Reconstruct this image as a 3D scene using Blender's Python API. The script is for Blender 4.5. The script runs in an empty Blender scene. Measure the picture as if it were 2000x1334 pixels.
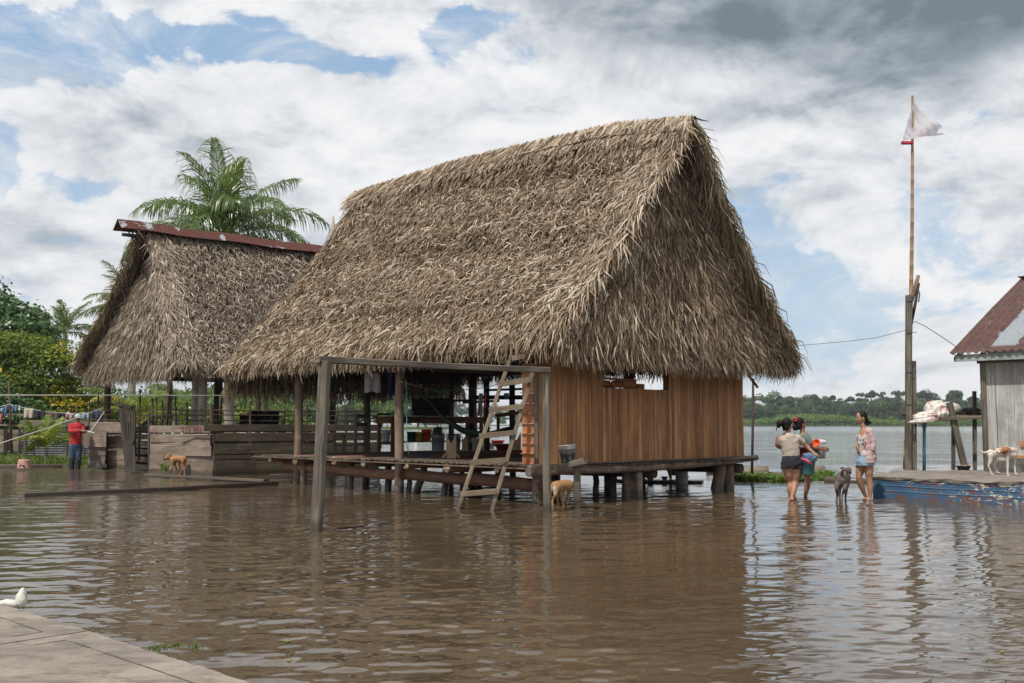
import bpy, bmesh, math, random
import numpy as np
from mathutils import Vector, Matrix
random.seed(7); RNG = np.random.default_rng(11)
SC = bpy.context.scene; COL = SC.collection
R = math.radians

# ---------------------------------------------------------------- camera
EYE = 1.35; FPX = 1944.0; PITCH = math.atan(161/FPX)
cam_d = bpy.data.cameras.new('camera'); cam = bpy.data.objects.new('camera', cam_d); COL.objects.link(cam)
cam.location = (0, 0, EYE); cam.rotation_euler = (math.pi/2 + PITCH, 0, 0)
cam_d.sensor_width = 36; cam_d.lens = FPX/2000*36; cam_d.clip_start = .05; cam_d.clip_end = 6000
SC.camera = cam

# ---------------------------------------------------------------- light and exposure
SUN_DIR = Vector((-.30, -.42, .85)).normalized()      # towards the sun
SUN_STRENGTH, SKY_STRENGTH = 4.3, .1
SC.view_settings.view_transform = 'Standard'; SC.view_settings.look = 'None'
SC.view_settings.exposure = 0; SC.view_settings.gamma = 1
SC.render.engine = 'CYCLES'
SC.cycles.max_bounces = 6; SC.cycles.diffuse_bounces = 3; SC.cycles.glossy_bounces = 3
SC.cycles.transmission_bounces = 3; SC.cycles.transparent_max_bounces = 6
sl = bpy.data.lights.new('sun', 'SUN'); sun = bpy.data.objects.new('sun', sl); COL.objects.link(sun)
sl.energy = SUN_STRENGTH; sl.angle = R(1.5); sl.color = (1, .95, .87)
sun.rotation_euler = SUN_DIR.to_track_quat('Z', 'Y').to_euler(); sun.location = (-20, -10, 40)

# ---------------------------------------------------------------- node helper
class NT:
    def __init__(s, tree):
        s.t = tree; tree.nodes.clear()
    def n(s, typ, ins=None, **props):
        nd = s.t.nodes.new(typ)
        for k, v in props.items(): setattr(nd, k, v)
        for k, v in (ins or {}).items(): s.set(nd.inputs[k], v)
        return nd
    def set(s, sock, v):
        if isinstance(v, bpy.types.NodeSocket): s.t.links.new(v, sock)
        elif isinstance(v, bpy.types.Node): s.t.links.new(v.outputs[0], sock)
        else:
            if sock.type == 'RGBA' and len(v) == 3: v = (*v, 1)
            sock.default_value = v
    def math(s, op, a, b=0.0, c=0.0, clamp=False):
        nd = s.n('ShaderNodeMath', {0: a, 1: b, 2: c}, operation=op); nd.use_clamp = clamp; return nd.outputs[0]
    def vm(s, op, a, b=(0, 0, 0)):
        nd = s.n('ShaderNodeVectorMath', {0: a, 1: b}, operation=op)
        return nd.outputs['Value'] if op in ('LENGTH', 'DOT_PRODUCT', 'DISTANCE') else nd.outputs[0]
    def noise(s, vec, scale, detail=3, rough=.5, dist=0.0):
        return s.n('ShaderNodeTexNoise', {'Vector': vec, 'Scale': scale, 'Detail': detail, 'Roughness': rough, 'Distortion': dist}).outputs['Fac']
    def ramp(s, fac, stops, interp='LINEAR'):
        nd = s.n('ShaderNodeValToRGB', {'Fac': fac}); cr = nd.color_ramp; cr.interpolation = interp
        while len(cr.elements) < len(stops): cr.elements.new(.5)
        for e, (p, c) in zip(cr.elements, stops):
            e.position = p; e.color = (*c, 1) if not isinstance(c, (int, float)) else (c, c, c, 1)
        return nd.outputs['Color']
    def mix(s, fac, a, b, mode='MIX'):
        nd = s.n('ShaderNodeMix', data_type='RGBA', blend_type=mode)
        s.set(nd.inputs[0], fac); s.set(nd.inputs[6], a); s.set(nd.inputs[7], b); return nd.outputs[2]
    def mr(s, v, a, b, c=0.0, d=1.0, smooth=True):
        nd = s.n('ShaderNodeMapRange', {'Value': v, 'From Min': a, 'From Max': b, 'To Min': c, 'To Max': d})
        nd.interpolation_type = 'SMOOTHSTEP' if smooth else 'LINEAR'; return nd.outputs[0]
    def map(s, vec, scale=(1, 1, 1), rot=(0, 0, 0), loc=(0, 0, 0)):
        return s.n('ShaderNodeMapping', {'Vector': vec, 'Scale': scale, 'Rotation': rot, 'Location': loc}).outputs[0]

def ray(u, v):                       # direction of a photograph pixel
    x = (u-1000)/FPX; y = (667-v)/FPX
    return Vector((x, math.cos(PITCH)-math.sin(PITCH)*y, math.sin(PITCH)+math.cos(PITCH)*y))
def P(u, v, Y):
    d = ray(u, v); return Vector((0, 0, EYE)) + d*(Y/d.y)
def G(u, v, z=0.0):
    d = ray(u, v); return Vector((0, 0, EYE)) + d*((z-EYE)/d.z)

# ---------------------------------------------------------------- sky: Nishita plus clouds, by direction
W = bpy.data.worlds.new('World'); SC.world = W; W.use_nodes = True
w = NT(W.node_tree)
sky = w.n('ShaderNodeTexSky', sky_type='NISHITA', sun_disc=False)
sky.sun_elevation = math.asin(SUN_DIR.z); sky.sun_rotation = math.atan2(SUN_DIR.x, SUN_DIR.y)
sky.air_density = 1.2; sky.dust_density = 1.5; sky.altitude = 100
geo = w.n('ShaderNodeTexCoord'); d0 = geo.outputs['Generated']
wob = w.n('ShaderNodeTexNoise', {'Vector': d0, 'Scale': 7.0, 'Detail': 6.0, 'Roughness': .6})
wv = w.vm('SUBTRACT', wob.outputs['Color'], (.5, .5, .5))
wsc = w.n('ShaderNodeVectorMath', {0: wv}, operation='SCALE'); wsc.inputs['Scale'].default_value = .13
dw = w.vm('ADD', d0, wsc.outputs[0])
def blob(u, v, ru, rv, src):         # soft ellipse round a direction
    c = ray(u, v).normalized(); rt = Vector((c.y, -c.x, 0)).normalized(); up = rt.cross(c).normalized()
    a = w.math('MULTIPLY', w.vm('DOT_PRODUCT', src, tuple(rt)), FPX/ru)
    b = w.math('MULTIPLY', w.math('SUBTRACT', w.vm('DOT_PRODUCT', src, tuple(up)), c.dot(up)), FPX/rv)
    f = w.math('GREATER_THAN', w.vm('DOT_PRODUCT', src, tuple(c)), 0.2)
    q = w.math('ADD', w.math('MULTIPLY', a, a), w.math('MULTIPLY', b, b))
    q = w.math('MULTIPLY', w.math('POWER', 2.718, w.math('MULTIPLY', q, -1.0)), f)
    return q
def addall(lst):
    r = lst[0]
    for x in lst[1:]: r = w.math('ADD', r, x)
    return r
BLUE = [(40, 40, 190, 60, 1.0), (150, 110, 120, 40, .8), (370, 85, 170, 30, .95), (520, 80, 110, 30, .55), (5, 290, 45, 60, 1.0), (180, 352, 120, 20, .4), (940, 85, 110, 38, 1.05), (690, 95, 50, 22, .5), (470, 10, 60, 20, .5),
        (1540, 560, 170, 75, .85), (1450, 470, 90, 45, .6), (1750, 410, 90, 30, .35), (1900, 480, 90, 40, .4), (1640, 615, 120, 22, .55), (605, 275, 30, 15, .4), (1840, 570, 80, 25, .5), (660, 430, 60, 25, .45), (1600, 720, 150, 20, .4)]
blue = addall([w.math('MULTIPLY', blob(u, v, ru, rv, dw), k) for u, v, ru, rv, k in BLUE])
fb = w.noise(w.map(d0, (1, 1, 1.8)), 6.0, 12, .60, .35)
fb2 = w.noise(w.map(d0, (1, 1, 1.9), loc=(3, 1, 2)), 2.2, 5, .55)
cov = w.math('SUBTRACT', w.math('ADD', w.math('MULTIPLY', w.math('SUBTRACT', fb, .5), 2.9), .36), blue)
ws2 = w.n('ShaderNodeVectorMath', {0: wv}, operation='SCALE'); ws2.inputs['Scale'].default_value = .07
dw2 = w.vm('ADD', d0, ws2.outputs[0])
DARK = [(1660, -60, 500, 165, .50), (1800, 60, 300, 95, .30), (1700, 165, 180, 50, .26), (1290, 75, 240, 65, .22), (1960, 20, 150, 110, .15), (1500, 20, 120, 50, .12)]
dark = addall([w.math('MULTIPLY', blob(u, v, ru, rv, dw2), k) for u, v, ru, rv, k in DARK])
mask = w.mr(w.math('ADD', cov, w.math('MULTIPLY', dark, 1.2)), -.24, .16)
GREY = [(560, 330, 190, 50, .2), (330, 290, 260, 70, .10), (60, 460, 130, 40, .22), (950, 230, 200, 60, .12), (1450, 400, 150, 40, .25), (1600, 370, 120, 35, .22), (1500, 250, 300, 60, .18), (750, 400, 120, 30, .2), (1900, 330, 200, 60, .25)]
grey = addall([w.math('MULTIPLY', blob(u, v, ru, rv, dw), k) for u, v, ru, rv, k in GREY])
soft = w.math('MULTIPLY', w.mr(fb2, .42, .66), .22)
fine = w.math('MULTIPLY', w.mr(fb, .35, .68, 1, 0), .16)
# heavier cloud bases overhead and behind
dz = w.n('ShaderNodeSeparateXYZ', {0: d0})
high = w.math('MULTIPLY', w.mr(dz.outputs[2], .34, .62), .2)
fb3 = w.noise(w.map(d0, (1, 1, 1.8), loc=(7, 2, 5)), 3.0, 6, .5, .4)
dark = w.math('MULTIPLY', dark, w.mr(fb3, .32, .68, .72, 1.25, False))
d1 = w.vm('ADD', d0, (0, 0, .016)); d2 = w.vm('ADD', d0, (0, 0, .045))
rel = w.math('SUBTRACT', w.noise(w.map(d1, (1, 1, 1.8)), 6.0, 12, .60, .35), fb)             # lit tops and shaded bellies of the heaps
rel2 = w.math('SUBTRACT', w.noise(w.map(d2, (1, 1, 1.5), loc=(2, 6, 1)), 3.4, 5, .5), w.noise(w.map(d0, (1, 1, 1.5), loc=(2, 6, 1)), 3.4, 5, .5))
relief = w.math('MULTIPLY', w.math('ADD', w.math('MULTIPLY', rel, 1.9), w.math('MULTIPLY', rel2, 1.3)), w.mr(dark, .2, .8, 1.0, .45))
puff = w.math('MULTIPLY', w.mr(w.noise(w.map(d0, (1, 1, 2.2), loc=(1, 4, 2)), 9.0, 9, .6, .5), .40, .64), .20)
shade_raw = w.math('ADD', w.math('ADD', w.math('ADD', dark, grey), w.math('ADD', soft, w.math('ADD', fine, w.math('ADD', puff, relief)))), high)
shade = w.math('MULTIPLY', w.math('ADD', shade_raw, w.math('MULTIPLY', dark, .14)), .84, clamp=True)
ccol = w.ramp(shade, [(0, (.93, .93, .94)), (.25, (.80, .82, .85)), (.5, (.60, .635, .68)), (.8, (.33, .38, .43)), (1, (.19, .23, .275))])
haze_low = w.mr(dz.outputs[2], -.02, .30, .8, 0.0)
base = w.n('ShaderNodeVectorMath', {0: sky.outputs[0]}, operation='SCALE'); base.inputs['Scale'].default_value = SKY_STRENGTH
bl = w.mix(.7, base.outputs[0], (.34, .54, .80))
bl = w.mix(haze_low, bl, (.60, .75, .88))
wisp = w.mr(w.noise(w.map(d0, (1, 1, 2.4), loc=(9, 1, 3)), 5.5, 11, .66, .8), .38, .68, .05, .8)
fin = w.mix(w.math('MAXIMUM', mask, wisp), bl, ccol)
bg = w.n('ShaderNodeBackground', {'Color': fin, 'Strength': 1.0})
w.n('ShaderNodeOutputWorld', {'Surface': bg.outputs[0]})
W.cycles.sampling_method = 'MANUAL'; W.cycles.sample_map_resolution = 1024

# ---------------------------------------------------------------- mesh builder
class MB:
    """Collects polygons with uv (metres along / across) and a random tint per piece."""
    def __init__(s): s.v = []; s.f = []; s.uv = []; s.r = []; s.sm = []
    def poly(s, pts, uvs=None, r=.5, smooth=False):
        b = len(s.v); s.v += [tuple(p) for p in pts]; s.f.append(tuple(range(b, b+len(pts))))
        s.uv.append(uvs or [(p[0], p[1]) for p in pts]); s.r.append(r); s.sm.append(smooth)
    def face(s, idx, uvs, r, smooth=False):
        s.f.append(tuple(idx)); s.uv.append(uvs); s.r.append(r); s.sm.append(smooth)
    def beam(s, p0, p1, w, h, up=(0, 0, 1), r=None, cut=0.0, taper=1.0):
        """board or squared timber from p0 to p1: w across, h along 'up', with chamfered long edges"""
        p0, p1 = Vector(p0), Vector(p1); d = (p1-p0); L = d.length; d = d.normalized(); up = Vector(up)
        x = d.cross(up)
        if x.length < 1e-4: x = d.cross(Vector((0, 1, 0)))
        x.normalize(); y = x.cross(d).normalized()
        r = random.random() if r is None else r
        c = min(w, h)*.12; o = random.random()*20
        prof = [(-w/2+c, -h/2), (w/2-c, -h/2), (w/2, -h/2+c), (w/2, h/2-c), (w/2-c, h/2), (-w/2+c, h/2), (-w/2, h/2-c), (-w/2, -h/2+c)]
        per = [0]
        for i in range(8):
            a, b2 = prof[i], prof[(i+1) % 8]; per.append(per[-1]+math.hypot(a[0]-b2[0], a[1]-b2[1]))
        b = len(s.v); k = 0
        n = max(1, min(8, int(L/.5)))
        for j in range(n+1):
            t = j/n; q = p0.lerp(p1, t); sc = 1+(taper-1)*t
            wob = Vector((0, 0, 0)) if j in (0, n) else x*random.uniform(-1, 1)*w*.02 + y*random.uniform(-1, 1)*h*.02
            for (a, c2) in prof: s.v.append(tuple(q + x*a*sc + y*c2*sc + wob))
        for j in range(n):
            for i in range(8):
                i2 = (i+1) % 8; a0 = b+j*8
                s.face((a0+i, a0+i2, a0+8+i2, a0+8+i), [(L*j/n+o, per[i]+o), (L*j/n+o, per[i+1]+o), (L*(j+1)/n+o, per[i+1]+o), (L*(j+1)/n+o, per[i]+o)], r)
        e = b+n*8
        s.face([b+i for i in range(7, -1, -1)], [(prof[i][0]+o, prof[i][1]*.3+o) for i in range(7, -1, -1)], min(1, r+.15))
        s.face([e+i for i in range(8)], [(prof[i][0]+o, prof[i][1]*.3+o) for i in range(8)], min(1, r+.15))
    def tube(s, pts, rad, n=10, r=None, cap=True, jit=0.0, smooth=True, capr=None):
        pts = [Vector(p) for p in pts]; r = random.random() if r is None else r
        if not hasattr(rad, '__len__'): rad = [rad]*len(pts)
        b = len(s.v); o = random.random()*20; L = 0; Ls = []
        d0 = (pts[1]-pts[0]).normalized()
        x = d0.cross(Vector((0, 0, 1)))
        if x.length < .1: x = d0.cross(Vector((0, 1, 0)))
        x.normalize()
        for j, p in enumerate(pts):
            if j: L += (p-pts[j-1]).length
            Ls.append(L)
            d = ((pts[min(j+1, len(pts)-1)])-(pts[max(j-1, 0)])).normalized()
            x = (x-d*x.dot(d)).normalized(); y = d.cross(x)
            for i in range(n):
                a = 2*math.pi*i/n; rr = rad[j]*(1+random.uniform(-jit, jit))
                s.v.append(tuple(p + x*math.cos(a)*rr + y*math.sin(a)*rr))
        per = 2*math.pi*max(rad)
        for j in range(len(pts)-1):
            for i in range(n):
                i2 = (i+1) % n; a0 = b+j*n
                s.face((a0+i, a0+i2, a0+n+i2, a0+n+i), [(Ls[j]+o, per*i/n+o), (Ls[j]+o, per*(i+1)/n+o), (Ls[j+1]+o, per*(i+1)/n+o), (Ls[j+1]+o, per*i/n+o)], r, smooth)
        if cap:
            e = b+(len(pts)-1)*n; cr = r if capr is None else capr
            s.face([b+i for i in range(n-1, -1, -1)], [(o+rad[0]*math.cos(i)*.1, o+rad[0]*math.sin(6.28*i/n)) for i in range(n)], cr)
            s.face([e+i for i in range(n)], [(o+rad[-1]*math.cos(i)*.1, o+rad[-1]*math.sin(6.28*i/n)) for i in range(n)], cr)
    def lathe(s, base, prof, n=20, r=.5, axis=(0, 0, 1), smooth=True, close=False):
        """prof: (radius, height) pairs round an axis"""
        base = Vector(base); q = Vector((0, 0, 1)).rotation_difference(Vector(axis))
        b = len(s.v)
        for (rr, h) in prof:
            for i in range(n):
                a = 2*math.pi*i/n; s.v.append(tuple(base + q @ Vector((rr*math.cos(a), rr*math.sin(a), h))))
        for j in range(len(prof)-1):
            for i in range(n):
                i2 = (i+1) % n; a0 = b+j*n
                s.face((a0+i, a0+i2, a0+n+i2, a0+n+i), [(i/n, prof[j][1]), ((i+1)/n, prof[j][1]), ((i+1)/n, prof[j+1][1]), (i/n, prof[j+1][1])], r, smooth)
        if close:
            for jj in ((0, True), (len(prof)-1, False)):
                idx = [b+jj[0]*n+i for i in range(n)]
                if jj[1]: idx = idx[::-1]
                s.face(idx, [(0, 0)]*n, r)
    def ell(s, c, rad, r=.5, nu=12, nv=8, rot=None):
        c = Vector(c); b = len(s.v); rot = rot or Matrix.Identity(3)
        for j in range(1, nv):
            t = math.pi*j/nv
            for i in range(nu):
                a = 2*math.pi*i/nu
                s.v.append(tuple(c + rot @ Vector((rad[0]*math.sin(t)*math.cos(a), rad[1]*math.sin(t)*math.sin(a), rad[2]*math.cos(t)))))
        top = len(s.v); s.v.append(tuple(c + rot @ Vector((0, 0, rad[2])))); s.v.append(tuple(c - rot @ Vector((0, 0, rad[2]))))
        for j in range(nv-2):
            for i in range(nu):
                i2 = (i+1) % nu; a0 = b+j*nu
                s.face((a0+i, a0+nu+i, a0+nu+i2, a0+i2), [(i/nu, j/nv)]*4, r, True)
        for i in range(nu):
            i2 = (i+1) % nu; s.face((top, b+i, b+i2), [(0, 0)]*3, r, True)
            l0 = b+(nv-2)*nu; s.face((top+1, l0+i2, l0+i), [(0, 0)]*3, r, True)
    def build(s, name, mat, parent=None):
        me = bpy.data.meshes.new(name)
        off = BASE.get(parent.name, Vector((0, 0, 0))) if parent else Vector((0, 0, 0))
        me.from_pydata([tuple(Vector(v)-off) for v in s.v], [], s.f)
        uvl = me.uv_layers.new(name='UVMap')
        flat = np.array([c for f in s.uv for c in f], dtype=np.float32).ravel(); uvl.data.foreach_set('uv', flat)
        at = me.attributes.new('rnd', 'FLOAT', 'FACE'); at.data.foreach_set('value', np.array(s.r, dtype=np.float32))
        me.polygons.foreach_set('use_smooth', np.array(s.sm, dtype=bool))
        return link(me, name, mat, parent)
BASE = {}                            # world position of each thing's Empty; parts are built in world space and shifted
def link(me, name, mat, parent=None):
    o = bpy.data.objects.new(name, me); COL.objects.link(o)
    if mat: me.materials.append(mat)
    if parent:
        o.parent = parent; BASE[o.name] = BASE.get(parent.name, Vector((0, 0, 0)))
    return o
def tag(o, label=None, cat=None, group=None, kind=None):
    if label: o['label'] = label
    if cat: o['category'] = cat
    if group: o['group'] = group
    if kind: o['kind'] = kind
    return o
def thing(name, loc, label, cat, group=None):
    o = bpy.data.objects.new(name, None); COL.objects.link(o); o.location = loc; o.empty_display_size = .2
    BASE[o.name] = Vector(loc); return tag(o, label, cat, group)
def copy_tree(o, parent=None):
    c = o.copy(); COL.objects.link(c); c.parent = parent
    for ch in list(o.children): copy_tree(ch, c)
    return c
def npmesh(name, V, F, mat, parent=None, rnd=None, smooth=False):
    """numpy verts (n,3) and equal-sized faces (m,k)"""
    me = bpy.data.meshes.new(name); off = np.array(BASE.get(parent.name, (0, 0, 0))) if parent else 0
    V = (V-off).astype(np.float32); k = F.shape[1]
    me.vertices.add(len(V)); me.vertices.foreach_set('co', V.ravel())
    me.loops.add(F.size); me.loops.foreach_set('vertex_index', F.ravel().astype(np.int32))
    me.polygons.add(len(F)); me.polygons.foreach_set('loop_start', np.arange(0, F.size, k, dtype=np.int32))
    me.polygons.foreach_set('loop_total', np.full(len(F), k, dtype=np.int32))
    if smooth: me.polygons.foreach_set('use_smooth', np.ones(len(F), dtype=bool))
    me.update(calc_edges=True)
    if rnd is not None:
        at = me.attributes.new('rnd', 'FLOAT', 'FACE'); at.data.foreach_set('value', rnd.astype(np.float32))
    return link(me, name, mat, parent)
# ---------------------------------------------------------------- materials
def newmat(name):
    m = bpy.data.materials.new(name); m.use_nodes = True; return m, NT(m.node_tree)
def fin_mat(m, t, col, rough=.8, bump=None, bstr=.3, bdist=.01, **kw):
    ins = {'Base Color': col, 'Roughness': rough}; ins.update(kw)
    b = t.n('ShaderNodeBsdfPrincipled', ins)
    if bump is not None:
        bp = t.n('ShaderNodeBump', {'Height': bump, 'Strength': bstr, 'Distance': bdist}); t.set(b.inputs['Normal'], bp.outputs[0])
    t.n('ShaderNodeOutputMaterial', {'Surface': b.outputs[0]}); return m
def wood(name, c1, c2, c3=None, grain=1.0, rough=.8, blotch=0.0, blotch_col=(.05, .05, .04), tint=.35):
    """grain runs along uv.x; tint varies board by board through 'rnd'"""
    m, t = newmat(name); uv = t.n('ShaderNodeUVMap', uv_map='UVMap').outputs[0]
    rn = t.n('ShaderNodeAttribute', attribute_name='rnd').outputs['Fac']
    g = t.noise(t.map(uv, (1.6*grain, 45*grain, 1)), 1.0, 6, .65, .6)
    g2 = t.noise(t.map(uv, (.5, 9, 1)), 1.0, 3, .5)
    c = t.ramp(g, [(.36, c2), (.58, c1)])
    c = t.mix(t.mr(g2, .35, .65, 0, .75), c, c3 or c2)
    sp = t.noise(t.map(uv, (7, 60, 1), loc=(3, 9, 0)), 1.0, 3, .7); c = t.mix(t.mr(sp, .60, .70, 0, .6), c, tuple(x*.35 for x in c2))
    st = t.noise(t.map(uv, (.9, 2.5, 1), loc=(1, 5, 0)), 1.0, 5, .6); c = t.mix(t.mr(st, .44, .58, 0, .5), c, tuple(x*.6 for x in c2))
    k = t.mr(rn, 0, 1, 1-tint, 1+tint, False)
    sc = t.n('ShaderNodeVectorMath', {0: c}, operation='SCALE'); t.set(sc.inputs['Scale'], k); c = sc.outputs[0]
    if blotch:
        n = t.noise(t.n('ShaderNodeTexCoord').outputs['Object'], 3.5, 5, .65)
        c = t.mix(t.mr(n, .50, .62, 0, blotch), c, blotch_col)
    pz = t.n('ShaderNodeSeparateXYZ', {0: t.n('ShaderNodeNewGeometry').outputs['Position']}).outputs[2]
    wl = t.noise(t.n('ShaderNodeNewGeometry').outputs['Position'], 9, 4, .6)
    wet = t.mr(t.math('ADD', pz, t.math('MULTIPLY', wl, -.22)), -.02, .07, 1, 0)      # soaked foot with an uneven tide mark
    c = t.mix(t.math('MULTIPLY', wet, .62), c, (.03, .024, .017))
    return fin_mat(m, t, c, t.math('SUBTRACT', rough, t.math('MULTIPLY', wet, .4)), g, .7, .008)
def plain(name, col, rough=.6, var=.2, scale=8, bump=.2, **kw):
    m, t = newmat(name); co = t.n('ShaderNodeTexCoord').outputs['Object']
    n = t.noise(co, scale, 5, .6)
    c = t.mix(t.mr(n, .3, .7), tuple(x*(1-var) for x in col), tuple(min(1, x*(1+var)) for x in col))
    return fin_mat(m, t, c, rough, n, bump, .01, **kw)
def leafmat(name, stops, trans=.3, rough=.55, spec=.3):
    """leaf colour by the face's own 'rnd'"""
    m, t = newmat(name); rn = t.n('ShaderNodeAttribute', attribute_name='rnd').outputs['Fac']
    c = t.ramp(rn, stops)
    b = t.n('ShaderNodeBsdfPrincipled', {'Base Color': c, 'Roughness': rough, 'Specular IOR Level': spec})
    tr = t.n('ShaderNodeBsdfTranslucent', {'Color': t.mix(.5, c, (.25, .35, .03))})
    mx = t.n('ShaderNodeMixShader', {0: trans, 1: b.outputs[0], 2: tr.outputs[0]})
    t.n('ShaderNodeOutputMaterial', {'Surface': mx.outputs[0]}); return m
M = {}
M['thatch'] = leafmat('dry_palm_thatch', [(0, (.04, .028, .019)), (.28, (.130, .089, .058)), (.55, (.255, .182, .125)), (.82, (.395, .30, .218)), (1, (.56, .48, .39))], .12, .72, .15)
M['thatch_gable'] = leafmat('dry_palm_thatch_brown', [(0, (.045, .030, .019)), (.3, (.135, .09, .056)), (.6, (.30, .218, .147)), (.82, (.46, .365, .265)), (1, (.66, .57, .45))], .12, .66, .2)
M['thatch2'] = leafmat('older_palm_thatch', [(0, (.05, .035, .025)), (.3, (.15, .11, .08)), (.6, (.26, .20, .15)), (.85, (.39, .31, .24)), (1, (.56, .48, .40))], .12, .55, .35)
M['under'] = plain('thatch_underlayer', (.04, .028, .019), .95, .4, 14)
M['plank_orange'] = wood('new_sawn_planks', (.52, .26, .105), (.26, .125, .05), (.39, .185, .073), tint=.36, rough=.65)
M['plank_red'] = wood('reddish_boards', (.58, .24, .09), (.36, .13, .045), (.47, .18, .065), tint=.25, rough=.65)
M['post_grey'] = wood('weathered_grey_timber', (.23, .20, .155), (.045, .037, .030), (.135, .11, .085), tint=.12, grain=.8)
M['ladder'] = wood('pale_ladder_timber', (.25, .185, .125), (.12, .088, .058), (.18, .135, .09), tint=.15)
M['log'] = wood('round_log', (.23, .165, .12), (.11, .075, .052), (.17, .115, .08), tint=.25, grain=.6, blotch=.5, blotch_col=(.30, .25, .20))
M['log_dark'] = wood('dark_round_log', (.10, .068, .048), (.045, .03, .022), (.07, .045, .03), tint=.3, grain=.6)
M['log_red'] = wood('reddish_log', (.20, .105, .066), (.10, .05, .032), (.15, .075, .048), tint=.2, grain=.5)
M['endgrain'] = plain('cut_log_end', (.42, .30, .19), .8, .25, 30)
M['deck'] = wood('palm_slat_deck', (.17, .128, .095), (.07, .05, .036), (.11, .083, .06), tint=.35)
M['fence'] = wood('grey_pen_boards', (.25, .195, .152), (.10, .076, .058), (.175, .135, .103), tint=.4, grain=.7, blotch=.55, blotch_col=(.13, .12, .09))
M['fence_dark'] = wood('olive_pen_boards', (.125, .098, .066), (.045, .035, .023), (.085, .066, .043), tint=.3, grain=.7, blotch=.5, blotch_col=(.09, .085, .05))
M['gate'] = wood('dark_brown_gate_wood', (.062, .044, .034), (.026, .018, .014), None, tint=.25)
M['stick'] = wood('brown_sticks', (.11, .066, .045), (.05, .03, .02), None, tint=.35)
M['table'] = wood('reddish_table_wood', (.23, .11, .06), (.12, .055, .03), None, tint=.2)
M['shack'] = wood('whitewashed_old_boards', (.50, .49, .46), (.27, .26, .245), (.38, .375, .35), tint=.12, grain=.5, blotch=.6, blotch_col=(.24, .27, .24))
M['bamboo'] = wood('bamboo', (.42, .27, .14), (.29, .17, .085), None, tint=.1, rough=.45)
M['ply'] = wood('pale_cut_board', (.50, .38, .25), (.40, .29, .18), None, tint=.1)
M['rope'] = plain('pale_rope', (.62, .60, .56), .9, .1, 40)
M['rope_y'] = plain('yellow_cord', (.50, .42, .16), .9, .1, 40)
M['rope_b'] = plain('blue_green_cord', (.10, .32, .36), .9, .1, 40)
M['wire'] = plain('dark_wire', (.06, .07, .09), .6, .1, 40)

def rust_mat(name, horizontal=False):
    m, t = newmat(name); co = t.n('ShaderNodeTexCoord').outputs['Object']
    n = t.noise(co, 1.3, 6, .65, .4); n2 = t.noise(co, 14, 5, .6)
    rust = t.ramp(n2, [(.3, (.075, .026, .02)), (.55, (.125, .043, .03)), (.75, (.20, .08, .05))])
    zinc = t.ramp(n2, [(.3, (.36, .39, .42)), (.7, (.52, .55, .58))])
    k = t.mr(n, .60, .62)
    c = t.mix(k, rust, zinc)
    return fin_mat(m, t, c, t.mr(k, 0, 1, .75, .45), n2, .2, .01, Metallic=t.math('MULTIPLY', k, .35))
M['rust'] = rust_mat('rusty_corrugated_iron')
M['zinc'] = plain('old_zinc_sheet', (.12, .13, .14), .8, .35, 5)

def concrete(name, col, joints=False):
    m, t = newmat(name); co = t.n('ShaderNodeTexCoord').outputs['Object']
    n = t.noise(co, 1.2, 8, .65); n2 = t.noise(co, 60, 4, .6); n3 = t.noise(t.map(co, (1, 3, 1)), 4, 5, .6)
    c = t.mix(t.mr(n, .3, .7), tuple(x*.8 for x in col), tuple(x*1.12 for x in col))
    c = t.mix(t.mr(n2, .3, .75, 0, .35), c, tuple(x*.62 for x in col))
    c = t.mix(t.mr(n3, .47, .62, 0, .6), c, tuple(x*.42 for x in col)); c = t.mix(t.mr(t.noise(t.map(co, loc=(4, 4, 0)), 2.2, 6, .7), .48, .56, 0, .6), c, tuple(x*1.35 for x in col)); c = t.mix(t.mr(t.noise(t.map(co, loc=(1, 8, 0)), .9, 7, .7), .50, .62, 0, .4), c, tuple(x*.6 for x in col)); n5 = t.noise(co, 25, 6, .75); c = t.mix(t.mr(n5, .57, .64, 0, .6), c, tuple(x*.4 for x in col))
    return fin_mat(m, t, c, .88, t.math('ADD', n2, n), .25, .01)
M['concrete'] = concrete('worn_concrete', (.225, .192, .158))
M['concrete2'] = concrete('grey_slab_top', (.20, .172, .145))
M['dark_line'] = plain('dark_joint', (.11, .092, .075), .95, .3, 20)

def blue_hull():
    m, t = newmat('flaking_blue_paint'); co = t.n('ShaderNodeTexCoord').outputs['Object']
    uv = t.n('ShaderNodeUVMap', uv_map='UVMap').outputs[0]
    n = t.noise(t.map(uv, (1, 2.6, 1)), 3.0, 8, .68, .5); n2 = t.noise(t.map(uv, (1, 1.6, 1), loc=(5, 3, 0)), 9.0, 7, .7, .6)
    fine = t.noise(t.map(uv, (2, 1, 1)), 22, 5, .65)
    sep = t.n('ShaderNodeSeparateXYZ', {0: uv}); z = sep.outputs[1]
    c = t.ramp(fine, [(.3, (.025, .07, .13)), (.6, (.045, .11, .20)), (.8, (.09, .16, .23))])
    low = t.mr(z, .25, .0, 0, .035)                                   # red priming shows more towards the waterline
    c = t.mix(t.mr(t.math('ADD', n, low), .54, .58, 0, .92), c, t.ramp(fine, [(.3, (.10, .04, .032)), (.7, (.19, .085, .065))]))
    chip = t.math('ADD', n2, t.mr(z, .22, .40, 0, .13))
    chip = t.math('ADD', chip, t.mr(sep.outputs[0], .4, 2.6, -.07, .03))
    c = t.mix(t.mr(n2, .42, .36, 0, .6), c, (.06, .07, .08)); c = t.mix(t.mr(chip, .575, .605), c, (.42, .39, .32))
    return fin_mat(m, t, c, .6, t.math('ADD', n2, fine), .3, .01)
M['hull'] = blue_hull()

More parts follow.
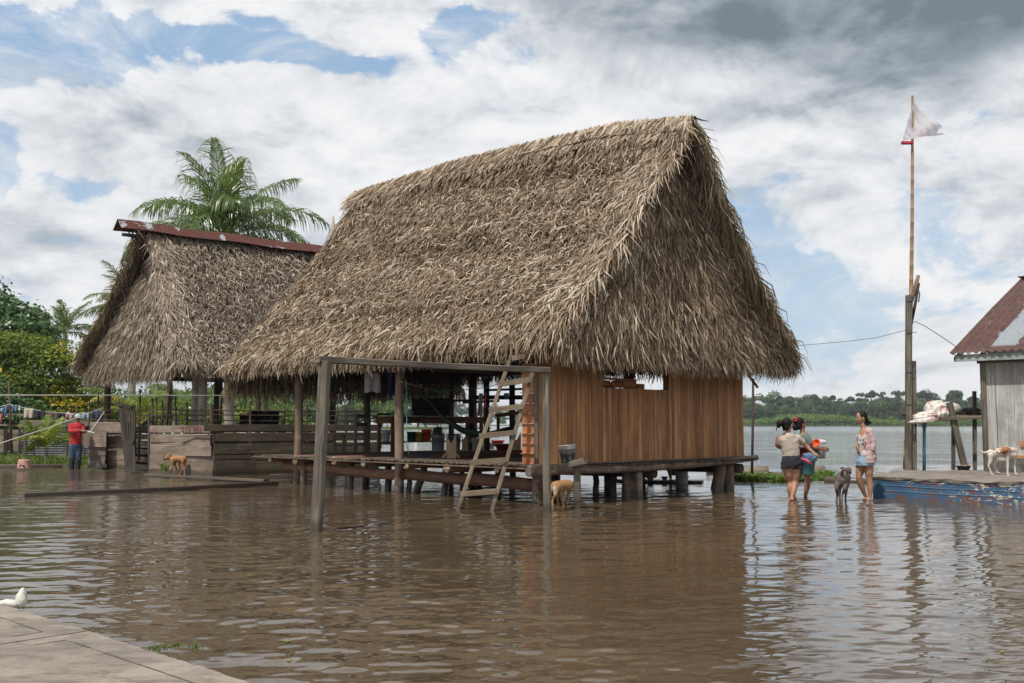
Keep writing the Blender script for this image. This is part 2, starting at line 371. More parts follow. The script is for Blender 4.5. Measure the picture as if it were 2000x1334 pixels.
def water_mat():
    m, t = newmat('muddy_flood_water'); co = t.n('ShaderNodeNewGeometry').outputs['Position']
    sep = t.n('ShaderNodeSeparateXYZ', {0: co}); dist = t.vm('LENGTH', co)
    big = t.noise(t.map(co, (1, .8, 1)), .22, 3, .5)                    # wind patches
    amp = t.mr(big, .38, .62, .4, 1.7)
    a = t.noise(t.map(co, (.75, 1.7, 1), rot=(0, 0, .15)), 4.6, 2, .5, .6)
    b = t.noise(t.map(co, (.6, 1.9, 1), rot=(0, 0, -.2)), 11.0, 3, .5, .4)
    c_ = t.noise(t.map(co, (.6, 1.5, 1)), 1.3, 2, .5, .3)
    h = t.math('ADD', t.math('MULTIPLY', a, 1.0), t.math('ADD', t.math('MULTIPLY', b, .42), t.math('MULTIPLY', c_, 1.6)))
    h = t.math('MULTIPLY', h, amp)
    far = t.mr(dist, 24, 60)
    fw = t.noise(t.map(co, (.06, .5, 1)), 1.0, 5, .65, .5)              # long current lines on the river
    h = t.math('ADD', h, t.math('MULTIPLY', t.math('MULTIPLY', fw, far), 8.0))
    fw2 = t.noise(t.map(co, (.018, .05, 1)), 1.0, 5, .6, .3)
    h = t.math('ADD', h, t.math('MULTIPLY', t.math('MULTIPLY', fw2, t.mr(dist, 40, 110)), 70.0))
    h = t.math('MULTIPLY', h, t.mr(dist, 8, 36, .12, 1.0))                # near the village the ripples are modelled
    bp = t.n('ShaderNodeBump', {'Height': h, 'Strength': 1.0, 'Distance': .0125})
    mud = t.mix(t.mr(t.noise(co, .5, 4, .6), .35, .7), (.070, .050, .030), (.090, .066, .041))
    mud = t.mix(far, mud, (.17, .165, .14))  # distant water paled to grey: sky reflection put into the base colour
    bs = t.n('ShaderNodeBsdfPrincipled', {'Base Color': mud, 'Roughness': t.mr(dist, 30, 300, .012, .14), 'IOR': 1.55, 'Normal': bp.outputs[0]})
    t.n('ShaderNodeOutputMaterial', {'Surface': bs.outputs[0]}); return m
M['water'] = water_mat()
M['grass_ground'] = plain('grassy_bank_soil', (.10, .115, .045), .95, .45, 3)
M['earth'] = plain('river_bed_mud', (.12, .09, .06), .95, .3, .5)
M['forest_floor'] = plain('far_bank_soil', (.06, .085, .03), .95, .4, .2)
M['bark'] = wood('tree_bark', (.22, .19, .155), (.10, .085, .07), None, tint=.3, grain=.3)
M['bark_pale'] = plain('pale_trunk', (.42, .39, .34), .9, .2, 2)
M['palm_trunk'] = plain('palm_trunk_bark', (.27, .235, .20), .9, .3, 5, .5)
GREENS = [(0, (.022, .04, .014)), (.3, (.042, .075, .024)), (.65, (.075, .125, .036)), (1, (.13, .18, .055))]
M['leaf_far'] = leafmat('forest_leaves', GREENS, .15, .7, .2)
M['leaf_far2'] = leafmat('forest_leaves_dull', [(0, (.022, .036, .018)), (.4, (.045, .072, .032)), (1, (.10, .135, .062))], .15, .7, .2)
M['leaf_light'] = leafmat('bright_leaves', [(0, (.04, .08, .018)), (.4, (.085, .15, .035)), (1, (.17, .25, .07))], .3, .6, .3)
M['leaf_mango'] = leafmat('dark_glossy_leaves', [(0, (.016, .04, .012)), (.4, (.038, .095, .02)), (1, (.085, .17, .035))], .15, .4, .5)
M['leaf_yellow'] = leafmat('yellow_green_leaves', [(0, (.04, .065, .012)), (.45, (.10, .15, .022)), (.66, (.22, .26, .035)), (.76, (.33, .30, .03)), (.80, (.50, .36, .02)), (1, (.60, .42, .03))], .35, .5, .3)
M['leaf_reed'] = leafmat('reed_leaves', [(0, (.05, .10, .02)), (.5, (.10, .18, .035)), (1, (.18, .26, .06))], .3, .6, .3)
M['palm_leaf'] = leafmat('coconut_leaflets', [(0, (.035, .06, .018)), (.4, (.08, .135, .03)), (.8, (.13, .19, .06)), (1, (.28, .30, .12))], .3, .32, .6)
M['palm_yellow'] = leafmat('yellowing_palm_leaflets', [(0, (.08, .14, .02)), (.5, (.19, .25, .04)), (.75, (.33, .30, .06)), (1, (.58, .36, .06))], .35, .45, .4)
M['grass'] = leafmat('grass_blades', [(0, (.05, .085, .018)), (.6, (.12, .17, .035)), (1, (.25, .24, .09))], .3, .6, .3)
M['waterplant'] = leafmat('water_plant_leaves', [(0, (.05, .10, .02)), (.6, (.11, .18, .035)), (1, (.2, .26, .06))], .25, .5, .3)
# ---------------------------------------------------------------- the setting: water, bed, banks
def sheet(name, pts, z, mat, thick=None):
    m = MB(); top = [(x, y, z) for x, y in pts]
    m.poly(top, [(x, y) for x, y in pts])
    if thick:
        n = len(pts)
        for i in range(n):
            a, b = pts[i], pts[(i+1) % n]
            m.poly([(a[0], a[1], z), (a[0], a[1], z-thick), (b[0], b[1], z-thick), (b[0], b[1], z)])
    return tag(m.build(name, mat), kind='structure')
sheet('ground', [(-3500, -200), (3500, -200), (3500, 5000), (-3500, 5000)], -.7, M['earth'])
def water_surface():
    """the flood: real ripples near the village, flat beyond"""
    g = np.random.default_rng(17); ny, nx, y0, y1, K = 760, 560, 2.2, 34.0, .80
    yy = y0*(y1/y0)**(np.arange(ny+1)/ny); X = np.outer(yy, np.linspace(-K, K, nx+1)); Y = np.repeat(yy[:, None], nx+1, 1)
    step = Y*(math.log(y1/y0)/ny); Z = np.zeros_like(X)
    patch = .5+.5*np.sin(X*.55+1.1*np.sin(Y*.31)+.6)*np.sin(Y*.42+.9*np.sin(X*.37)); patch = .45+1.0*patch
    wakes = np.zeros_like(X)
    for (cx, cy, r_) in [(5.1, 17.7, .9), (5.6, 16.9, .9), (6.3, 17.7, .9), (.9, 16.5, .6), (-12.9, 29.6, 1.2), (-.5, 15.7, .6)]: wakes += np.exp(-((X-cx)**2/(r_*1.8)**2+(Y-cy)**2/r_**2))
    for k in range(92):
        lam = .06*(.95/.06)**(g.random()**1.7); th = math.pi/2+g.normal(0, .42)+.15; kx, ky = 2*math.pi/lam*math.cos(th), 2*math.pi/lam*math.sin(th)
        slope = .0130*(lam/.3)**-.12; amp = slope*lam/(2*math.pi); vis = np.clip(lam/(2.6*step)-.9, 0, 1)
        wob = .35*np.sin(X*g.uniform(.5, 1.4)+Y*g.uniform(.3, 1.2)+g.uniform(0, 6))
        pw = patch if lam < .6 else 1.0
        Z += amp*vis*pw*(1+.9*wakes)*(1-.55*np.sin(wob*2)**2)*np.sin(kx*X+ky*Y+wob*3+g.uniform(0, 6.28))
    for (cx, cy, wl) in [(5.1, 17.8, .22), (5.6, 16.95, .17), (6.35, 17.75, .2), (.85, 16.4, .16), (-12.9, 29.7, .35), (-2.48, 12.69, .2)]:      # rings round legs and posts
        d = np.hypot(X-cx, Y-cy); Z += .0045*np.sin(2*math.pi*d/wl)*np.exp(-d/.55)*np.clip(wl/(2.6*step)-.9, 0, 1)
    ex = np.clip((K-np.abs(X/Y))/.04, 0, 1); ey = np.clip((yy-y0)/.3, 0, 1)*np.clip((y1-yy)/2, 0, 1); Z *= ex*ey[:, None]
    V = np.stack([X, Y, Z], -1).reshape(-1, 3); i = np.arange(ny)[:, None]*(nx+1)+np.arange(nx)[None, :]; i = i.ravel()
    F = np.stack([i, i+1, i+nx+2, i+nx+1], 1)
    a, b, c, d = (-K*y0, y0, 0), (K*y0, y0, 0), (K*y1, y1, 0), (-K*y1, y1, 0); o = len(V)
    O = [(-3400, -150, 0), (3400, -150, 0), (3400, 4900, 0), (-3400, 4900, 0)]
    V = np.concatenate([V, np.array([a, b, c, d]+O, float)]); F = np.concatenate([F, np.array([(o+4, o+5, o+1, o), (o+5, o+6, o+2, o+1), (o+6, o+7, o+3, o+2), (o+7, o+4, o, o+3)])])
    return tag(npmesh('water', V, F, M['water'], smooth=True), kind='structure')
water_surface()

# ---------------------------------------------------------------- thatch
def smooth_noise(x, y, seed=0):
    r = np.random.default_rng(seed); out = 0
    for k in range(7):
        fx, fy, ph = r.normal(0, 1.0+.6*k), r.normal(0, 1.0+.6*k), r.uniform(0, 6.28)
        out = out + np.sin(fx*x+fy*y+ph)/(1+.5*k)
    return out/2.6
def blades(surf, n, L=(.28, .5), Wd=(.018, .036), lift=(.05, .45), yaw=.45, droop=.35, a=(0, 1), b=(0, 1), seed=1, rmean=.5, bias=0.0, pull=0.0, rows=None, clump=.18):
    """n leaf strips lying down a sloping surface surf(a, b); b runs up the slope. returns verts, quads, rnd"""
    g = np.random.default_rng(seed)
    A_ = g.uniform(a[0], a[1], n); B_ = g.uniform(b[0], b[1], n)
    if rows:                                     # the leaf tips gather in courses
        q = (B_-b[0])*rows; B_ = b[0]+(np.floor(q)+(q-np.floor(q))**.65)/rows
    e = 1e-3
    p = surf(A_, B_); pu = surf(A_, B_+e); pa = surf(A_+e, B_)
    d = p-pu; d /= np.linalg.norm(d, axis=1)[:, None]+1e-12
    s = pa-p; s /= np.linalg.norm(s, axis=1)[:, None]+1e-12
    nr = np.cross(s, -d); nr /= np.linalg.norm(nr, axis=1)[:, None]+1e-12
    nr = nr*np.sign((nr*OUT[0]).sum(1)+1e-9)[:, None] if OUT[0] is not None else nr
    cn = smooth_noise(p[:, 0]*1.7+p[:, 1]*1.3, p[:, 2]*2.1, seed)
    yw = g.normal(0, yaw, n)+cn*.3
    dd = d*np.cos(yw)[:, None]+s*np.sin(yw)[:, None]
    if pull: dd = dd+np.array([0, 0, -pull]); dd /= np.linalg.norm(dd, axis=1)[:, None]
    ln = g.uniform(*L, n); wd = g.uniform(*Wd, n); lf = g.uniform(*lift, n)**1.0
    tilt = g.normal(0, .5, n)
    side = np.cross(dd, nr); side /= np.linalg.norm(side, axis=1)[:, None]+1e-12
    side = side*np.cos(tilt)[:, None]+nr*np.sin(tilt)[:, None]
    up = nr*lf[:, None]
    curl = g.normal(0, .22, n)
    dn = np.array([0, 0, -1.0])
    p0 = p+nr*g.uniform(-.02, .05, n)[:, None]
    p1 = p0+(dd*.5+up*.5)*ln[:, None]+side*(curl*.25*ln)[:, None]
    tipdir = dd*(1-droop)+dn*droop; tipdir /= np.linalg.norm(tipdir, axis=1)[:, None]
    p2 = p1+(tipdir*.5+up*.12*g.uniform(-1, 1.6, n)[:, None])*ln[:, None]+side*(curl*.7*ln)[:, None]
    w0 = side*(wd*.5)[:, None]
    V = np.stack([p0-w0, p0+w0, p1-w0*.95, p1+w0*.95, p2-w0*.3, p2+w0*.3], 1).reshape(-1, 3)
    i = np.arange(n)[:, None]*6
    F = np.concatenate([i+np.array([0, 1, 3, 2]), i+np.array([2, 3, 5, 4])], 1).reshape(-1, 4)
    r = np.clip(g.normal(rmean, .235, n)+cn*clump+bias, 0, 1)
    r[g.random(n) < .05] = 1.0; 
    return V, F, np.repeat(r, 2)
OUT = [None]
def join(parts):
    V = []; F = []; Rr = []; o = 0
    for v, f, r in parts: V.append(v); F.append(f+o); Rr.append(r); o += len(v)
    return np.concatenate(V), np.concatenate(F), np.concatenate(Rr)
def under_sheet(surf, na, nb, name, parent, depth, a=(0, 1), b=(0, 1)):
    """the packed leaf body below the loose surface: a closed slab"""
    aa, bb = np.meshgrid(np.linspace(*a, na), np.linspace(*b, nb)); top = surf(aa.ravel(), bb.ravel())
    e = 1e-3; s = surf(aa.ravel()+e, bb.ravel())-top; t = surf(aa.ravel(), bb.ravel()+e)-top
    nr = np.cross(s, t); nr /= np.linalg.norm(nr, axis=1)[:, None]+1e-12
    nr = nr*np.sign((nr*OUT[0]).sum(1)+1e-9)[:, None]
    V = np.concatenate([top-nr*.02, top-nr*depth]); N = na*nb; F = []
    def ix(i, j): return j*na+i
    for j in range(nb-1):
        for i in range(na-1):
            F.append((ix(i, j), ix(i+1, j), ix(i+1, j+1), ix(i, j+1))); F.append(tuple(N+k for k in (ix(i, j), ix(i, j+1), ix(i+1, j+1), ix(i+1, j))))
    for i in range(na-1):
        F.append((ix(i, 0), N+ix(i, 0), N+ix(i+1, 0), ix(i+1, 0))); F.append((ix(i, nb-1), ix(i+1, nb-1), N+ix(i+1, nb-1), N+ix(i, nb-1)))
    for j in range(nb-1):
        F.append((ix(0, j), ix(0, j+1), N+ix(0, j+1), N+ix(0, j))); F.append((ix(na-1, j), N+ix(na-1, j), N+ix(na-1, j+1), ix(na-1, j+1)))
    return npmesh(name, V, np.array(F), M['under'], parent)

class Hut:
    """local frame of a house: s along the ridge, t across, both horizontal; z up"""
    def __init__(h, C, A_, B_): h.C = np.array(C, float); h.A = np.array(A_)/np.hypot(*A_); h.B = np.array(B_)/np.hypot(*B_)
    def w(h, s, t, z):
        s, t, z = np.broadcast_arrays(np.asarray(s, float), np.asarray(t, float), np.asarray(z, float))
        return np.stack([h.C[0]+s*h.A[0]+t*h.B[0], h.C[1]+s*h.A[1]+t*h.B[1], z], -1)
    def p(h, s, t, z): return Vector(h.w(s, t, z))
    def dir(h, s, t, z=0): return np.array([s*h.A[0]+t*h.B[0], s*h.A[1]+t*h.B[1], z])
# ---------------------------------------------------------------- the big thatched house on stilts
H1 = Hut((.45, 17.1), (-.70, .714), (.714, .70))
TC, RIDGE = 3.12, 7.42
house = thing('stilt_house', tuple(H1.p(4, 3, 0)), 'large stilt house with tall shaggy thatched roof and orange plank gable wall standing in flood water', 'house')
house['label'] = 'large thatched stilt house with orange plank wall standing in flood water'
rz_s = [-1.06, .82, 3.32, 5.54, 9.67]; rz_z = [7.05, 7.32, 7.42, 7.5, 7.42]
def ridge_z(s): return np.interp(s, rz_s, rz_z)
def prof1(b): return .80*b+.20*b**2.4           # slightly hollow slope
def lump(s, t, seed): return .045*smooth_noise(s*1.3, t*1.5, seed)+.03*smooth_noise(s*4.5, t*4, seed+40)
def near_slope(a, b):
    s = (-.78-.16*b)+a*((9.75-.20*b)-(-.78-.16*b))
    t = -.50+(TC+.50)*b; z = 2.80+(ridge_z(s)-2.80)*prof1(b)+lump(s, b*5, 3)
    return H1.w(s, t, z)
def back_slope(a, b):
    s = (-.86-.10*b)+a*(9.75-.20*b+.86)
    t = 6.78-(6.78-TC)*b; z = 2.86+(ridge_z(s)-2.86)*prof1(b)+lump(s, b*5, 5)
    return H1.w(s, t, z)
def gable(a, b):                                 # front hip panel, set in under the roof edges
    top = 6.7; t0 = -.47+(TC-.1+.47)*b**1.03; t1 = 6.74-(6.74-TC-.12)*b**1.0
    t = t0+(t1-t0)*a; s = -.93+.46*b**1.5+.05*smooth_noise(t*1.3, b*4, 8)
    return H1.w(s, t, 2.72+(top-2.72)*(.93*b+.07*b*b))
def gable_back(a, b):
    t0 = -.5+(TC+.4)*b; t1 = 6.9-(6.9-TC-.1)*b; t = t0+(t1-t0)*a; s = 9.75-.25*b
    return H1.w(s, t, 2.47+(6.9-2.47)*b)
def spread(n, f, **k): return blades(f, n, **k)

OUT[0] = H1.dir(0, -1, .8)
b1 = [spread(42000, near_slope, seed=21, L=(.13, .30), Wd=(.013, .030), lift=(.02, .48), yaw=.85, droop=.3, rmean=.50, rows=26),
      spread(15000, near_slope, seed=22, b=(0, .2), L=(.22, .42), Wd=(.015, .034), lift=(.0, .3), yaw=.32, droop=.5, rmean=.56),
      spread(5200, near_slope, seed=23, b=(-.012, .035), L=(.30, .52), Wd=(.022, .042), lift=(-.05, .2), yaw=.2, droop=.9, pull=.9, rmean=.52),
      spread(6500, near_slope, seed=24, a=(-.01, .055), b=(.05, 1), L=(.25, .7), Wd=(.014, .03), lift=(.0, .35), yaw=.3, droop=.5, rmean=.62, bias=.05),
      spread(2600, near_slope, seed=25, a=(.955, 1.01), b=(.0, 1), L=(.25, .5), yaw=.5, droop=.4, rmean=.5),
      spread(4500, near_slope, seed=26, b=(.93, 1.0), L=(.35, .6), Wd=(.02, .036), lift=(.05, .2), yaw=.22, droop=.15, rmean=.55)]
V, F, r_ = join(b1); roof = npmesh('thatch_slope', V, F, M['thatch'], house, r_)
under_sheet(near_slope, 40, 22, 'thatch_body', roof, .16)
OUT[0] = H1.dir(0, 1, .8)
b2 = [spread(9000, back_slope, seed=31, L=(.2, .45), Wd=(.014, .03), yaw=.5, rmean=.45),
      spread(7500, back_slope, seed=32, a=(-.014, .045), L=(.35, .85), Wd=(.014, .03), lift=(.05, .5), yaw=.5, droop=.8, pull=.5, rmean=.58),
      spread(700, back_slope, seed=35, a=(-.012, .01), b=(.3, 1), L=(.5, 1.0), Wd=(.016, .03), lift=(-.1, .4), yaw=.9, droop=.9, pull=.9, rmean=.6),
      spread(3600, back_slope, seed=33, b=(-.012, .04), L=(.35, .6), Wd=(.016, .032), lift=(-.05, .2), yaw=.2, droop=.9, pull=.9, rmean=.5),
      spread(1500, back_slope, seed=34, a=(.955, 1.01), L=(.25, .5), rmean=.5)]
V, F, r_ = join(b2); roof2 = npmesh('thatch_slope', V, F, M['thatch_gable'], house, r_)
under_sheet(back_slope, 40, 22, 'thatch_body', roof2, .16)
OUT[0] = H1.dir(-1, 0, .3)
b3 = [spread(23000, gable, seed=41, L=(.24, .46), Wd=(.014, .030), lift=(.02, .34), yaw=.28, droop=.45, rmean=.47, rows=22),
      spread(6500, gable, seed=42, b=(0, .18), L=(.35, .6), Wd=(.013, .028), lift=(.0, .2), yaw=.2, droop=.6, rmean=.5),
      spread(4600, gable, seed=43, b=(-.012, .04), L=(.3, .52), Wd=(.018, .036), lift=(-.05, .15), yaw=.2, droop=.9, pull=.9, rmean=.48)]
V, F, r_ = join(b3); gp = npmesh('thatch_gable', V, F, M['thatch_gable'], house, r_)
under_sheet(gable, 20, 16, 'thatch_body', gp, .12)
OUT[0] = H1.dir(1, 0, .3)
b4 = [spread(2500, gable_back, seed=51, rmean=.45, droop=.6),
      spread(3800, gable_back, seed=52, b=(-.03, .10), L=(.35, .62), Wd=(.016, .034), lift=(-.45, .1), yaw=.25, droop=.9, pull=.9, rmean=.55)]
V, F, r_ = join(b4); gp2 = npmesh('thatch_gable', V, F, M['thatch_gable'], house, r_)
under_sheet(gable_back, 12, 10, 'thatch_body', gp2, .12)
# inner eave fringe seen from under the roof
OUT[0] = H1.dir(0, -1, .3)
# ridge cap: leaves folded over the ridge and long binding poles
def cap_near(a, b):
    s = -1.12+a*10.9; return H1.w(s, TC-.50+.50*b, ridge_z(s)-.62+.72*b+.06)
def cap_far(a, b):
    s = -1.12+a*10.9; return H1.w(s, TC+.50-.50*b, ridge_z(s)-.62+.72*b+.06)
OUT[0] = H1.dir(0, -1, .5)
cp = [spread(6500, cap_near, seed=61, b=(.55, 1), L=(.3, .55), Wd=(.018, .04), lift=(.0, .16), yaw=.35, droop=.1, rmean=.6, bias=.05)]
OUT[0] = H1.dir(0, 1, .5)
cp += [spread(3500, cap_far, seed=62, b=(.4, 1), L=(.3, .55), Wd=(.018, .04), lift=(.0, .16), yaw=.35, droop=.1, rmean=.55)]
V, F, r_ = join(cp); cap = npmesh('ridge_cap', V, F, M['thatch'], house, r_)
m = MB()
for (s0, s1, t0, dz) in [(-1.0, 3.4, TC-.33, -.20), (2.2, 6.6, TC-.34, -.22), (6.0, 9.7, TC-.33, -.22)]:
    pts = [H1.w(s0+(s1-s0)*k/8, t0+random.uniform(-.02, .02), float(ridge_z(s0+(s1-s0)*k/8))+dz+random.uniform(-.02, .02)) for k in range(9)]
    m.tube(pts, .016, 6, .3)
for s_ in (1.5, 4.9, 8.1, 2.3, 6.6):             # pegs through the ridge
    z = float(ridge_z(s_)); m.tube([H1.w(s_, TC-.55, z-.42), H1.w(s_+.05, TC+.5, z-.02)], .02, 6, .2)
m.tube([H1.w(-1.35, TC-.05, 6.55), H1.w(.6, TC-.05, 6.75)], .025, 6, .1)
m.tube([H1.w(-1.15, TC+.45, 6.62), H1.w(-.6, TC-.4, 6.5)], .018, 6, .1)
m.build('ridge_pole', M['log_dark'], house)
# rafters and battens under the roof
m = MB()
for k in range(12):
    s_ = -.4+k*.88
    m.tube([H1.w(s_, -.42, 2.5), H1.w(s_, TC, float(ridge_z(s_))-.35)], .04, 6)
    m.tube([H1.w(s_, 6.8, 2.55), H1.w(s_, TC, float(ridge_z(s_))-.35)], .04, 6)
m.tube([H1.w(-.7, 0, 2.62), H1.w(9.5, 0, 2.62)], .06, 8); m.tube([H1.w(-.7, 6.3, 2.7), H1.w(9.5, 6.3, 2.7)], .06, 8)
for s_ in (0.0, 3.8, 7.6): m.tube([H1.w(s_, -.3, 2.72), H1.w(s_, 6.7, 2.76)], .06, 8)
m.build('rafters', M['log_dark'], house)

# posts: standing from the flooded ground to the wall plate
def logpost(s_, t_, z1, rad=.1, mat='log', lean=(0, 0), z0=-.4, par=house, name='post', H=H1, col=None):
    q = MB(); n = 7; a = Vector(H.w(s_, t_, z0)); b = Vector(H.w(s_+lean[0], t_+lean[1], z1))
    pts = [a.lerp(b, k/(n-1))+Vector((random.uniform(-.012, .012), random.uniform(-.012, .012), 0)) for k in range(n)]
    q.tube(pts, [rad*(1.05-.12*k/(n-1))*random.uniform(.97, 1.03) for k in range(n)], 12, jit=.03, r=col)
    return q.build(name, M[mat], par)
logpost(3.81, -.02, 2.62, .092, col=.75); logpost(7.5, 0, 2.62, .095, col=.45)
logpost(.1, .12, .55, .125, col=.6); 
for (s_, t_, z1, rd) in [(3.0, 6.2, 2.7, .14), (5.4, 6.2, 2.7, .12), (8.4, 6.1, 2.7, .12), (9.3, 6.1, 2.7, .08), (9.3, 3.2, 2.6, .09)]: logpost(s_, t_, z1, rd, 'log_dark')
# short stilts under the deck
for (u, v, wdt) in [(592, 948, 14), (685, 952, 16), (760, 955, 16), (800, 962, 12), (868, 966, 14), (905, 955, 12), (975, 960, 13), (1002, 962, 14), (1083, 965, 18), (1165, 962, 14),
                    (1198, 966, 16), (1250, 970, 18), (1188, 948, 20), (1225, 942, 13), (935, 940, 11), (1045, 950, 10)]:
    g = G(u, v); wv = np.array(g)[:2]-H1.C; s_, t_ = wv@H1.A, wv@H1.B
    logpost(s_, t_, .52, wdt*g.y/FPX/2*.88, 'log' if (u in (592, 685, 1250)) else 'log_dark', lean=(random.uniform(-.05, .05), 0), name='stilt')
logpost(3.5, .1, .5, .075, 'log_dark', lean=(-.35, -.02), name='brace', z0=-.2)
logpost(.02, 5.2, .52, .13, 'log', lean=(-.05, .22), name='stilt', col=.5); logpost(.0, 5.75, .52, .12, 'log', name='stilt', col=.5)
logpost(.1, 2.55, .52, .13, 'log', name='stilt', col=.6)
# beams and joists
def logbeam(p, q, rad, mat='log', name='beam', n=8, sag=0, col=None, ends=False):
    m = MB(); p, q = Vector(p), Vector(q)
    pts = [p.lerp(q, k/(n-1))+Vector((0, 0, -sag*math.sin(math.pi*k/(n-1))+random.uniform(-.012, .012))) for k in range(n)]
    m.tube(pts, [rad*random.uniform(.94, 1.06) for _ in pts], 12, jit=.03, r=col)
    o = m.build(name, M[mat], house)
    if ends:
        for e, f_ in ((0, pts[0]-pts[1]), (-1, pts[-1]-pts[-2])):
            f_ = f_.normalized(); c = MB(); c.tube([pts[e]-f_*.004, pts[e]+f_*.006], rad*.93, 12, smooth=False); c.build('cut_end', M['endgrain'], o)
    return o
logbeam(H1.p(8.1, .02, .40), H1.p(3.7, .0, .34), .10, 'log_red'); logbeam(H1.p(4.0, .12, .36), H1.p(-.2, .12, .30), .11, 'log_red')
logbeam(H1.p(8.9, 6.1, .4), H1.p(-.1, 6.1, .4), .10, 'log_dark'); logbeam(H1.p(8.9, 3.1, .4), H1.p(-.1, 3.1, .4), .10, 'log_dark')
for u, v, rd in [(527, 896, .075), (576, 898, .105), (652, 900, .095), (710, 905, .085), (794, 909, .06), (872, 914, .095), (970, 917, .065)]:
    d = ray(u, v); n_ = Vector((*H1.B, 0)); o_ = Vector((*(H1.C-.28*H1.B), 0)); k = o_.dot(n_)/d.dot(n_); q = Vector((0, 0, EYE))+d*k
    s_ = float((np.array(q)[:2]-H1.C)@H1.A)
    logbeam(H1.p(s_, -.28, q.z), H1.p(s_, 6.5, q.z), rd, 'log_red', 'joist', ends=True, col=.4)
# the heavy crooked log along the gable
m = MB(); pts = [H1.w(-.22, t_, z) for t_, z in [(-.45, .56), (.3, .575), (1.2, .545), (2.4, .54), (3.4, .54), (4.4, .55), (5.4, .575), (6.5, .63)]]
m.tube(pts, [.095, .085, .08, .08, .075, .07, .065, .06], 12, jit=.05, r=.35); gl = m.build('beam', M['log'], house)
# deck of split palm slats running across
m = MB(); s_ = 8.75
while s_ > -.15:
    wv = random.uniform(.06, .10); tm = -.30-random.uniform(0, .10)*(1 if s_ > .2 else .3)
    z = .625+.008*random.random()+(.02 if s_ < 5 else .0)
    m.beam(H1.w(s_-wv/2, tm, z), H1.w(s_-wv/2, 6.6, z), wv*.93, .028); s_ -= wv
m.build('deck', M['deck'], house)
m = MB()
for (s0, s1, z) in [(8.8, 6.3, .60), (6.4, 4.3, .595), (4.4, 2.0, .60), (2.1, -.05, .60)]:
    m.beam(H1.w(s0, -.36, z), H1.w(s1, -.36, z), .05, .022, r=.9)
m.build('deck_edge', M['deck'], house)
# ragged slat ends under the gable wall
m = MB()
for k in range(30):
    t_ = k*.215; m.beam(H1.w(-.30-random.random()*.05, t_, .615), H1.w(.3, t_, .625), .17, .02)
m.build('deck_edge', M['log_dark'], house)

# gable wall of vertical boards with an opening, and the short lapped return
m = MB(); t_ = -.02; zb = .66
while t_ < 6.32:
    wv = random.choice((.06, .07, .08, .09, .10, .12, .14)); 
    if t_+wv > 6.36: wv = 6.36-t_
    mid = t_+wv/2
    z1 = 2.02-.01*random.random() if 1.68 < mid < 3.70 else 2.95
    off = random.uniform(0, .008); zbb = .66-.008*t_
    m.beam(H1.w(-.02+off, mid, zbb), H1.w(-.02+off, mid, z1), wv-.006, .022, up=tuple(H1.dir(1, 0)), r=min(1, max(0, random.gauss(.42, .26))) if t_ > .7 else random.gauss(.8, .08)); t_ += wv
wall = m.build('plank_wall', M['plank_orange'], house)
m = MB()
for (t0) in (0.03, 1.7, 3.68, 6.28): m.beam(H1.w(.06, t0, .65), H1.w(.06, t0, 2.9), .08, .08)
m.beam(H1.w(.05, .0, 1.9), H1.w(.05, 6.3, 1.9), .05, .08); m.beam(H1.w(.05, 0, .9), H1.w(.05, 6.3, .9), .05, .08)
for (ta, tb2, z2) in ((.0, 1.66, 2.9), (1.66, 3.7, 1.98), (3.7, 6.3, 2.9)): m.beam(H1.w(.012, (ta+tb2)/2, .68), H1.w(.012, (ta+tb2)/2, z2), tb2-ta, .012, up=tuple(H1.dir(1, 0)), r=0)  # dark backing sheets added to stop light showing through the board gaps
m.build('wall_frame_and_backing', M['table'], house)
m = MB()
z = .66
while z < 2.3:
    m.beam(H1.w(.08, -.012, z+.085), H1.w(.36, -.012, z+.085), .035, .165, r=random.random())
    m.beam(H1.w(.07, -.035, z+.004), H1.w(.38, -.035, z+.004), .06, .014, r=.2); z += .175
m.build('lapped_wall', M['plank_red'], house)
m = MB(); m.beam(H1.w(.0, -.05, .62), H1.w(.0, -.05, 2.6), .07, .05); m.build('corner_post', M['post_grey'], house)
# sawn boards stacked on a shelf behind the opening
bs = thing('board_stack', tuple(H1.p(.45, 2.4, 1.95)), 'stack of reddish sawn boards seen through the opening in the plank wall', 'lumber')
m = MB()
for k, (t0, t1, z, h) in enumerate([(1.72, 2.15, 2.05, .12), (2.2, 2.5, 2.04, .10), (2.55, 2.95, 2.05, .14), (2.98, 3.2, 2.03, .10)]):
    m.beam(H1.w(.35, t0, z+h/2), H1.w(.35, t1, z+h/2), .30, h)
m.build('boards', M['plank_red'], bs)
m = MB(); m.beam(H1.w(.35, 1.6, 1.965), H1.w(.35, 3.25, 1.965), .34, .03); m.beam(H1.w(.3, 1.7, 2.21), H1.w(.3, 3.0, 2.2), .2, .025); m.build('shelf', M['plank_red'], bs)
# ---------------------------------------------------------------- the second thatched house, over a board pen
H2 = Hut((-8.7, 26.0), (.74, .67), (-.67, .74))
T2, R2 = 3.2, 6.95
hut = thing('thatched_shelter', tuple(H2.p(4, 3, 0)), 'smaller thatched roof with rusty iron ridge cap, standing over the board pen on the left', 'house')
def h2_near(a, b):
    s = (.0+.45*b)+a*(9.6-.45*b); t = -.05+(T2+.05)*b
    return H2.w(s, t, 3.0+(R2-3.0)*(.8*b+.2*b**2.2)+lump(s, b*5, 13))
def h2_far(a, b):
    s = (-.36+.62*b)+a*10; t = 6.5-(6.5-T2)*b
    return H2.w(s, t, 3.1+(R2-3.1)*(.84*b+.16*b**2)+lump(s, b*5, 14))
def h2_gable(a, b):
    t0 = .0+(T2-.15)*b; t1 = 6.35-(6.35-T2-.1)*b; t = t0+(t1-t0)*a
    return H2.w(-.18+.78*b+.05*smooth_noise(t*1.3, b*4, 9), t, 2.97+(6.35-2.97)*b)
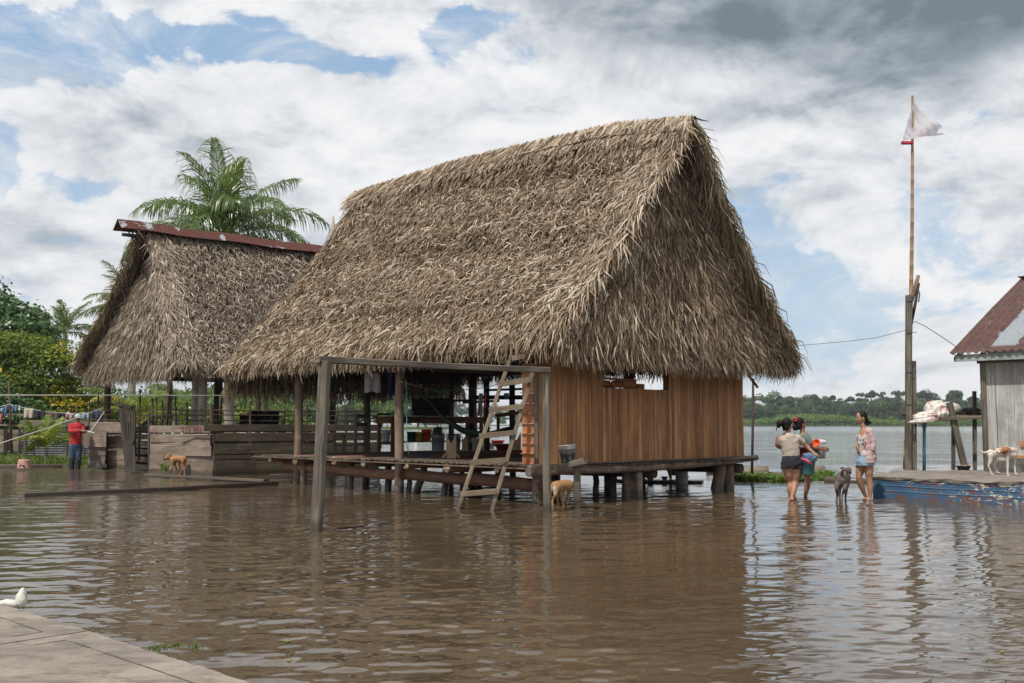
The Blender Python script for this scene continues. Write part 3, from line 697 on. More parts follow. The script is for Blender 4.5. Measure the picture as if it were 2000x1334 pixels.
OUT[0] = H2.dir(0, -1, .8)
p_ = [blades(h2_near, 18500, seed=71, L=(.15, .30), Wd=(.016, .034), yaw=.75, lift=(.02, .45), rmean=.5, rows=24),
      blades(h2_near, 3000, seed=72, b=(-.012, .04), L=(.35, .62), Wd=(.02, .036), lift=(-.05, .2), yaw=.22, droop=.9, pull=.9, rmean=.5),
      blades(h2_near, 2400, seed=73, a=(-.012, .05), L=(.25, .6), Wd=(.02, .034), lift=(0, .35), yaw=.4, droop=.5, rmean=.6)]
V, F, r_ = join(p_); o = npmesh('thatch_slope', V, F, M['thatch2'], hut, r_); under_sheet(h2_near, 26, 16, 'thatch_body', o, .15)
OUT[0] = H2.dir(0, 1, .8)
p_ = [blades(h2_far, 5000, seed=74, L=(.2, .4), Wd=(.02, .036), rmean=.4),
      blades(h2_far, 4200, seed=75, a=(-.014, .04), L=(.25, .55), Wd=(.02, .034), lift=(.05, .5), yaw=.8, droop=.7, pull=.3, rmean=.55),
      blades(h2_far, 1500, seed=76, b=(-.012, .04), L=(.35, .6), Wd=(.02, .036), droop=.9, pull=.9, yaw=.25, rmean=.45)]
V, F, r_ = join(p_); o = npmesh('thatch_slope', V, F, M['thatch_gable'], hut, r_); under_sheet(h2_far, 26, 16, 'thatch_body', o, .10)
OUT[0] = H2.dir(-1, 0, .3)
p_ = [blades(h2_gable, 14500, seed=77, L=(.22, .40), Wd=(.015, .032), yaw=.25, lift=(.02, .3), droop=.45, rmean=.48, rows=20),
      blades(h2_gable, 3200, seed=78, b=(-.014, .05), L=(.35, .6), Wd=(.018, .032), lift=(-.05, .15), yaw=.2, droop=.9, pull=.9, rmean=.48)]
V, F, r_ = join(p_); o = npmesh('thatch_gable', V, F, M['thatch2'], hut, r_); under_sheet(h2_gable, 20, 14, 'thatch_body', o, .12)
# corrugated ridge cap
def corrugated(m, p0, along, down, n, amp, L, D, r=.5, thick=.004):
    """sheet: corrugations run along 'down'; 'along' crosses them"""
    p0 = Vector(p0); al = Vector(along).normalized(); dn = Vector(down).normalized(); nr = al.cross(dn).normalized()
    b = len(m.v); k = n*6
    for i in range(k+1):
        q = p0+al*(L*i/k)+nr*(amp*math.sin(2*math.pi*i/6)); m.v.append(tuple(q)); m.v.append(tuple(q+dn*D))
    for i in range(k):
        a0 = b+2*i; m.face((a0, a0+2, a0+3, a0+1), [(L*i/k, 0), (L*(i+1)/k, 0), (L*(i+1)/k, D), (L*i/k, D)], r, True)
m = MB()
ap0 = H2.p(-.55, T2, 7.18); ap1 = H2.p(9.2, T2, 7.22)
al = (ap1-ap0); Lr = al.length
for sg, z0 in ((-1, 0), (1, .02)):
    b = len(m.v); n = 30
    dn = Vector((*(H2.B*sg), 0))*.34+Vector((0, 0, -.30)); D = dn.length; dn.normalize(); nr = al.normalized().cross(dn).normalized()
    ni, nj = 24, 34
    for j in range(nj+1):
        for i in range(ni+1):
            q = ap0.lerp(ap1, i/ni)+dn*(D*j/nj)+nr*(.014*math.sin(2*math.pi*j/6.6))+Vector((0, 0, .02*math.sin(i*.9)))
            m.v.append(tuple(q))
    for j in range(nj):
        for i in range(ni):
            a0 = b+j*(ni+1)+i; m.face((a0, a0+1, a0+ni+2, a0+ni+1), [(0, 0)]*4, .5, True)
m.build('ridge_cap', M['rust'], hut)
m = MB()
for k in range(4): m.tube([H2.w(.2+k*.02, T2-.5+.3*k, 6.4), H2.w(-.1, T2-.3+.2*k, 6.9)], .02, 6)
m.tube([H2.w(-.4, T2, 6.75), H2.w(9, T2, 6.85)], .05, 8); m.build('ridge_pole', M['log_dark'], hut)
def h2post(u, v, d, z1, rd, mat='palm_trunk', col=None):
    q = P(u, v, d); a = Vector((q.x, q.y, -.3)); b = Vector((q.x+random.uniform(-.04, .04), q.y, z1)); k = MB()
    k.tube([a.lerp(b, i/8) for i in range(9)], [rd*random.uniform(.95, 1.05) for _ in range(9)], 12, jit=.04, r=col); return k.build('post', M[mat], hut)
h2post(383, 800, 27.2, 3.1, .12); h2post(395, 800, 26.9, 3.1, .12); h2post(426, 800, 28.2, 3.1, .12, 'log_dark'); h2post(208, 800, 30.4, 3.1, .10, 'log_dark')
h2post(650, 800, 33.5, 3.1, .10, 'log_dark'); h2post(330, 800, 35, 3.1, .1, 'log_dark'); h2post(505, 800, 36, 3.1, .1, 'log_dark')
m = MB(); m.tube([H2.w(-.2, .3, 2.75), H2.w(9, .3, 2.75)], .07, 8); m.tube([H2.w(-.3, 6, 2.8), H2.w(9, 6, 2.8)], .07, 8)
for k in range(10): m.tube([H2.w(.2+k, .1, 2.7), H2.w(.3+k, T2, 6.7)], .04, 6); m.tube([H2.w(.2+k, 6.3, 2.75), H2.w(.3+k, T2, 6.7)], .04, 6)
m.build('rafters', M['log_dark'], hut)

# ---------------------------------------------------------------- the pen of boards
pen = thing('animal_pen', tuple(G(415, 930)), 'pen fence of weathered horizontal boards with stick rails above, beneath the left thatched roof', 'fence')
def board(m, u0, u1, v0, v1, d0, d1, th=.03, r=None, dv=0):
    """a plank given by its ends at their true distances, upright"""
    a = P(u0, (v0+v1)/2, d0); b = P(u1, (v0+v1)/2+dv, d1); h = (v1-v0)*(d0+d1)/2/FPX
    m.beam(a, b, th, h, r=r)
PB = (G(292, 925).y, G(415, 930).y)
m = MB()
for (v0, v1, u0, u1) in [(831, 845, 293, 416), (847.5, 864, 294, 418), (860.5, 890.5, 294, 413), (888, 918, 293, 418), (912, 934, 292, 416)]:
    board(m, u0, u1, v0, v1, PB[0]+random.uniform(-.03, .03), PB[1]+random.uniform(-.03, .03), r=random.uniform(.55, .9))
m.build('board_panel', M['fence'], pen)
m = MB(); m.tube([P(350, 852, 26.5), P(380, 850, 26.3), P(414, 848.5, 25.9)], .022, 6, .9); m.build('stick', M['fence'], pen)
PC = lambda u: 25.98+(u-415)/305*2.6
m = MB(); 
for (v0, v1, spans) in [(829, 842, [(398, 560), (558, 742)]), (846, 862, [(421, 540), (538, 745)]), (866.5, 879, [(418, 463), (462, 600), (596, 745)]), (877, 887, [(416, 492), (494, 742)]), (890, 897.5, [(418, 491)]),
                        (890, 899, [(493, 560), (560, 740)]), (900, 929, [(419, 499)]), (903, 928, [(500, 580), (578, 740)])]:
    for (u0, u1) in spans:
        sh = -(0 if v0 < 835 else (v0-828)*.085*(u1-415)/305); sh0 = -(0 if v0 < 835 else (v0-828)*.085*(u0-415)/305)
        board(m, u0, u1, v0+sh0, v1+sh0, PC(u0), PC(u1), dv=sh-sh0, r=random.uniform(.3, .9))
m.build('board_panel', M['fence_dark'], pen)
for u, v0, v1, d in [(415, 790, 925, 26.1), (489, 783, 928, 26.7), (600, 790, 920, 27.7), (676, 795, 915, 28.3), (742, 800, 905, 28.8), (291, 808, 925, 27.5)]:
    m = MB(); m.beam(P(u, v1, d+.06), P(u+random.uniform(-1, 1), v0, d+.06), .05, .06, up=(0, 1, 0)); m.build('post', M['stick'], pen)
m = MB()
DA = 30.4
for (v0, v1, u0, u1, r) in [(824, 845, 176, 238, .8), (842.5, 873, 164, 208, .8), (873, 889, 173, 207, .6), (889.5, 900, 175, 206, .35), (899, 908, 173, 205, .7), (907, 914, 170, 208, .8),
                         (848.5, 870, 209, 243, .6), (870.5, 898.5, 208, 246, .9), (898, 921, 208, 250, .75), (824, 846, 238, 262, .5)]:
    board(m, u0, u1, v0, v1, DA+random.uniform(-.04, .04), DA-.9*(u1-u0)/70, r=r)
m.build('board_panel', M['fence'], pen)
m = MB()                                         # stick rails above the boards
def rail(pts, rd=.018): m.tube([P(u, v, d) for u, v, d in pts], [rd*random.uniform(.8, 1.2) for _ in pts], 6, jit=.1)
for dv in (0, 9, 19.5):
    rail([(180, 800+dv, 30.6), (235, 801+dv, 29.8), (300, 802+dv, 27.6), (360, 801+dv, 26.8), (415, 802+dv, 26.3)])
    rail([(405, 801+dv, 26.2), (480, 802+dv, 26.8), (560, 803+dv, 27.5), (650, 802+dv+1, 28.2), (738, 803+dv, 28.9)])
m.build('rail', M['stick'], pen)
for u, v0, v1, d, du in [(192, 768, 850, 30.6, 1), (175, 782, 850, 30.9, 0), (180, 785, 850, 31, 2), (149, 792, 850, 31, 0), (263, 790, 890, 28.7, 2), (274, 760, 900, 28.3, -3), (298, 778, 850, 27.7, 0), (306, 777, 850, 27.5, -1), (318, 783, 850, 27.3, -3),
                     (332, 764, 850, 27.2, -8), (343, 774, 850, 27, 1), (365, 785, 850, 26.8, 0), (489, 782, 860, 26.9, 0), (557, 772, 850, 27.6, -3), (659, 792, 850, 28.4, -5), (676, 795, 850, 28.5, 0), (722, 799, 850, 28.8, 0), (430, 770, 850, 26.4, -1), (411, 790, 870, 26, 2)]:
    m = MB(); m.tube([P(u, v0, d), P(u+du, v1, d)], [.022, .032], 7, jit=.1); m.build('stake', M['stick'], pen)
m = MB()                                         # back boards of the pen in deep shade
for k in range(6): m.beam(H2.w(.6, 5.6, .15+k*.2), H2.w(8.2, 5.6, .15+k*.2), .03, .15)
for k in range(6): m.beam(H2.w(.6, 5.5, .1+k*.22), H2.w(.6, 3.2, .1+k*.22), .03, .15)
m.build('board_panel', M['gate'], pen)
# red painted lettering on the top board
tx = bpy.data.curves.new('painted_text', 'FONT'); tx.body = '015 VN'; tx.size = .22; tx.extrude = .001; tx.offset = -.001; tx.space_character = 1.15
to = bpy.data.objects.new('painted_text', tx); COL.objects.link(to)
q = P(355.5, 844, 26.62); dr = (P(413, 838, PB[1])-P(294, 838, PB[0])); to.parent = pen
nr = Vector((dr.y, -dr.x, 0)).normalized()
to.location = Vector(P(357, 843.6, 26.66))+nr*.03-BASE[pen.name]
k_ = (Vector(to.location)+BASE[pen.name]-P(294, 838, PB[0])).dot(nr); to.location -= nr*(k_-.034)
to.rotation_euler = (math.pi/2, 0, math.atan2(dr.y, dr.x)); bpy.context.view_layer.update()
tm_ = bpy.data.meshes.new_from_object(to.evaluated_get(bpy.context.evaluated_depsgraph_get())); l_, e_ = to.location.copy(), to.rotation_euler.copy(); bpy.data.objects.remove(to)
to = bpy.data.objects.new('painted_text', tm_); COL.objects.link(to); to.parent = pen; to.location = l_; to.rotation_euler = e_; tm_.materials.clear(); tm_.materials.append(plain('red_paint', (.22, .035, .025), .8, .4, 30))
gt = thing('pen_gate', tuple(G(255, 923)), 'dark slatted gate leaning in the pen opening, its planks on end', 'gate')
TL, TR, BL, BR = P(232, 787, 28.2), P(257, 793, 27.9), P(247, 926, 27.7), P(263, 923, 27.5)
def gq(x, y): return TL.lerp(TR, x).lerp(BL.lerp(BR, x), y)
m = MB()
m.beam(gq(-.02, .02), gq(1.02, .02), .04, .10); m.beam(gq(0, .56), gq(1, .56), .04, .12)
for x in (0.04, .27, .5, .73, .96): m.beam(gq(x, 0)+Vector((0, .03, 0)), gq(x, 1)+Vector((0, .03, 0)), .075 if x in (.04, .96) else .05, .03, up=(0, 1, 0))
for x in (.2, .5, .8): m.beam(gq(x, .58), gq(x, 1), .13, .03, up=(0, 1, 0))
m.build('slats', M['gate'], gt)
tp = thing('black_tarpaulin', tuple(P(508, 828, 31)), 'black sheet hung over the far rail of the pen beneath the left roof', 'tarpaulin')
m = MB(); n = 12
for j in range(5):
    for i in range(n+1):
        m.v.append(tuple(P(468+i*6.4, 803+j*7+(4 if i < 3 else 0)*(1-j/4)+2*math.sin(i), 31+.12*math.sin(i*1.3)+.05*j)))
for j in range(4):
    for i in range(n): a0 = j*(n+1)+i; m.face((a0, a0+1, a0+n+2, a0+n+1), [(0, 0)]*4, .5, True)
m.build('sheet', plain('black_plastic', (.012, .012, .013), .5, .2, 6), tp)
m = MB(); m.tube([P(460, 802, 31), P(620, 803, 32)], .025, 6); m.build('pole', M['stick'], tp)

# boards and logs lying on the water
def floater(name, pts, w_, h_, mat, label, cat='plank', rnd=None, grp=None):
    m = MB(); pts = [Vector(p) for p in pts]
    for a, b in zip(pts, pts[1:]): m.beam(a, b, w_, h_, r=rnd)
    o = m.build(name, M[mat]); 
    return tag(o, label, cat, grp)
floater('floating_plank', [G(46, 971)+Vector((0, 0, .03)), G(300, 960)+Vector((0, 0, .035)), G(541, 947.5)+Vector((0, 0, .04))], .12, .09, 'log_dark', 'long dark beam lying flat on the water in front of the board pen')
floater('floating_plank', [G(286, 930)+Vector((0, 0, .04)), G(400, 937)+Vector((0, 0, .05)), G(520, 943)+Vector((0, 0, .05))], .16, .06, 'fence', 'pale plank walkway on the water where the brown dog stands', rnd=.8)
floater('floating_plank', [Vector((-30, 30.95, .05)), G(60, 914)+Vector((0, 0, .06)), G(172, 912)+Vector((0, 0, .06))], .10, .10, 'fence', 'grey plank edging the grassy bank by the man in red', rnd=.6)
floater('floating_plank', [G(160, 942), G(245, 941)], .1, .04, 'log_dark', 'thin half sunk stick in the water beyond the long dark beam', 'stick')
# ---------------------------------------------------------------- banks
def land(name, pts, z, mat, thick=1.0):
    return sheet(name, pts, z, mat, thick)
land('left_bank', [(-70, 31.3), (-30, 31.2), (-12.9, 31.2), (-12.2, 33), (-9.5, 38), (-7.5, 48), (-12, 75), (-35, 100), (-120, 100), (-120, 45)], .07, M['grass_ground'])
def grass_patch(name, poly_fn, n, h, wd, mat, z, seed, lean=.5, parent=None):
    g = np.random.default_rng(seed); xy = poly_fn(g, n); n = len(xy); hh = g.uniform(*h, n); az = g.uniform(0, 6.28, n)
    cl = smooth_noise(xy[:, 0]*1.5, xy[:, 1]*1.5, seed); hh = hh*np.clip(1+.6*cl, .3, 1.8)
    sd = np.stack([np.cos(az), np.sin(az), az*0], 1)*(wd*.5); ld = g.normal(0, lean, (n, 2))*hh[:, None]
    b = np.column_stack([xy, np.full(n, z)]); t = b+np.column_stack([ld, hh]); mid = b+np.column_stack([ld*.3, hh*.6])
    V = np.stack([b-sd, b+sd, mid-sd, mid+sd, t-sd*.3, t+sd*.3], 1).reshape(-1, 3); i = np.arange(n)[:, None]*6
    F = np.concatenate([i+np.array([0, 1, 3, 2]), i+np.array([2, 3, 5, 4])], 1).reshape(-1, 4)
    return npmesh(name, V, F, mat, parent, np.repeat(np.clip(g.normal(.5, .2, n)+cl*.25, 0, 1), 2))
def pf(g, n):
    y = 31.3+g.random(n)**1.6*9; x = -13.2-g.random(n)*12; return np.column_stack([x, y])
tag(grass_patch('grass', pf, 14000, (.03, .2), .03, M['grass'], .06, 5), 'patchy green and straw coloured grass growing on the bank behind the man', 'grass', kind='stuff')

# ---------------------------------------------------------------- palms
def frond(g, base, az, el, L, droop, nl=46, ll=.75, wd=.035, vdrop=.45, curl=0):
    """one coconut leaf: stem and two ranks of leaflets"""
    n = 14; pts = [np.array(base, float)]; dirs = []; azz = az
    for k in range(n):
        t = k/n; e = el-droop*t**1.25; azz += curl/n
        d = np.array([math.cos(azz)*math.cos(e), math.sin(azz)*math.cos(e), math.sin(e)]); dirs.append(d); pts.append(pts[-1]+d*L/n)
    pts = np.array(pts); dirs = np.array(dirs+[dirs[-1]])
    V = []; F = []; Rr = []
    sd0 = np.cross(dirs[0], (0, 0, 1)); sd0 /= np.linalg.norm(sd0)+1e-9
    wr = np.linspace(.05, .008, n+1)*L/4
    for k in range(n+1): V += [pts[k]-sd0*wr[k], pts[k]+sd0*wr[k]]
    for k in range(n): F.append((2*k, 2*k+1, 2*k+3, 2*k+2)); Rr.append(.75)
    rb = g.normal(.45, .14)
    for i in range(nl):
        t = .13+.87*(i+g.random()*.5)/nl; x = t*n; k = min(int(x), n-1); q = pts[k]+(pts[k+1]-pts[k])*(x-k); d = dirs[k]
        sd = np.cross(d, (0, 0, 1.)); sd /= np.linalg.norm(sd)+1e-9; up = np.cross(sd, d)
        l_ = ll*(math.sin(math.pi*min(1, .18+.82*t**.8))**.6+.12)*g.uniform(.85, 1.1)
        for s in (-1, 1):
            v0 = sd*s*.75+d*(.6+.6*t)+up*g.uniform(.0, .3); v0 /= np.linalg.norm(v0)
            v1 = v0+np.array([g.normal(0, .12), g.normal(0, .12), -vdrop*g.uniform(.5, 1.9)]); v1 /= np.linalg.norm(v1)
            v2 = v1+np.array([0, 0, -vdrop*2.0*g.uniform(.4, 1.6)]); v2 /= np.linalg.norm(v2)
            w_ = np.cross(v0, up); w_ = w_/(np.linalg.norm(w_)+1e-9)*.6+up*g.uniform(-.5, .5); w_ /= np.linalg.norm(w_)+1e-9; w_ = w_*wd*.5
            a = q; b = a+v0*l_*.35; c = b+v1*l_*.35; e_ = c+v2*l_*.3; o = len(V)
            V += [a-w_*.5, a+w_*.5, b-w_, b+w_, c-w_*.8, c+w_*.8, e_-w_*.15, e_+w_*.15]
            F += [(o, o+1, o+3, o+2), (o+2, o+3, o+5, o+4), (o+4, o+5, o+7, o+6)]; rr = min(1, max(0, rb+g.normal(0, .12)+.25*(t > .93))); Rr += [rr]*3
    return V, F, Rr
def palm(name, base, top, specs, label, cat='palm', leaf='palm_leaf', trunk_r=(.2, .13), seed=1, group=None, lean=.0, nl=46, ll=.75, wd=.035, vdrop=.45):
    o = thing(name, tuple(base), label, cat, group); g = np.random.default_rng(seed)
    b, t = Vector(base), Vector(top)
    if (t-b).length > .3:
        m = MB(); n = 14; m.tube([b.lerp(t, k/n)+Vector((lean*math.sin(math.pi*k/n), 0, 0)) for k in range(n+1)], [trunk_r[0]+(trunk_r[1]-trunk_r[0])*(k/n)+(.015 if k % 2 else 0) for k in range(n+1)], 12, jit=.03)
        m.build('trunk', M['palm_trunk'], o)
    V = []; F = []; Rr = []
    for (az, el, L, dr, cu) in specs:
        v, f, r = frond(g, t, az, el, L, dr*(1.2 if vdrop > .6 else 1), curl=cu, nl=nl, ll=ll, wd=wd, vdrop=vdrop); k = len(V); V += v; F += [tuple(i+k for i in q) for q in f]; Rr += r
    npmesh('fronds', np.array(V), np.array(F), M[leaf], o, np.array(Rr)); return o
g_ = np.random.default_rng(77)
# image-plane azimuths: 0 = right, pi = left, pi/2 = away
sp = [(.15, .50, 4.2, 1.55, .1), (3.05, .62, 4.2, 1.3, -.1), (3.3, .25, 4.0, 1.0, .1), (2.8, .95, 4.2, 1.2, 0), (.35, .85, 4.4, 1.3, 0), (.05, .15, 4.3, 1.25, .1), (1.57, 1.35, 4.0, .6, .2), (4.5, 1.38, 3.9, .5, .3),
      (-1.3, .85, 3.8, 1.3, .2), (-1.8, .6, 3.6, 1.5, .2), (-.7, .9, 4.0, 1.4, 0), (-2.4, .85, 4.0, 1.4, 0), (1.0, .9, 4.2, 1.1, .1), (2.2, .95, 4.2, 1.1, -.1), (-2.9, .45, 4.0, 1.3, .1), (-.3, .45, 4.2, 1.4, 0),
      (.6, 1.15, 4.2, .8, .1), (2.5, 1.2, 4.2, .8, 0), (-1.5, .2, 3.3, 1.3, .1), (-2.2, .15, 3.4, 1.2, 0), (-.8, .1, 3.6, 1.2, 0), (1.6, .3, 3.6, 1.2, 0), (2.9, -.1, 3.4, .8, 0), (.2, -.1, 3.4, .9, 0), (-1.2, 1.2, 3.9, .9, .2), (-2.0, 1.25, 3.8, .8, 0)]
ct = P(440, 468, 37.5)
palm('coconut_palm', (ct.x+.3, ct.y+.3, .05), ct, sp, 'tall coconut palm with wide green crown rising behind the left thatched roof', seed=5, nl=54, ll=1.5, wd=.046, vdrop=.95)
def ring(n, el, L, dr, g, j=.3): return [(2*math.pi*k/n+g.uniform(-j, j), el+g.uniform(-.25, .25), L*g.uniform(.85, 1.1), dr*g.uniform(.8, 1.2), g.uniform(-.2, .2)) for k in range(n)]
t_ = P(262, 600, 44); palm('coconut_palm', (t_.x, t_.y, .05), t_, ring(11, .45, 2.5, 1.2, g_)+ring(5, 1.1, 2.4, .8, g_), 'coconut palm whose leaf tips stick out past the left edge of the left thatched roof', seed=6, nl=44)
t_ = P(128, 652, 64); palm('coconut_palm', (t_.x, t_.y, .05), t_, ring(10, .5, 3.0, 1.2, g_)+ring(5, 1.1, 2.8, .8, g_), 'distant small palm between the yellow green bush and the left thatched roof', seed=7, nl=36, wd=.06)
# low palms behind the pen, seen below the eaves
t_ = P(272, 795, 36.5); palm('young_palm', (t_.x, t_.y, .05), (t_.x, t_.y, 1.3), ring(9, .95, 2.6, 1.7, g_), 'young palm with drooping yellow green leaves behind the dark pen gate', leaf='palm_yellow', seed=8, trunk_r=(.13, .1), nl=40, ll=.6)
t_ = P(520, 800, 40); palm('young_palm', (t_.x, t_.y, .05), (t_.x, t_.y, 2.3), ring(10, .8, 2.8, 1.9, g_), 'young palm with dark hanging leaves under the eaves between both thatched roofs', seed=9, trunk_r=(.13, .1), nl=44, ll=.7)
t_ = P(345, 800, 41); palm('young_palm', (t_.x, t_.y, .05), (t_.x, t_.y, 1.9), ring(9, .8, 2.8, 1.8, g_), 'young green palm behind the lettered board of the pen', seed=10, trunk_r=(.13, .1), nl=40, ll=.65)
t_ = P(455, 810, 43); palm('young_palm', (t_.x, t_.y, .05), (t_.x, t_.y, 1.2), ring(9, .8, 2.5, 1.7, g_), 'young palm behind the dark house post right of the pale twin posts', leaf='palm_yellow', seed=11, trunk_r=(.13, .1), nl=40, ll=.6)
# yellowing seedling palm on the bank
q = G(90, 906, .07)
sy = [(2.9, .75, 1.25, 1.2, 0), (3.3, 1.05, 1.15, .7, 0), (.25, .72, 1.2, .25, 0), (.1, .5, 1.3, .3, .2), (-2.2, 1.1, 1.2, .5, 0), (-.8, 1.0, 1.15, .6, 0), (2.0, 1.25, 1.2, .3, 0), (1.2, 1.2, 1.2, .4, 0), (-1.6, .9, 1.0, 1.1, 0), (2.6, .55, 1.0, 1.5, 0)]
palm('young_palm', q, (q.x, q.y, .55), sy, 'small yellowing palm seedling on the bank left of the man in red', leaf='palm_yellow', seed=12, trunk_r=(.05, .035), nl=26, ll=.42, wd=.045)

# ---------------------------------------------------------------- broadleaf trees
def crown(blobs, n, size, seed, shell=.55, flat=.35):
    g = np.random.default_rng(seed); c = np.array([b[:3] for b in blobs], float); r = np.array([b[3] for b in blobs], float)
    w_ = r**2; k = g.choice(len(blobs), n, p=w_/w_.sum())
    u = g.normal(size=(n, 3)); u /= np.linalg.norm(u, axis=1)[:, None]
    u[:, 2] = np.where(u[:, 2] < -.3, -u[:, 2]*.4, u[:, 2])
    rad = r[k]*(shell+(1-shell)*g.random(n)**.5)*(1+.22*smooth_noise(u[:, 0]*4+k, u[:, 1]*4+u[:, 2]*3, seed))
    p = c[k]+u*rad[:, None]*np.array([1, 1, .8])
    nr = u*(1-flat)+np.array([0, 0, flat])+g.normal(0, .45, (n, 3)); nr /= np.linalg.norm(nr, axis=1)[:, None]
    t1 = np.cross(nr, g.normal(size=(n, 3))); t1 /= np.linalg.norm(t1, axis=1)[:, None]; t2 = np.cross(nr, t1)
    sz = g.uniform(size*.6, size*1.3, n)[:, None]
    V = np.stack([p-t1*sz*.5, p+t2*sz*.28, p+t1*sz*.5, p-t2*sz*.28], 1).reshape(-1, 3); F = np.arange(4*n).reshape(-1, 4)
    clump = g.normal(0, .16, len(blobs))[k]+.2*smooth_noise(p[:, 0]*6/size/20, p[:, 2]*6/size/20, seed+1)
    return V, F, np.clip(g.normal(.48, .16, n)+clump, 0, 1)
def tree(name, base, blobs, n, size, mat, label, seed, trunk=.2, cat='tree', group=None, bark='bark', limbs=True, parent=None):
    """base world; blobs relative to base (x, y, z, r)"""
    o = thing(name, tuple(base), label, cat, group); b = Vector(base)
    V, F, Rr = crown([(b.x+x, b.y+y, b.z+z, r) for x, y, z, r in blobs], n, size, seed)
    npmesh('crown', V, F, M[mat], o, Rr)
    m = MB(); zc = min(z for _, _, z, _ in blobs); cx = sum(q[0] for q in blobs)/len(blobs)*.4; fork = b+Vector((cx*.5, 0, zc*.75))
    m.tube([b-Vector((0, 0, .2)), b.lerp(fork, .5)+Vector((trunk*.3, 0, 0)), fork], [trunk*1.2, trunk, trunk*.85], 8, jit=.05)
    for x, y, z, r in blobs[:9]:
        e = b+Vector((x, y, z)); mid = fork.lerp(e, .5)+Vector((0, 0, r*.1)); m.tube([fork, mid, e], [trunk*.6, trunk*.4, trunk*.12], 6)
    m.build('trunk', M[bark], o); return o
def blobset(g, W_, H0, H1_, n, r): return [(g.uniform(-W_, W_)*.8, g.uniform(-W_, W_)*.8, g.uniform(H0, H1_), r*g.uniform(.7, 1.2)) for _ in range(n)]
q = P(20, 828, 54); tree('mango_tree', (q.x, q.y, 0), [(0, 0, 6.2, 2.5), (1.0, 0, 5.6, 1.7), (-1.6, -.5, 7.2, 2.2), (-3.0, 0, 8.2, 2.4), (.6, -1, 4.6, 2.0), (-2, -1, 5.3, 2.4), (-4.5, 0, 6, 3), (-1, 1, 3.6, 2.2), (.9, 0, 6.9, 1.0)], 17000, .30, 'leaf_mango', 'dark green round mango tree at the left edge behind the yellow green bush', 3, .35)
q = P(60, 828, 43); tree('flowering_tree', (q.x, q.y, 0), [(0, 0, 4.2, 1.5), (-1.5, 0, 4.4, 1.4), (1.4, -.3, 3.9, 1.3), (2.1, 0, 3.0, 1.1), (-2.6, 0, 3.4, 1.5), (.4, -.6, 2.9, 1.5), (-1.2, -.6, 2.6, 1.5), (1.6, -.4, 2.0, 1.2), (-2.8, -.5, 2.0, 1.4), (0, -.4, 1.7, 1.3), (2.6, .3, 1.8, 1.0)], 22000, .17, 'leaf_yellow', 'broad yellow green tree dotted with orange leaves, left of the left thatched roof', 4, .14)
q = P(150, 828, 46); tree('dark_bush', (q.x, q.y, 0), [(0, 0, 2.2, 1.6), (1.6, 0, 2.0, 1.4), (-1.6, 0, 2.6, 1.6), (2.6, 0, 1.4, 1.2), (-3, 0, 2, 1.5), (.6, 0, 1, 1.2), (-2, 0, 1, 1.4)], 12000, .2, 'leaf_mango', 'dense dark bush under the left edge of the left thatched roof', 5, .12, cat='bush')
q = P(-40, 828, 40); tree('dark_bush', (q.x, q.y, 0), [(0, 0, 2.0, 1.8), (1.6, 0, 1.5, 1.3), (-1.6, 0, 2.6, 1.6), (.6, 0, 1, 1.2), (2.8, 0, .9, 1.0)], 9000, .18, 'leaf_mango', 'dense dark bush behind the clothes line at the left edge', 6, .12, cat='bush')
for k, (u, d, h, lb) in enumerate([(240, 52, 3.2, 'green bush seen below the eaves left of the dark pen gate'), (310, 58, 3.6, 'green bush seen below the eaves above the lettered pen board'), (440, 56, 3.4, 'green bush seen behind the dark posts of the left roof'), (560, 60, 3.0, 'pale green bush seen between both thatched roofs above the pen'), (375, 62, 3.8, 'green bush seen behind the pale twin posts')]):
    q = P(u, 828, d); g = np.random.default_rng(60+k); tree('green_bush', (q.x, q.y, 0), blobset(g, 2.4, .8, h-1.2, 7, 1.3), 5000, .24, 'leaf_light', lb, 61+k, .1, cat='bush')

# ---------------------------------------------------------------- far banks
def far_variant(k, mat, bark, kind):
    g = np.random.default_rng(200+k)
    if kind == 'round': bl = [(g.uniform(-.22, .22), g.uniform(-.22, .22), g.uniform(.45, .85), g.uniform(.13, .2)) for _ in range(9)]+[(g.uniform(-.25, .25), g.uniform(-.2, .2), g.uniform(.1, .4), .2) for _ in range(7)]
    elif kind == 'umbrella': bl = [(g.uniform(-.34, .34), g.uniform(-.3, .3), g.uniform(.80, .93), g.uniform(.07, .12)) for _ in range(11)]
    elif kind == 'tall': bl = [(g.uniform(-.12, .12), g.uniform(-.12, .12), g.uniform(.3, .9), g.uniform(.1, .15)) for _ in range(11)]
    else: bl = [(g.uniform(-.4, .4), g.uniform(-.3, .3), g.uniform(.12, .75), g.uniform(.14, .22)) for _ in range(15)]
    V, F, Rr = crown(bl, 2600 if kind != 'umbrella' else 1300, .062, 210+k, shell=.5)
    me = MB(); tr = .013
    me.tube([(0, 0, -.02), (.01, 0, .4), (0, 0, .8)], [tr*1.4, tr, tr*.5], 6, .6)
    for x, y, z, r in bl[:7]: me.tube([(0, 0, max(.2, z-.25)), (x*.6, y*.6, z-.08), (x, y, z)], [tr*.7, tr*.5, tr*.3], 5, .6)
    return V, F, Rr, me, mat, bark
FV = [far_variant(0, 'leaf_far', 'bark_pale', 'round'), far_variant(1, 'leaf_far2', 'bark_pale', 'umbrella'), far_variant(2, 'leaf_far', 'bark', 'tall'), far_variant(3, 'leaf_far2', 'bark', 'wide'), far_variant(4, 'leaf_far', 'bark_pale', 'umbrella'), far_variant(5, 'leaf_far2', 'bark_pale', 'round'), far_variant(6, 'leaf_light', 'bark', 'wide')]
PROTO = {}
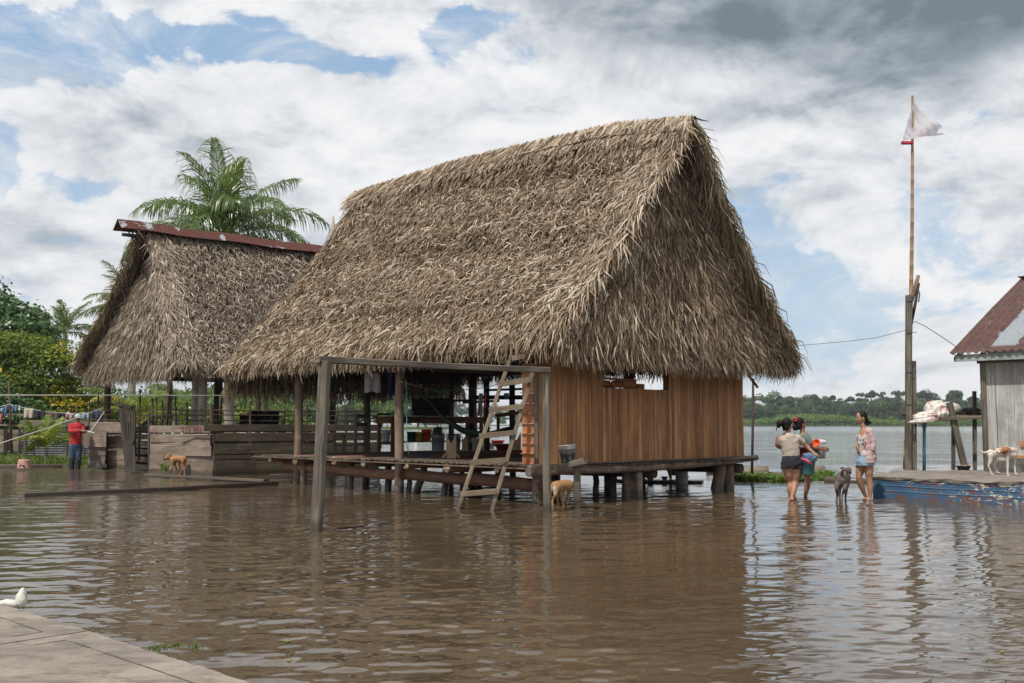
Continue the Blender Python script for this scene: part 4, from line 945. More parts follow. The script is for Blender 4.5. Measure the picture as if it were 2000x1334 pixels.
def far_tree(v, x, y, h, label, group, wid=1.0):
    key = v
    if key not in PROTO:
        V, F, Rr, me, mat, bark = FV[v]; o = thing('forest_tree', (0, 0, 0), label, 'tree', group)
        npmesh('crown', V, F, M[mat], o, Rr); me.build('trunk', M[bark], o); PROTO[key] = o
    else: o = copy_tree(PROTO[key])
    o.location = (x, y, .3); o.scale = (h*wid, h*wid, h); o.rotation_euler = (0, 0, random.uniform(0, 6.28)); o['label'] = label; o['group'] = group
    return o
land('far_bank', [(150, 598), (700, 612), (900, 900), (-900, 1500), (-300, 905), (-45, 850), (90, 845)], .35, M['forest_floor'], 2)
land('far_bank', [(-260, 262), (-16, 262), (-6, 285), (-20, 420), (-500, 600)], .35, M['forest_floor'], 2)
rr = random.Random(5)
GR = 'forest trees on the far bank right of the house'; LR = 'tall forest tree on the far river bank to the right'
def rowtrees(u0, u1, d, hts, vs, label, group, step, jit=10):
    u = u0
    while u < u1:
        dd = d+rr.uniform(0, jit); x = (u-1000)/FPX*dd/.9966
        far_tree(rr.choice(vs), x, dd, rr.uniform(*hts), label, group, rr.uniform(.8, 1.15)); u += step*rr.uniform(.6, 1.4)
rowtrees(1430, 2060, 640, (12, 18), (0, 3, 3, 5, 0), LR, GR, 13, 12)
rowtrees(1425, 2070, 665, (16, 21), (0, 3, 5, 3, 2), LR, GR, 15, 15)
rowtrees(1425, 2070, 690, (20, 26), (1, 4, 0, 2, 5), LR, GR, 24, 15)
rowtrees(860, 1150, 880, (14, 22), (0, 3, 5, 2), 'hazy bluish forest tree on the distant bank seen through the open house', 'distant trees seen through the open house', 14, 20)
rowtrees(1150, 1430, 760, (15, 22), (0, 3, 5), 'forest tree on the distant bank hidden by the plank wall', 'distant trees seen through the open house', 24, 30)
GL = 'trees on the nearer left bank behind the open house'; LL = 'bright green riverside tree seen under the roof of the open house'
rowtrees(470, 885, 268, (6.5, 8.5), (6, 6, 3), LL, GL, 30, 6)
rowtrees(470, 878, 285, (9.5, 12), (6, 0, 3, 6), LL, GL, 34, 8)
rowtrees(460, 870, 305, (12.5, 16), (0, 6, 5, 3), LL, GL, 36, 8)
# reeds along the far right shore
g = np.random.default_rng(90); V_, F_, R_ = [], [], []
bl = []
for u in np.arange(1425, 2080, 4.0):
    for row in range(2):
        dd = 600+row*10+g.uniform(0, 5); hh = (5.0+2.2*math.sin(u*.013)+g.uniform(-.8, 1.0)+row*1.2)*(1 if u > 1515 else .75)
        bl.append(((u-1000)/FPX*dd, dd, hh*.5, hh*.5)); bl.append(((u-998)/FPX*(dd-1), dd-1, 1.0, 1.5))
V, F, Rr = crown(bl, 42000, 1.0, 91, shell=.5, flat=.1)
tag(npmesh('reeds', V, F, M['leaf_reed'], None, Rr), 'bright green belt of reeds along the far right shore', 'reeds', kind='stuff')
# ---------------------------------------------------------------- ladder, goal, small bench
def bk(name, mat, build, parent): m = MB(); build(m); return m.build(name, M[mat] if isinstance(mat, str) else mat, parent)
lad = thing('ladder', tuple(G(930, 996)), 'home made wooden ladder leaning from the water up to the thatch beside the plank wall', 'ladder')
ya, yb = 15.93, 16.75
LA, LB = P(893, 998, ya), P(998, 696, yb); RA, RB = P(960, 999, 15.75), P(1052, 688, 16.6)
bk('rail', 'ladder', lambda m: m.beam(LA, LB, .062, .10, up=(0, 1, .2), r=.6), lad); bk('rail', 'ladder', lambda m: m.beam(RA, RB, .062, .10, up=(0, 1, .2), r=.45), lad)
for (u0, v0, u1, v1) in [(899, 965, 970, 960), (917, 904, 988, 898.5), (936, 852, 1004, 845), (955, 801, 1020, 794), (974, 751, 1035, 741.5), (1000, 700, 1052, 690)]:
    f0 = (LA.z-P(u0, v0, 16).z)/(LA.z-LB.z); y0 = 15.80+.82*f0
    a, b = P(u0, v0, y0-.04), P(u1, v1, y0-.14); bk('rung', 'ladder', lambda m: m.beam(a, b, .035, .085, r=random.uniform(.45, .8)), lad)
goal = thing('football_goal', tuple(G(842, 1019)), 'rough squared timber football goal standing in the water before the big house', 'goal')
g0, g1 = G(616, 1038), G(1069, 1001)
tl, tr_ = P(635, 705, g0.y+.03), P(1066, 723, g1.y)
bk('post', 'post_grey', lambda m: m.beam(g0-Vector((0, 0, .3)), tl, .125, .13, up=(.3, 1, 0), r=.55), goal)
bk('post', 'post_grey', lambda m: m.beam(g1-Vector((0, 0, .3)), tr_, .105, .11, up=(.3, 1, 0), r=.6), goal)
bk('crossbar', 'post_grey', lambda m: (m.beam(P(619, 702, g0.y-.02), P(840, 713.5, 14.0), .12, .085, r=.5), m.beam(P(838, 713.5, 14.0), P(1071, 723, g1.y), .11, .085, r=.55)), goal)
bn = thing('plank_bench', tuple(G(1127, 994)), 'short thick plank on a squared post, holding the dirty bucket by the gable', 'bench')
bk('leg', 'post_grey', lambda m: m.beam(G(1127, 994)-Vector((0, 0, .3)), P(1127, 906, 15.93), .11, .12, up=(0, 1, 0), r=.35), bn)
bk('seat', 'post_grey', lambda m: m.beam(P(1089, 914, 15.95), P(1143, 900, 15.85), .24, .10, r=.65), bn)
def pail(name, base, rt, rb, h, mat, label, tilt=(0, 0, 1), rim=True, lid=None, cat='bucket', bail=True, group=None, rings=2):
    """open bucket with wall thickness, rim rings and wire handle"""
    o = thing(name, tuple(base), label, cat, group); m = MB(); ax = Vector(tilt).normalized(); th = .006
    prof = [(.001, .0), (rb*.96, 0), (rb, .006), (rb+(rt-rb)*.82, h*.80)]
    if rim:
        for k in range(rings): z = h*(.80+.07*k); prof += [(rt*.985, z), (rt*1.035, z+.004), (rt*1.035, z+.012), (rt*.985, z+.016)]
    prof += [(rt, h*.965), (rt*1.045, h*.97), (rt*1.045, h), (rt-th, h), (rb-th, .02), (.001, .02)]
    m.lathe(base, prof, 24, .5, ax); m.build('body', mat, o)
    if bail:
        q = Vector((0, 0, 1)).rotation_difference(ax); b = MB()
        b.tube([Vector(base)+q @ Vector((rt*1.04*math.cos(a), -.3*rt*math.sin(a)-rt*.75*math.sin(a), h*.88-rt*.75*math.sin(a))) for a in np.linspace(0, math.pi, 13)], .004, 5)
        b.build('handle', M['wire'], o)
    if lid: l = MB(); l.lathe(Vector(base)+ax*h, [(.001, .012), (rt*.9, .014), (rt*1.06, .010), (rt*1.07, -.012), (rt*1.0, -.012)], 24, .5, ax); l.build('lid', lid, o)
    return o
def dirty_plastic():
    m, t = newmat('mud_stained_grey_plastic'); co = t.n('ShaderNodeTexCoord').outputs['Object']
    n = t.noise(co, 9, 6, .7); n2 = t.noise(co, 30, 5, .7); z = t.n('ShaderNodeSeparateXYZ', {0: co}).outputs[2]
    c = t.mix(t.mr(t.math('ADD', n, t.mr(z, .14, .24, 0, .25)), .5, .6), (.035, .04, .045), (.30, .29, .27)); c = t.mix(t.mr(n2, .5, .7, 0, .5), c, (.13, .12, .11))
    return fin_mat(m, t, c, .6, n2, .2)
P_ = {k: plain(k+'_plastic', c, .35, .08, 5, .03) for k, c in dict(white=(.62, .62, .60), grey=(.30, .33, .37), orange=(.72, .10, .025), yellow=(.55, .38, .08), green=(.02, .10, .065), teal=(.045, .17, .18), maroon=(.22, .015, .03),
      blue=(.02, .06, .35), navy=(.015, .025, .10), pink=(.65, .10, .22), red=(.45, .03, .03), cyan=(.12, .30, .38)).items()}
pail('bucket', P(1110.5, 906.5, 15.9), .138, .105, .30, dirty_plastic(), 'mud stained grey bucket tilted on the short plank bench by the gable', tilt=(-.10, -.02, 1))

# ---------------------------------------------------------------- things on the deck
DZ = .66
def on(s_, t_, z=DZ): return H1.p(s_, t_, z)
tb = thing('table', tuple(on(8.1, 4.1)), 'long reddish wooden table with low shelf on the far end of the open deck', 'table')
tt = 1.52
bk('tabletop', 'table', lambda m: [m.beam(on(7.78+k*.155, 2.78, tt), on(7.78+k*.155, 6.1, tt), .15, .035) for k in range(5)], tb)
bk('apron', 'table', lambda m: (m.beam(on(8.42, 2.85, tt-.085), on(8.42, 6.0, tt-.085), .03, .13), m.beam(on(7.82, 2.85, tt-.085), on(7.82, 6.0, tt-.085), .03, .13), m.beam(on(8.42, 2.88, tt-.085), on(7.82, 2.88, tt-.085), .03, .13)), tb)
for s_ in (8.40, 7.84):
    for t_ in (2.92, 5.9): bk('leg', 'table', lambda m: m.beam(on(s_, t_), on(s_, t_, tt-.02), .085, .085, up=tuple(H1.dir(1, 0)), r=.75), tb)
bk('shelf', 'table', lambda m: (m.beam(on(8.0, 2.85, DZ+.24), on(8.0, 6.0, DZ+.24), .4, .03), m.beam(on(8.4, 2.88, DZ+.20), on(7.8, 2.88, DZ+.20), .04, .05)), tb)
def atz(u, v, z): return G(u, v, z)
def onshelf(u, z=DZ+.255): # where the pixel column crosses the shelf
    d = ray(u, 860); n_ = Vector((*H1.A, 0)); o_ = Vector(H1.p(8.0, 0, 0)); k = o_.dot(n_)/d.dot(n_); q = d*k; return Vector((q.x, q.y, z))
pail('tub', onshelf(753), .125, .10, .27, P_['white'], 'white tub with teal lid on the low table shelf left of the middle post', lid=P_['teal'], bail=False, cat='tub')
pail('tub', onshelf(777)+Vector((0, .2, 0)), .12, .11, .30, P_['cyan'], 'pale blue tub half hidden behind the middle house post', bail=False, cat='tub')
pail('bucket', onshelf(803), .125, .10, .24, P_['green'], 'dark green bucket on the low table shelf right of the middle post', bail=False)
pail('bucket', onshelf(818)+Vector((0, -.05, 0)), .115, .105, .23, P_['yellow'], 'yellow bucket on the low table shelf between the green and orange ones', bail=False)
pail('bucket', onshelf(834)+Vector((0, -.10, 0)), .13, .10, .30, P_['orange'], 'bright orange bucket on the low table shelf', bail=True)
gq1 = G(855.5, 881, DZ+.005); pail('bucket', gq1, .175, .15, .42, P_['grey'], 'grey lidded bucket on the deck with a metal pot on its lid', lid=P_['green'])
gq2 = G(887, 880, DZ+.005); pail('bucket', gq2, .175, .15, .42, P_['grey'], 'grey lidded bucket on the deck just behind the notched board', lid=P_['green'])
pail('bucket', G(930, 880, DZ+.005), .12, .10, .32, P_['white'], 'white bucket on the deck behind the ladder rail', bail=False)
steel = plain('scratched_steel', (.42, .41, .40), .28, .25, 12, .05, Metallic=.9)
pt = thing('cooking_pot', tuple(gq1+Vector((0, 0, .435))), 'round metal pot resting upside down on the grey bucket lid', 'pot')
m = MB(); m.lathe(gq1+Vector((0, 0, .435)), [(.155, 0), (.165, .008), (.15, .015), (.145, .08), (.11, .15), (.05, .175), (.001, .178)], 20); m.build('body', steel, pt)
m = MB(); m.tube([gq1+Vector((-.15, 0, .47)), gq1+Vector((-.20, 0, .48)), gq1+Vector((-.20, -.05, .48)), gq1+Vector((-.15, -.05, .47))], .006, 6); m.build('handle', M['wire'], pt)
jc = thing('jerrycan', tuple(G(907, 880, DZ+.005)), 'yellow plastic can on the deck between two buckets', 'can')
q = G(907, 880, DZ+.005); m = MB(); m.beam(q, q+Vector((0, 0, .30)), .12, .2, up=(0, 1, 0)); m.build('body', P_['yellow'], jc)
m = MB(); m.lathe(q+Vector((.03, 0, .30)), [(.03, 0), (.03, .04), (.001, .045)], 12); m.build('cap', P_['red'], jc)
m = MB(); m.tube([q+Vector((-.05, 0, .29)), q+Vector((-.045, 0, .35)), q+Vector((.0, 0, .35)), q+Vector((.005, 0, .29))], .012, 6); m.build('handle', P_['yellow'], jc)
# black cooker box and a jar on the table
cook = thing('stove_box', tuple(on(8.1, 4.9, tt+.02)), 'black soot covered box stove standing on the deck table', 'stove')
black = plain('soot_and_hole_black', (.014, .013, .012), .8, .3, 12)
a, b = P(806, 778, 26.3), P(882, 778, 26.3)
bk('back_plate', black, lambda m: (m.beam(P(804, 795, 26.4), P(883, 796, 26.4), .03, .46, r=.2)), cook)
bk('body', black, lambda m: (m.beam(P(810, 805, 26.25), P(880, 805, 26.25), .35, .2)), cook)
bk('shelf', 'gate', lambda m: m.beam(P(812, 779.5, 26.5), P(885, 778.5, 26.5), .3, .03), cook)
jr = thing('jar', tuple(P(802, 811, 25.9)), 'small pale jar with blue lid on the deck table by the middle post', 'jar')
q = P(802, 811, 25.9); m = MB(); m.lathe(q, [(.001, 0), (.055, 0), (.06, .01), (.06, .10), (.045, .125)], 16); m.build('body', plain('jar_glass', (.45, .48, .46), .2, .1, 9, .02), jr)
m = MB(); m.lathe(q+Vector((0, 0, .125)), [(.048, 0), (.048, .025), (.001, .026)], 16); m.build('lid', P_['blue'], jr)
# dish things on table
dv = thing('pan', tuple(P(748, 810, 25.2)), 'flat dark pan lying on the left end of the deck table', 'pan')
m = MB(); m.lathe(P(748, 811, 25.0), [(.001, .0), (.14, 0), (.17, .05), (.165, .05), (.135, .012), (.001, .01)], 20); m.build('body', black, dv)
m = MB(); m.tube([P(748, 809.5, 25.0)+Vector((.16, 0, 0)), P(748, 809, 25.0)+Vector((.34, -.05, .02))], .012, 6); m.build('handle', black, dv)
# plain chair
ch = thing('chair', tuple(G(676, 884, DZ)), 'plain dark wooden chair on the left part of the deck, seen from its side', 'chair')
c0 = G(653, 884.5, DZ); X_ = Vector((.86, 0, 0)).normalized(); Y_ = Vector((.35, .9, 0)).normalized(); bw = .46
for (p_, h_) in [(c0, .42), (c0+X_*.50, .93), (c0+Y_*.42, .42), (c0+X_*.50+Y_*.42+Vector((.08, 0, 0)), .93)]:
    bk('leg', 'post_grey', lambda m: m.beam(p_, p_+Vector((0, 0, h_)), .075, .06, up=(0, 1, 0), r=.2), ch)
bk('seat', 'post_grey', lambda m: [m.beam(c0+Y_*(.04+.11*k)+Vector((-.04, 0, .43)), c0+X_*.56+Y_*(.04+.11*k)+Vector((0, 0, .43)), .10, .025, r=.4) for k in range(4)], ch)
bk('backrest', 'post_grey', lambda m: [m.beam(c0+X_*.5+Vector((0, 0, z)), c0+X_*.58+Y_*.42+Vector((0, 0, z)), .025, .09, r=.3) for z in (.88, .68)], ch)
bk('stretcher', 'post_grey', lambda m: (m.beam(c0+Vector((0, 0, .18)), c0+X_*.5+Vector((0, 0, .18)), .03, .05, r=.5), m.beam(c0+Y_*.42+Vector((0, 0, .18)), c0+X_*.55+Y_*.42+Vector((0, 0, .18)), .03, .05, r=.5)), ch)
# trough bench with notched ends
tr2 = thing('notched_trough', tuple(on(2.9, 1.0)), 'long low bench with pale notched end boards on the deck behind the ladder', 'bench')
e0, e1 = Vector((-1.22, 20.05, 0)), Vector((.09, 21.5, 0)); dB = (e1-e0).normalized(); nB = Vector((1, -.05, 0))
def notch(m, c, w_, h, z0):
    pr = [(-w_/2, 0), (w_/2, 0), (w_/2, h), (w_*.06, h*.62), (-w_*.06, h*.62), (-w_/2, h)]
    F0 = [c+nB*x+Vector((0, 0, z0+z)) for x, z in pr]; tk = Vector((0, .035, 0)); B0 = [p+tk for p in F0]
    for idx in ((0, 1, 3, 4), (1, 2, 3), (0, 4, 5)): m.poly([F0[i] for i in idx], [(pr[i][1], pr[i][0]) for i in idx], .6); m.poly([B0[i] for i in idx[::-1]], [(pr[i][1], pr[i][0]) for i in idx[::-1]], .6)
    for i in range(6): j = (i+1) % 6; m.poly([F0[j], F0[i], B0[i], B0[j]], [(0, 0), (.1, 0), (.1, .03), (0, .03)], .5)
bk('end_board', 'ply', lambda m: notch(m, e0, .205, .50, DZ), tr2); bk('end_board', 'ply', lambda m: notch(m, e1, .205, .46, DZ+.06), tr2)
bk('side_board', 'table', lambda m: m.beam(e0+Vector((.06, .04, DZ+.07)), e1+Vector((.25, -.1, DZ+.07)), .03, .14, r=.1), tr2)
bk('foot', 'ply', lambda m: (m.beam(e0+Vector((-.17, -.02, DZ+.02)), e0+Vector((-.10, -.02, DZ+.09)), .03, .05), m.beam(e0+Vector((.17, -.02, DZ+.02)), e0+Vector((.10, -.02, DZ+.09)), .03, .05)), tr2)
# red basins, string pile
for q, c_, r_0, lb in [(G(985, 882, DZ+.01), 'maroon', .24, 'wide dark red basin on the deck behind the ladder'), (G(972, 872, DZ+.01), 'red', .2, 'smaller red basin behind the wide dark red basin on the deck')]:
    o = thing('basin', tuple(q), lb, 'basin'); m = MB(); m.lathe(q, [(.001, 0), (r_0*.7, 0), (r_0*.96, .17), (r_0*1.04, .175), (r_0*1.04, .19), (r_0*.94, .185), (r_0*.68, .012), (.001, .012)], 24); m.build('body', P_[c_], o)
sp_ = MB(); q = G(951, 878, DZ+.03); gg = np.random.default_rng(4)
for k in range(9):
    a0 = gg.uniform(0, 6.28); sp_.tube([q+Vector((.17*gg.uniform(.4, 1)*math.cos(a0+t*1.1), .12*math.sin(a0+t*1.1), .03+.02*k*math.sin(t*.9)**2)) for t in np.linspace(0, 5, 14)], .02, 6)
tag(sp_.build('rope_heap', M['rope']), 'heap of pale rope on the deck behind the ladder', 'rope')
# hammock
hm = thing('hammock', tuple(on(3.5, 3.2)), 'dark green striped hammock slung low across the open deck', 'hammock')
def hpt(f):
    us = [(806, 745, 22.8), (825, 772, 22.7), (848, 797, 22.6), (872, 826, 22.4), (905, 847, 22.2), (940, 855.5, 22), (975, 850, 21.8), (1003, 838, 21.6), (1026, 812, 21.5), (1042, 775, 21.4)]
    x = f*(len(us)-1); k = min(int(x), len(us)-2); t = x-k; a, b = us[k], us[k+1]
    return P(a[0]+(b[0]-a[0])*t, a[1]+(b[1]-a[1])*t, a[2]+(b[2]-a[2])*t)
m = MB(); nF, nC = 34, 12
for i in range(nF+1):
    f = .13+.80*i/nF; c = hpt(f); wd = .03+.15*math.sin(math.pi*i/nF)**.7
    for j in range(nC+1):
        a = math.pi*(.08+.84*j/nC); m.v.append(tuple(c+Vector((.1*math.cos(a)*wd, 1.9*wd*math.cos(a), wd*.95*(1-math.sin(a))+.012*math.sin(i*.9+j)))))
for i in range(nF):
    for j in range(nC): a0 = i*(nC+1)+j; m.face((a0, a0+1, a0+nC+2, a0+nC+1), [(0, 0)]*4, (j % 3)/3+.1, True)
hmat, t = newmat('striped_hammock_cloth'); rn = t.n('ShaderNodeAttribute', attribute_name='rnd').outputs['Fac']; fin_mat(hmat, t, t.ramp(rn, [(0, (.012, .03, .028)), (.5, (.02, .055, .048)), (1, (.04, .06, .05))]), .9)
hb = m.build('cloth', hmat, hm); md = hb.modifiers.new('thick', 'SOLIDIFY'); md.thickness = .006
for f0, f1 in ((0, .15), (.91, 1.0)):
    m = MB(); m.tube([hpt(f0+(f1-f0)*k/4) for k in range(5)], .018, 6); m.build('cord', M['wire'], hm)

def cloth(name, u0, u1, v0, v1, d, mat, label, cat='shirt', nx=10, ny=10, wav=.035, pinch=.0, skew=0, parent=None, cone=0, group=None, seed=1, v0b=None):
    """hanging cloth: folds deepen towards the lower hem"""
    g = random.Random(seed); ph = g.random()*6; m = MB()
    for j in range(ny+1):
        f = j/ny
        for i in range(nx+1):
            x = i/nx; w0 = 1-cone*f; uu = u0+(u1-u0)*(.5+(x-.5)*w0)+skew*f; vt = v0+((v0b-v0)*x if v0b else 0)
            vv = vt+(v1-vt)*f+(1.5*math.sin(x*9+ph))*f*(v1-v0)/40
            m.v.append(tuple(P(uu, vv, d+wav*(.3+f)*math.sin(x*11+ph+f*1.5))))
    for j in range(ny):
        for i in range(nx): a0 = j*(nx+1)+i; m.face((a0, a0+1, a0+nx+2, a0+nx+1), [(x, 0) for x in (0, 0, 0, 0)], .5, True)
    o = m.build(name, mat, parent); s_ = o.modifiers.new('thick', 'SOLIDIFY'); s_.thickness = .006
    return tag(o, label, cat, group) if not parent else o
fab = {k: plain(k+'_cloth', c, .95, .15, 9, .15) for k, c in dict(white=(.52, .50, .50), lilac=(.36, .32, .35), blue=(.02, .03, .18), denim=(.10, .17, .28), paledenim=(.22, .32, .42), black=(.02, .02, .028), cream=(.42, .37, .31), plum=(.10, .06, .075), rose=(.36, .22, .23), navy=(.03, .055, .16), pink=(.55, .10, .18),
       beige=(.40, .34, .285), teal=(.10, .20, .21), check=(.035, .03, .03)).items()}
cloth('hanging_shirt', 712, 742, 728, 766, 21.2, fab['lilac'], 'pale lilac shirt hanging under the eave behind the goal crossbar', wav=.03, skew=2, cone=-.12)
cloth('hanging_shirt', 755, 766, 724, 774, 21.3, fab['blue'], 'dark blue garment hanging beside the pale lilac shirt', cone=.55, seed=2, skew=1)
cloth('hanging_shirt', 644, 661, 727, 768, 22.5, fab['check'], 'dark checked cloth hanging under the eave near the left goal post', seed=3)
cloth('hanging_cloth', 936, 943, 768, 813, 21.6, fab['beige'], 'narrow beige cloth hanging from the cord behind the ladder', cat='cloth', seed=4, cone=-.3, skew=-3)
m = MB(); 
for v_ in (771, 779, 788, 794): m.ell(P(947.5+random.uniform(-1, 1), v_, 21.6), (.025, .02, .035), r=.5)
m.tube([P(948, 766, 21.6), P(947.5, 797, 21.6)], .006, 5)
tag(m.build('toy_string', P_['pink']), 'string of small pink toys hanging behind the ladder', 'toy')
def cord(name, pts, rd, mat, label, cat='rope'):
    m = MB(); pp = []
    for a, b in zip(pts, pts[1:]):
        for k in range(8): pp.append(Vector(a).lerp(Vector(b), k/8)-Vector((0, 0, 0)))
    pp.append(Vector(pts[-1])); m.tube(pp, rd, 6); return tag(m.build(name, M[mat]), label, cat)
cord('cord', [P(781, 744, 19.6), P(800, 750, 19.9), P(826, 757, 20.6), P(852, 762, 21.2)], .012, 'rope_y', 'yellow cord tied round the middle house post')
cord('cord', [P(846, 764, 21.1), P(900, 762, 21.3), P(950, 757, 21.4), P(985, 746, 21.0), P(1035, 725, 20)], .009, 'rope_b', 'thin blue green cord strung under the roof behind the ladder')
cord('cord', [P(793, 740, 19.65), P(794.5, 800, 19.6), P(795, 870, 19.6), P(799, 889, 19.7)], .008, 'rope_b', 'thin green cord hanging down along the middle house post')
for k, (u, v) in enumerate([(812, 890.5), (829, 891)]):
    q = G(u, v, DZ+.012); o = thing('sandal', tuple(q), ['blue rubber sandal on the deck nearest the middle post', 'blue rubber sandal on the deck farther from the middle post'][k], 'sandal')
    m = MB(); n = 16; sc = [(.13*math.cos(a), .05*math.sin(a)*(1+.25*math.cos(a))) for a in np.linspace(0, 2*math.pi, n, endpoint=False)]
    c_, s_ = math.cos(.3+k*.5), math.sin(.3+k*.5); top = [q+Vector((x*c_-y*s_, x*s_+y*c_, .012)) for x, y in sc]; bot = [p-Vector((0, 0, .022)) for p in top]
    m.poly(top); m.poly(bot[::-1]); [m.poly([top[(i+1) % n], top[i], bot[i], bot[(i+1) % n]]) for i in range(n)]; m.build('sole', P_['navy'], o)
    b_ = MB(); b_.tube([q+Vector((0, -.045, .01)), q+Vector((.03, -.02, .05)), q+Vector((.07, 0, .02)), q+Vector((.03, .02, .05)), q+Vector((0, .045, .01))], .010, 6); b_.build('strap', P_['blue'], o)
# rack of dark planks over the river behind the ladder, with a blue mug
rk = thing('plank_rack', tuple(on(3.2, 5.9)), 'dark two level plank rack at the river side of the deck behind the ladder', 'rack')
D_ = 25.0
bk('shelf', 'gate', lambda m: (m.beam(P(925, 776.5, D_), P(1062, 776, D_), .45, .10), m.beam(P(955, 762, D_), P(1062, 758, D_), .25, .05), m.beam(P(904, 786, D_+.3), P(975, 783, D_+.2), .12, .06)), rk)
bk('shelf', 'gate', lambda m: m.beam(P(860, 784, D_+.4), P(925, 781.5, D_+.3), .2, .05, r=.8), rk)
for u in (950, 1000): bk('post', 'log_dark', lambda m: m.tube([P(u, 740, D_+.2), P(u+1, 885, D_+.2)], .075, 8), rk)
bk('rail', 'table', lambda m: (m.beam(P(968, 812, D_), P(1030, 804, D_-.3), .05, .09), m.beam(P(973, 812, D_), P(973, 850, D_), .08, .08, up=(0, 1, 0))), rk)
q = P(989, 779, D_-.35); o = thing('mug', tuple(q), 'pale blue mug hanging from the dark plank rack behind the ladder', 'mug')
m = MB(); m.lathe(q, [(.001, 0), (.055, 0), (.065, .14), (.058, .14), (.05, .01), (.001, .01)], 16); m.build('body', P_['cyan'], o); m = MB(); m.tube([q+Vector((.06, 0, .11)), q+Vector((.10, 0, .09)), q+Vector((.10, 0, .05)), q+Vector((.06, 0, .03))], .008, 5); m.build('handle', P_['cyan'], o)

# ---------------------------------------------------------------- left bank: clothes line, fences, tub
cl = thing('clothes_line', tuple(P(18, 870, 34)), 'clothes line on thin poles at the left edge above the grassy bank', 'clothes line')
for (u0, v0, u1, v1, d) in [(17, 745, 23, 884, 34)]: bk('post', 'stick', lambda m: m.tube([P(u0, v0, d), P((u0+u1)/2, (v0+v1)/2, d), P(u1, v1, d)], [.035, .045, .05], 8, r=.9), cl)
bk('post', 'stick', lambda m: m.tube([P(149, 791, 33.5), P(149, 880, 33.5)], .035, 8, r=.9), cl)
bk('line', 'rope', lambda m: m.tube([P(u, v, 33.95) for u, v in [(-40, 808), (-10, 797), (18, 789.5), (50, 797), (90, 804), (140, 808), (180, 806), (215, 797)]], .008, 5), cl)
for v0, v1 in ((810, 820), (831, 833)): bk('rail', 'fence', lambda m: m.tube([P(-40, v0-2, 34.2), P(60, v0+2, 34.2), P(170, v1, 34.2)], .035, 6, r=.8), cl)
CL = [(-4, 8, 797, 804, 'paledenim', 'pale denim piece', 0), (7, 16, 793, 811, 'denim', 'faded blue jeans', -3), (-6, 4, 811, 826, 'pink', 'crimson cloth drooping low', 0), (24, 35, 791, 803, 'denim', 'blue denim shorts just right of the thin pole', 0), (47, 66, 798, 817, 'cream', 'cream towel, palest on the line', 0),
      (67, 88, 802, 817, 'black', 'black cloth beside the cream towel', 0), (91, 112, 806, 818, 'plum', 'dark plum cloth left of the man', 0), (112, 128, 807, 818, 'black', 'near black cloth beside the rose cloth', 0), (128, 146, 808, 818, 'rose', 'dull rose cloth by the cap of the man', 0), (160, 176, 806, 817, 'paledenim', 'light blue cloth right of the man', 0), (181, 198, 802, 817, 'navy', 'navy cloth at the right end of the line', 0)]
for k, (u0, u1, v0, v1, c_, lb, sk) in enumerate(CL): cloth('hanging_cloth', u0, u1, v0, v1, 33.9, fab[c_], lb+(' hanging on the clothes line' if 'line' not in lb else ''), 'laundry', 8, 6, .04, skew=sk, seed=k+9, group='laundry on the clothes line')
fz = thing('low_fence', tuple(P(22, 885, 37)), 'low fence of pinkish grey boards at the left edge of the bank', 'fence')
for (u0, u1, v0, v1) in [(-60, 47, 839, 849), (-60, 47, 851, 859), (-60, 46, 861, 880)]: bk('board', 'fence', lambda m: board(m, u0, u1, v0, v1, 37, 37, r=.8), fz)
for u in (9, 13, 38, 47): bk('post', 'gate', lambda m: m.beam(P(u, 838, 36.9), P(u, 886, 36.9), .06, .05, up=(0, 1, 0)), fz)
zs = thing('zinc_fence', tuple(P(110, 890, 36)), 'low fence of grey corrugated metal behind the small yellowing palm', 'fence')
m = MB(); b0, b1 = P(47, 845, 36), P(176, 845, 36); nz = 54; H_ = .82; 
for j in range(nz+1):
    for i in range(13):
        q = b0.lerp(b1, i/12)-Vector((0, 0, H_*j/nz)); m.v.append((q.x, q.y+.018*math.sin(2*math.pi*j/5.4)+.02*math.sin(i*.7), q.z))
for j in range(nz):
    for i in range(12): a0 = j*13+i; m.face((a0, a0+1, a0+14, a0+13), [(0, 0)]*4, .5, True)
o = m.build('sheet', M['zinc'], zs)
for u in (130, 163, 50): bk('post', 'gate', lambda m: m.beam(P(u, 838, 35.85), P(u+1, 905, 35.4), .07, .06, up=(0, 1, 0)), zs)
bk('rail', 'fence', lambda m: m.beam(P(40, 828, 36.1), P(180, 826, 35.8), .12, .25, r=.35), zs)
q = G(47, 914, .07); o = thing('tub', tuple(q), 'upturned pink tub with a broken side on the bank at the left', 'tub'); m = MB(); n = 24
prof = [(.19, 0), (.185, .02), (.165, .215), (.16, .235), (.14, .245), (.02, .24)]
b = 0
for (rr_, h) in prof:
    for i in range(n): a = 2*math.pi*i/n; m.v.append(tuple(q+Vector((rr_*math.cos(a), rr_*math.sin(a), h))))
for j in range(len(prof)-1):
    for i in range(n):
        a = 360*i/n
        if j == 1 and False: continue
        m.face((j*n+i, j*n+(i+1) % n, (j+1)*n+(i+1) % n, (j+1)*n+i), [(0, 0)]*4, .5, True)
o2 = m.build('body', plain('faded_pink_plastic', (.42, .22, .20), .7, .2, 8, .1), o)
m = MB(); pts = [(-.02, .0), (.10, .0), (.105, .05), (.07, .10), (.03, .075), (-.01, .115), (-.05, .07), (-.055, .0)]
m.poly([q+Vector((x, -math.sqrt(max(.0001, .192**2-x*x))-.002+z*.1, z)) for x, z in pts]); m.build('dark_hole_patch', black, o)  # black patch laid on the tub wall stands in for its shaded inside

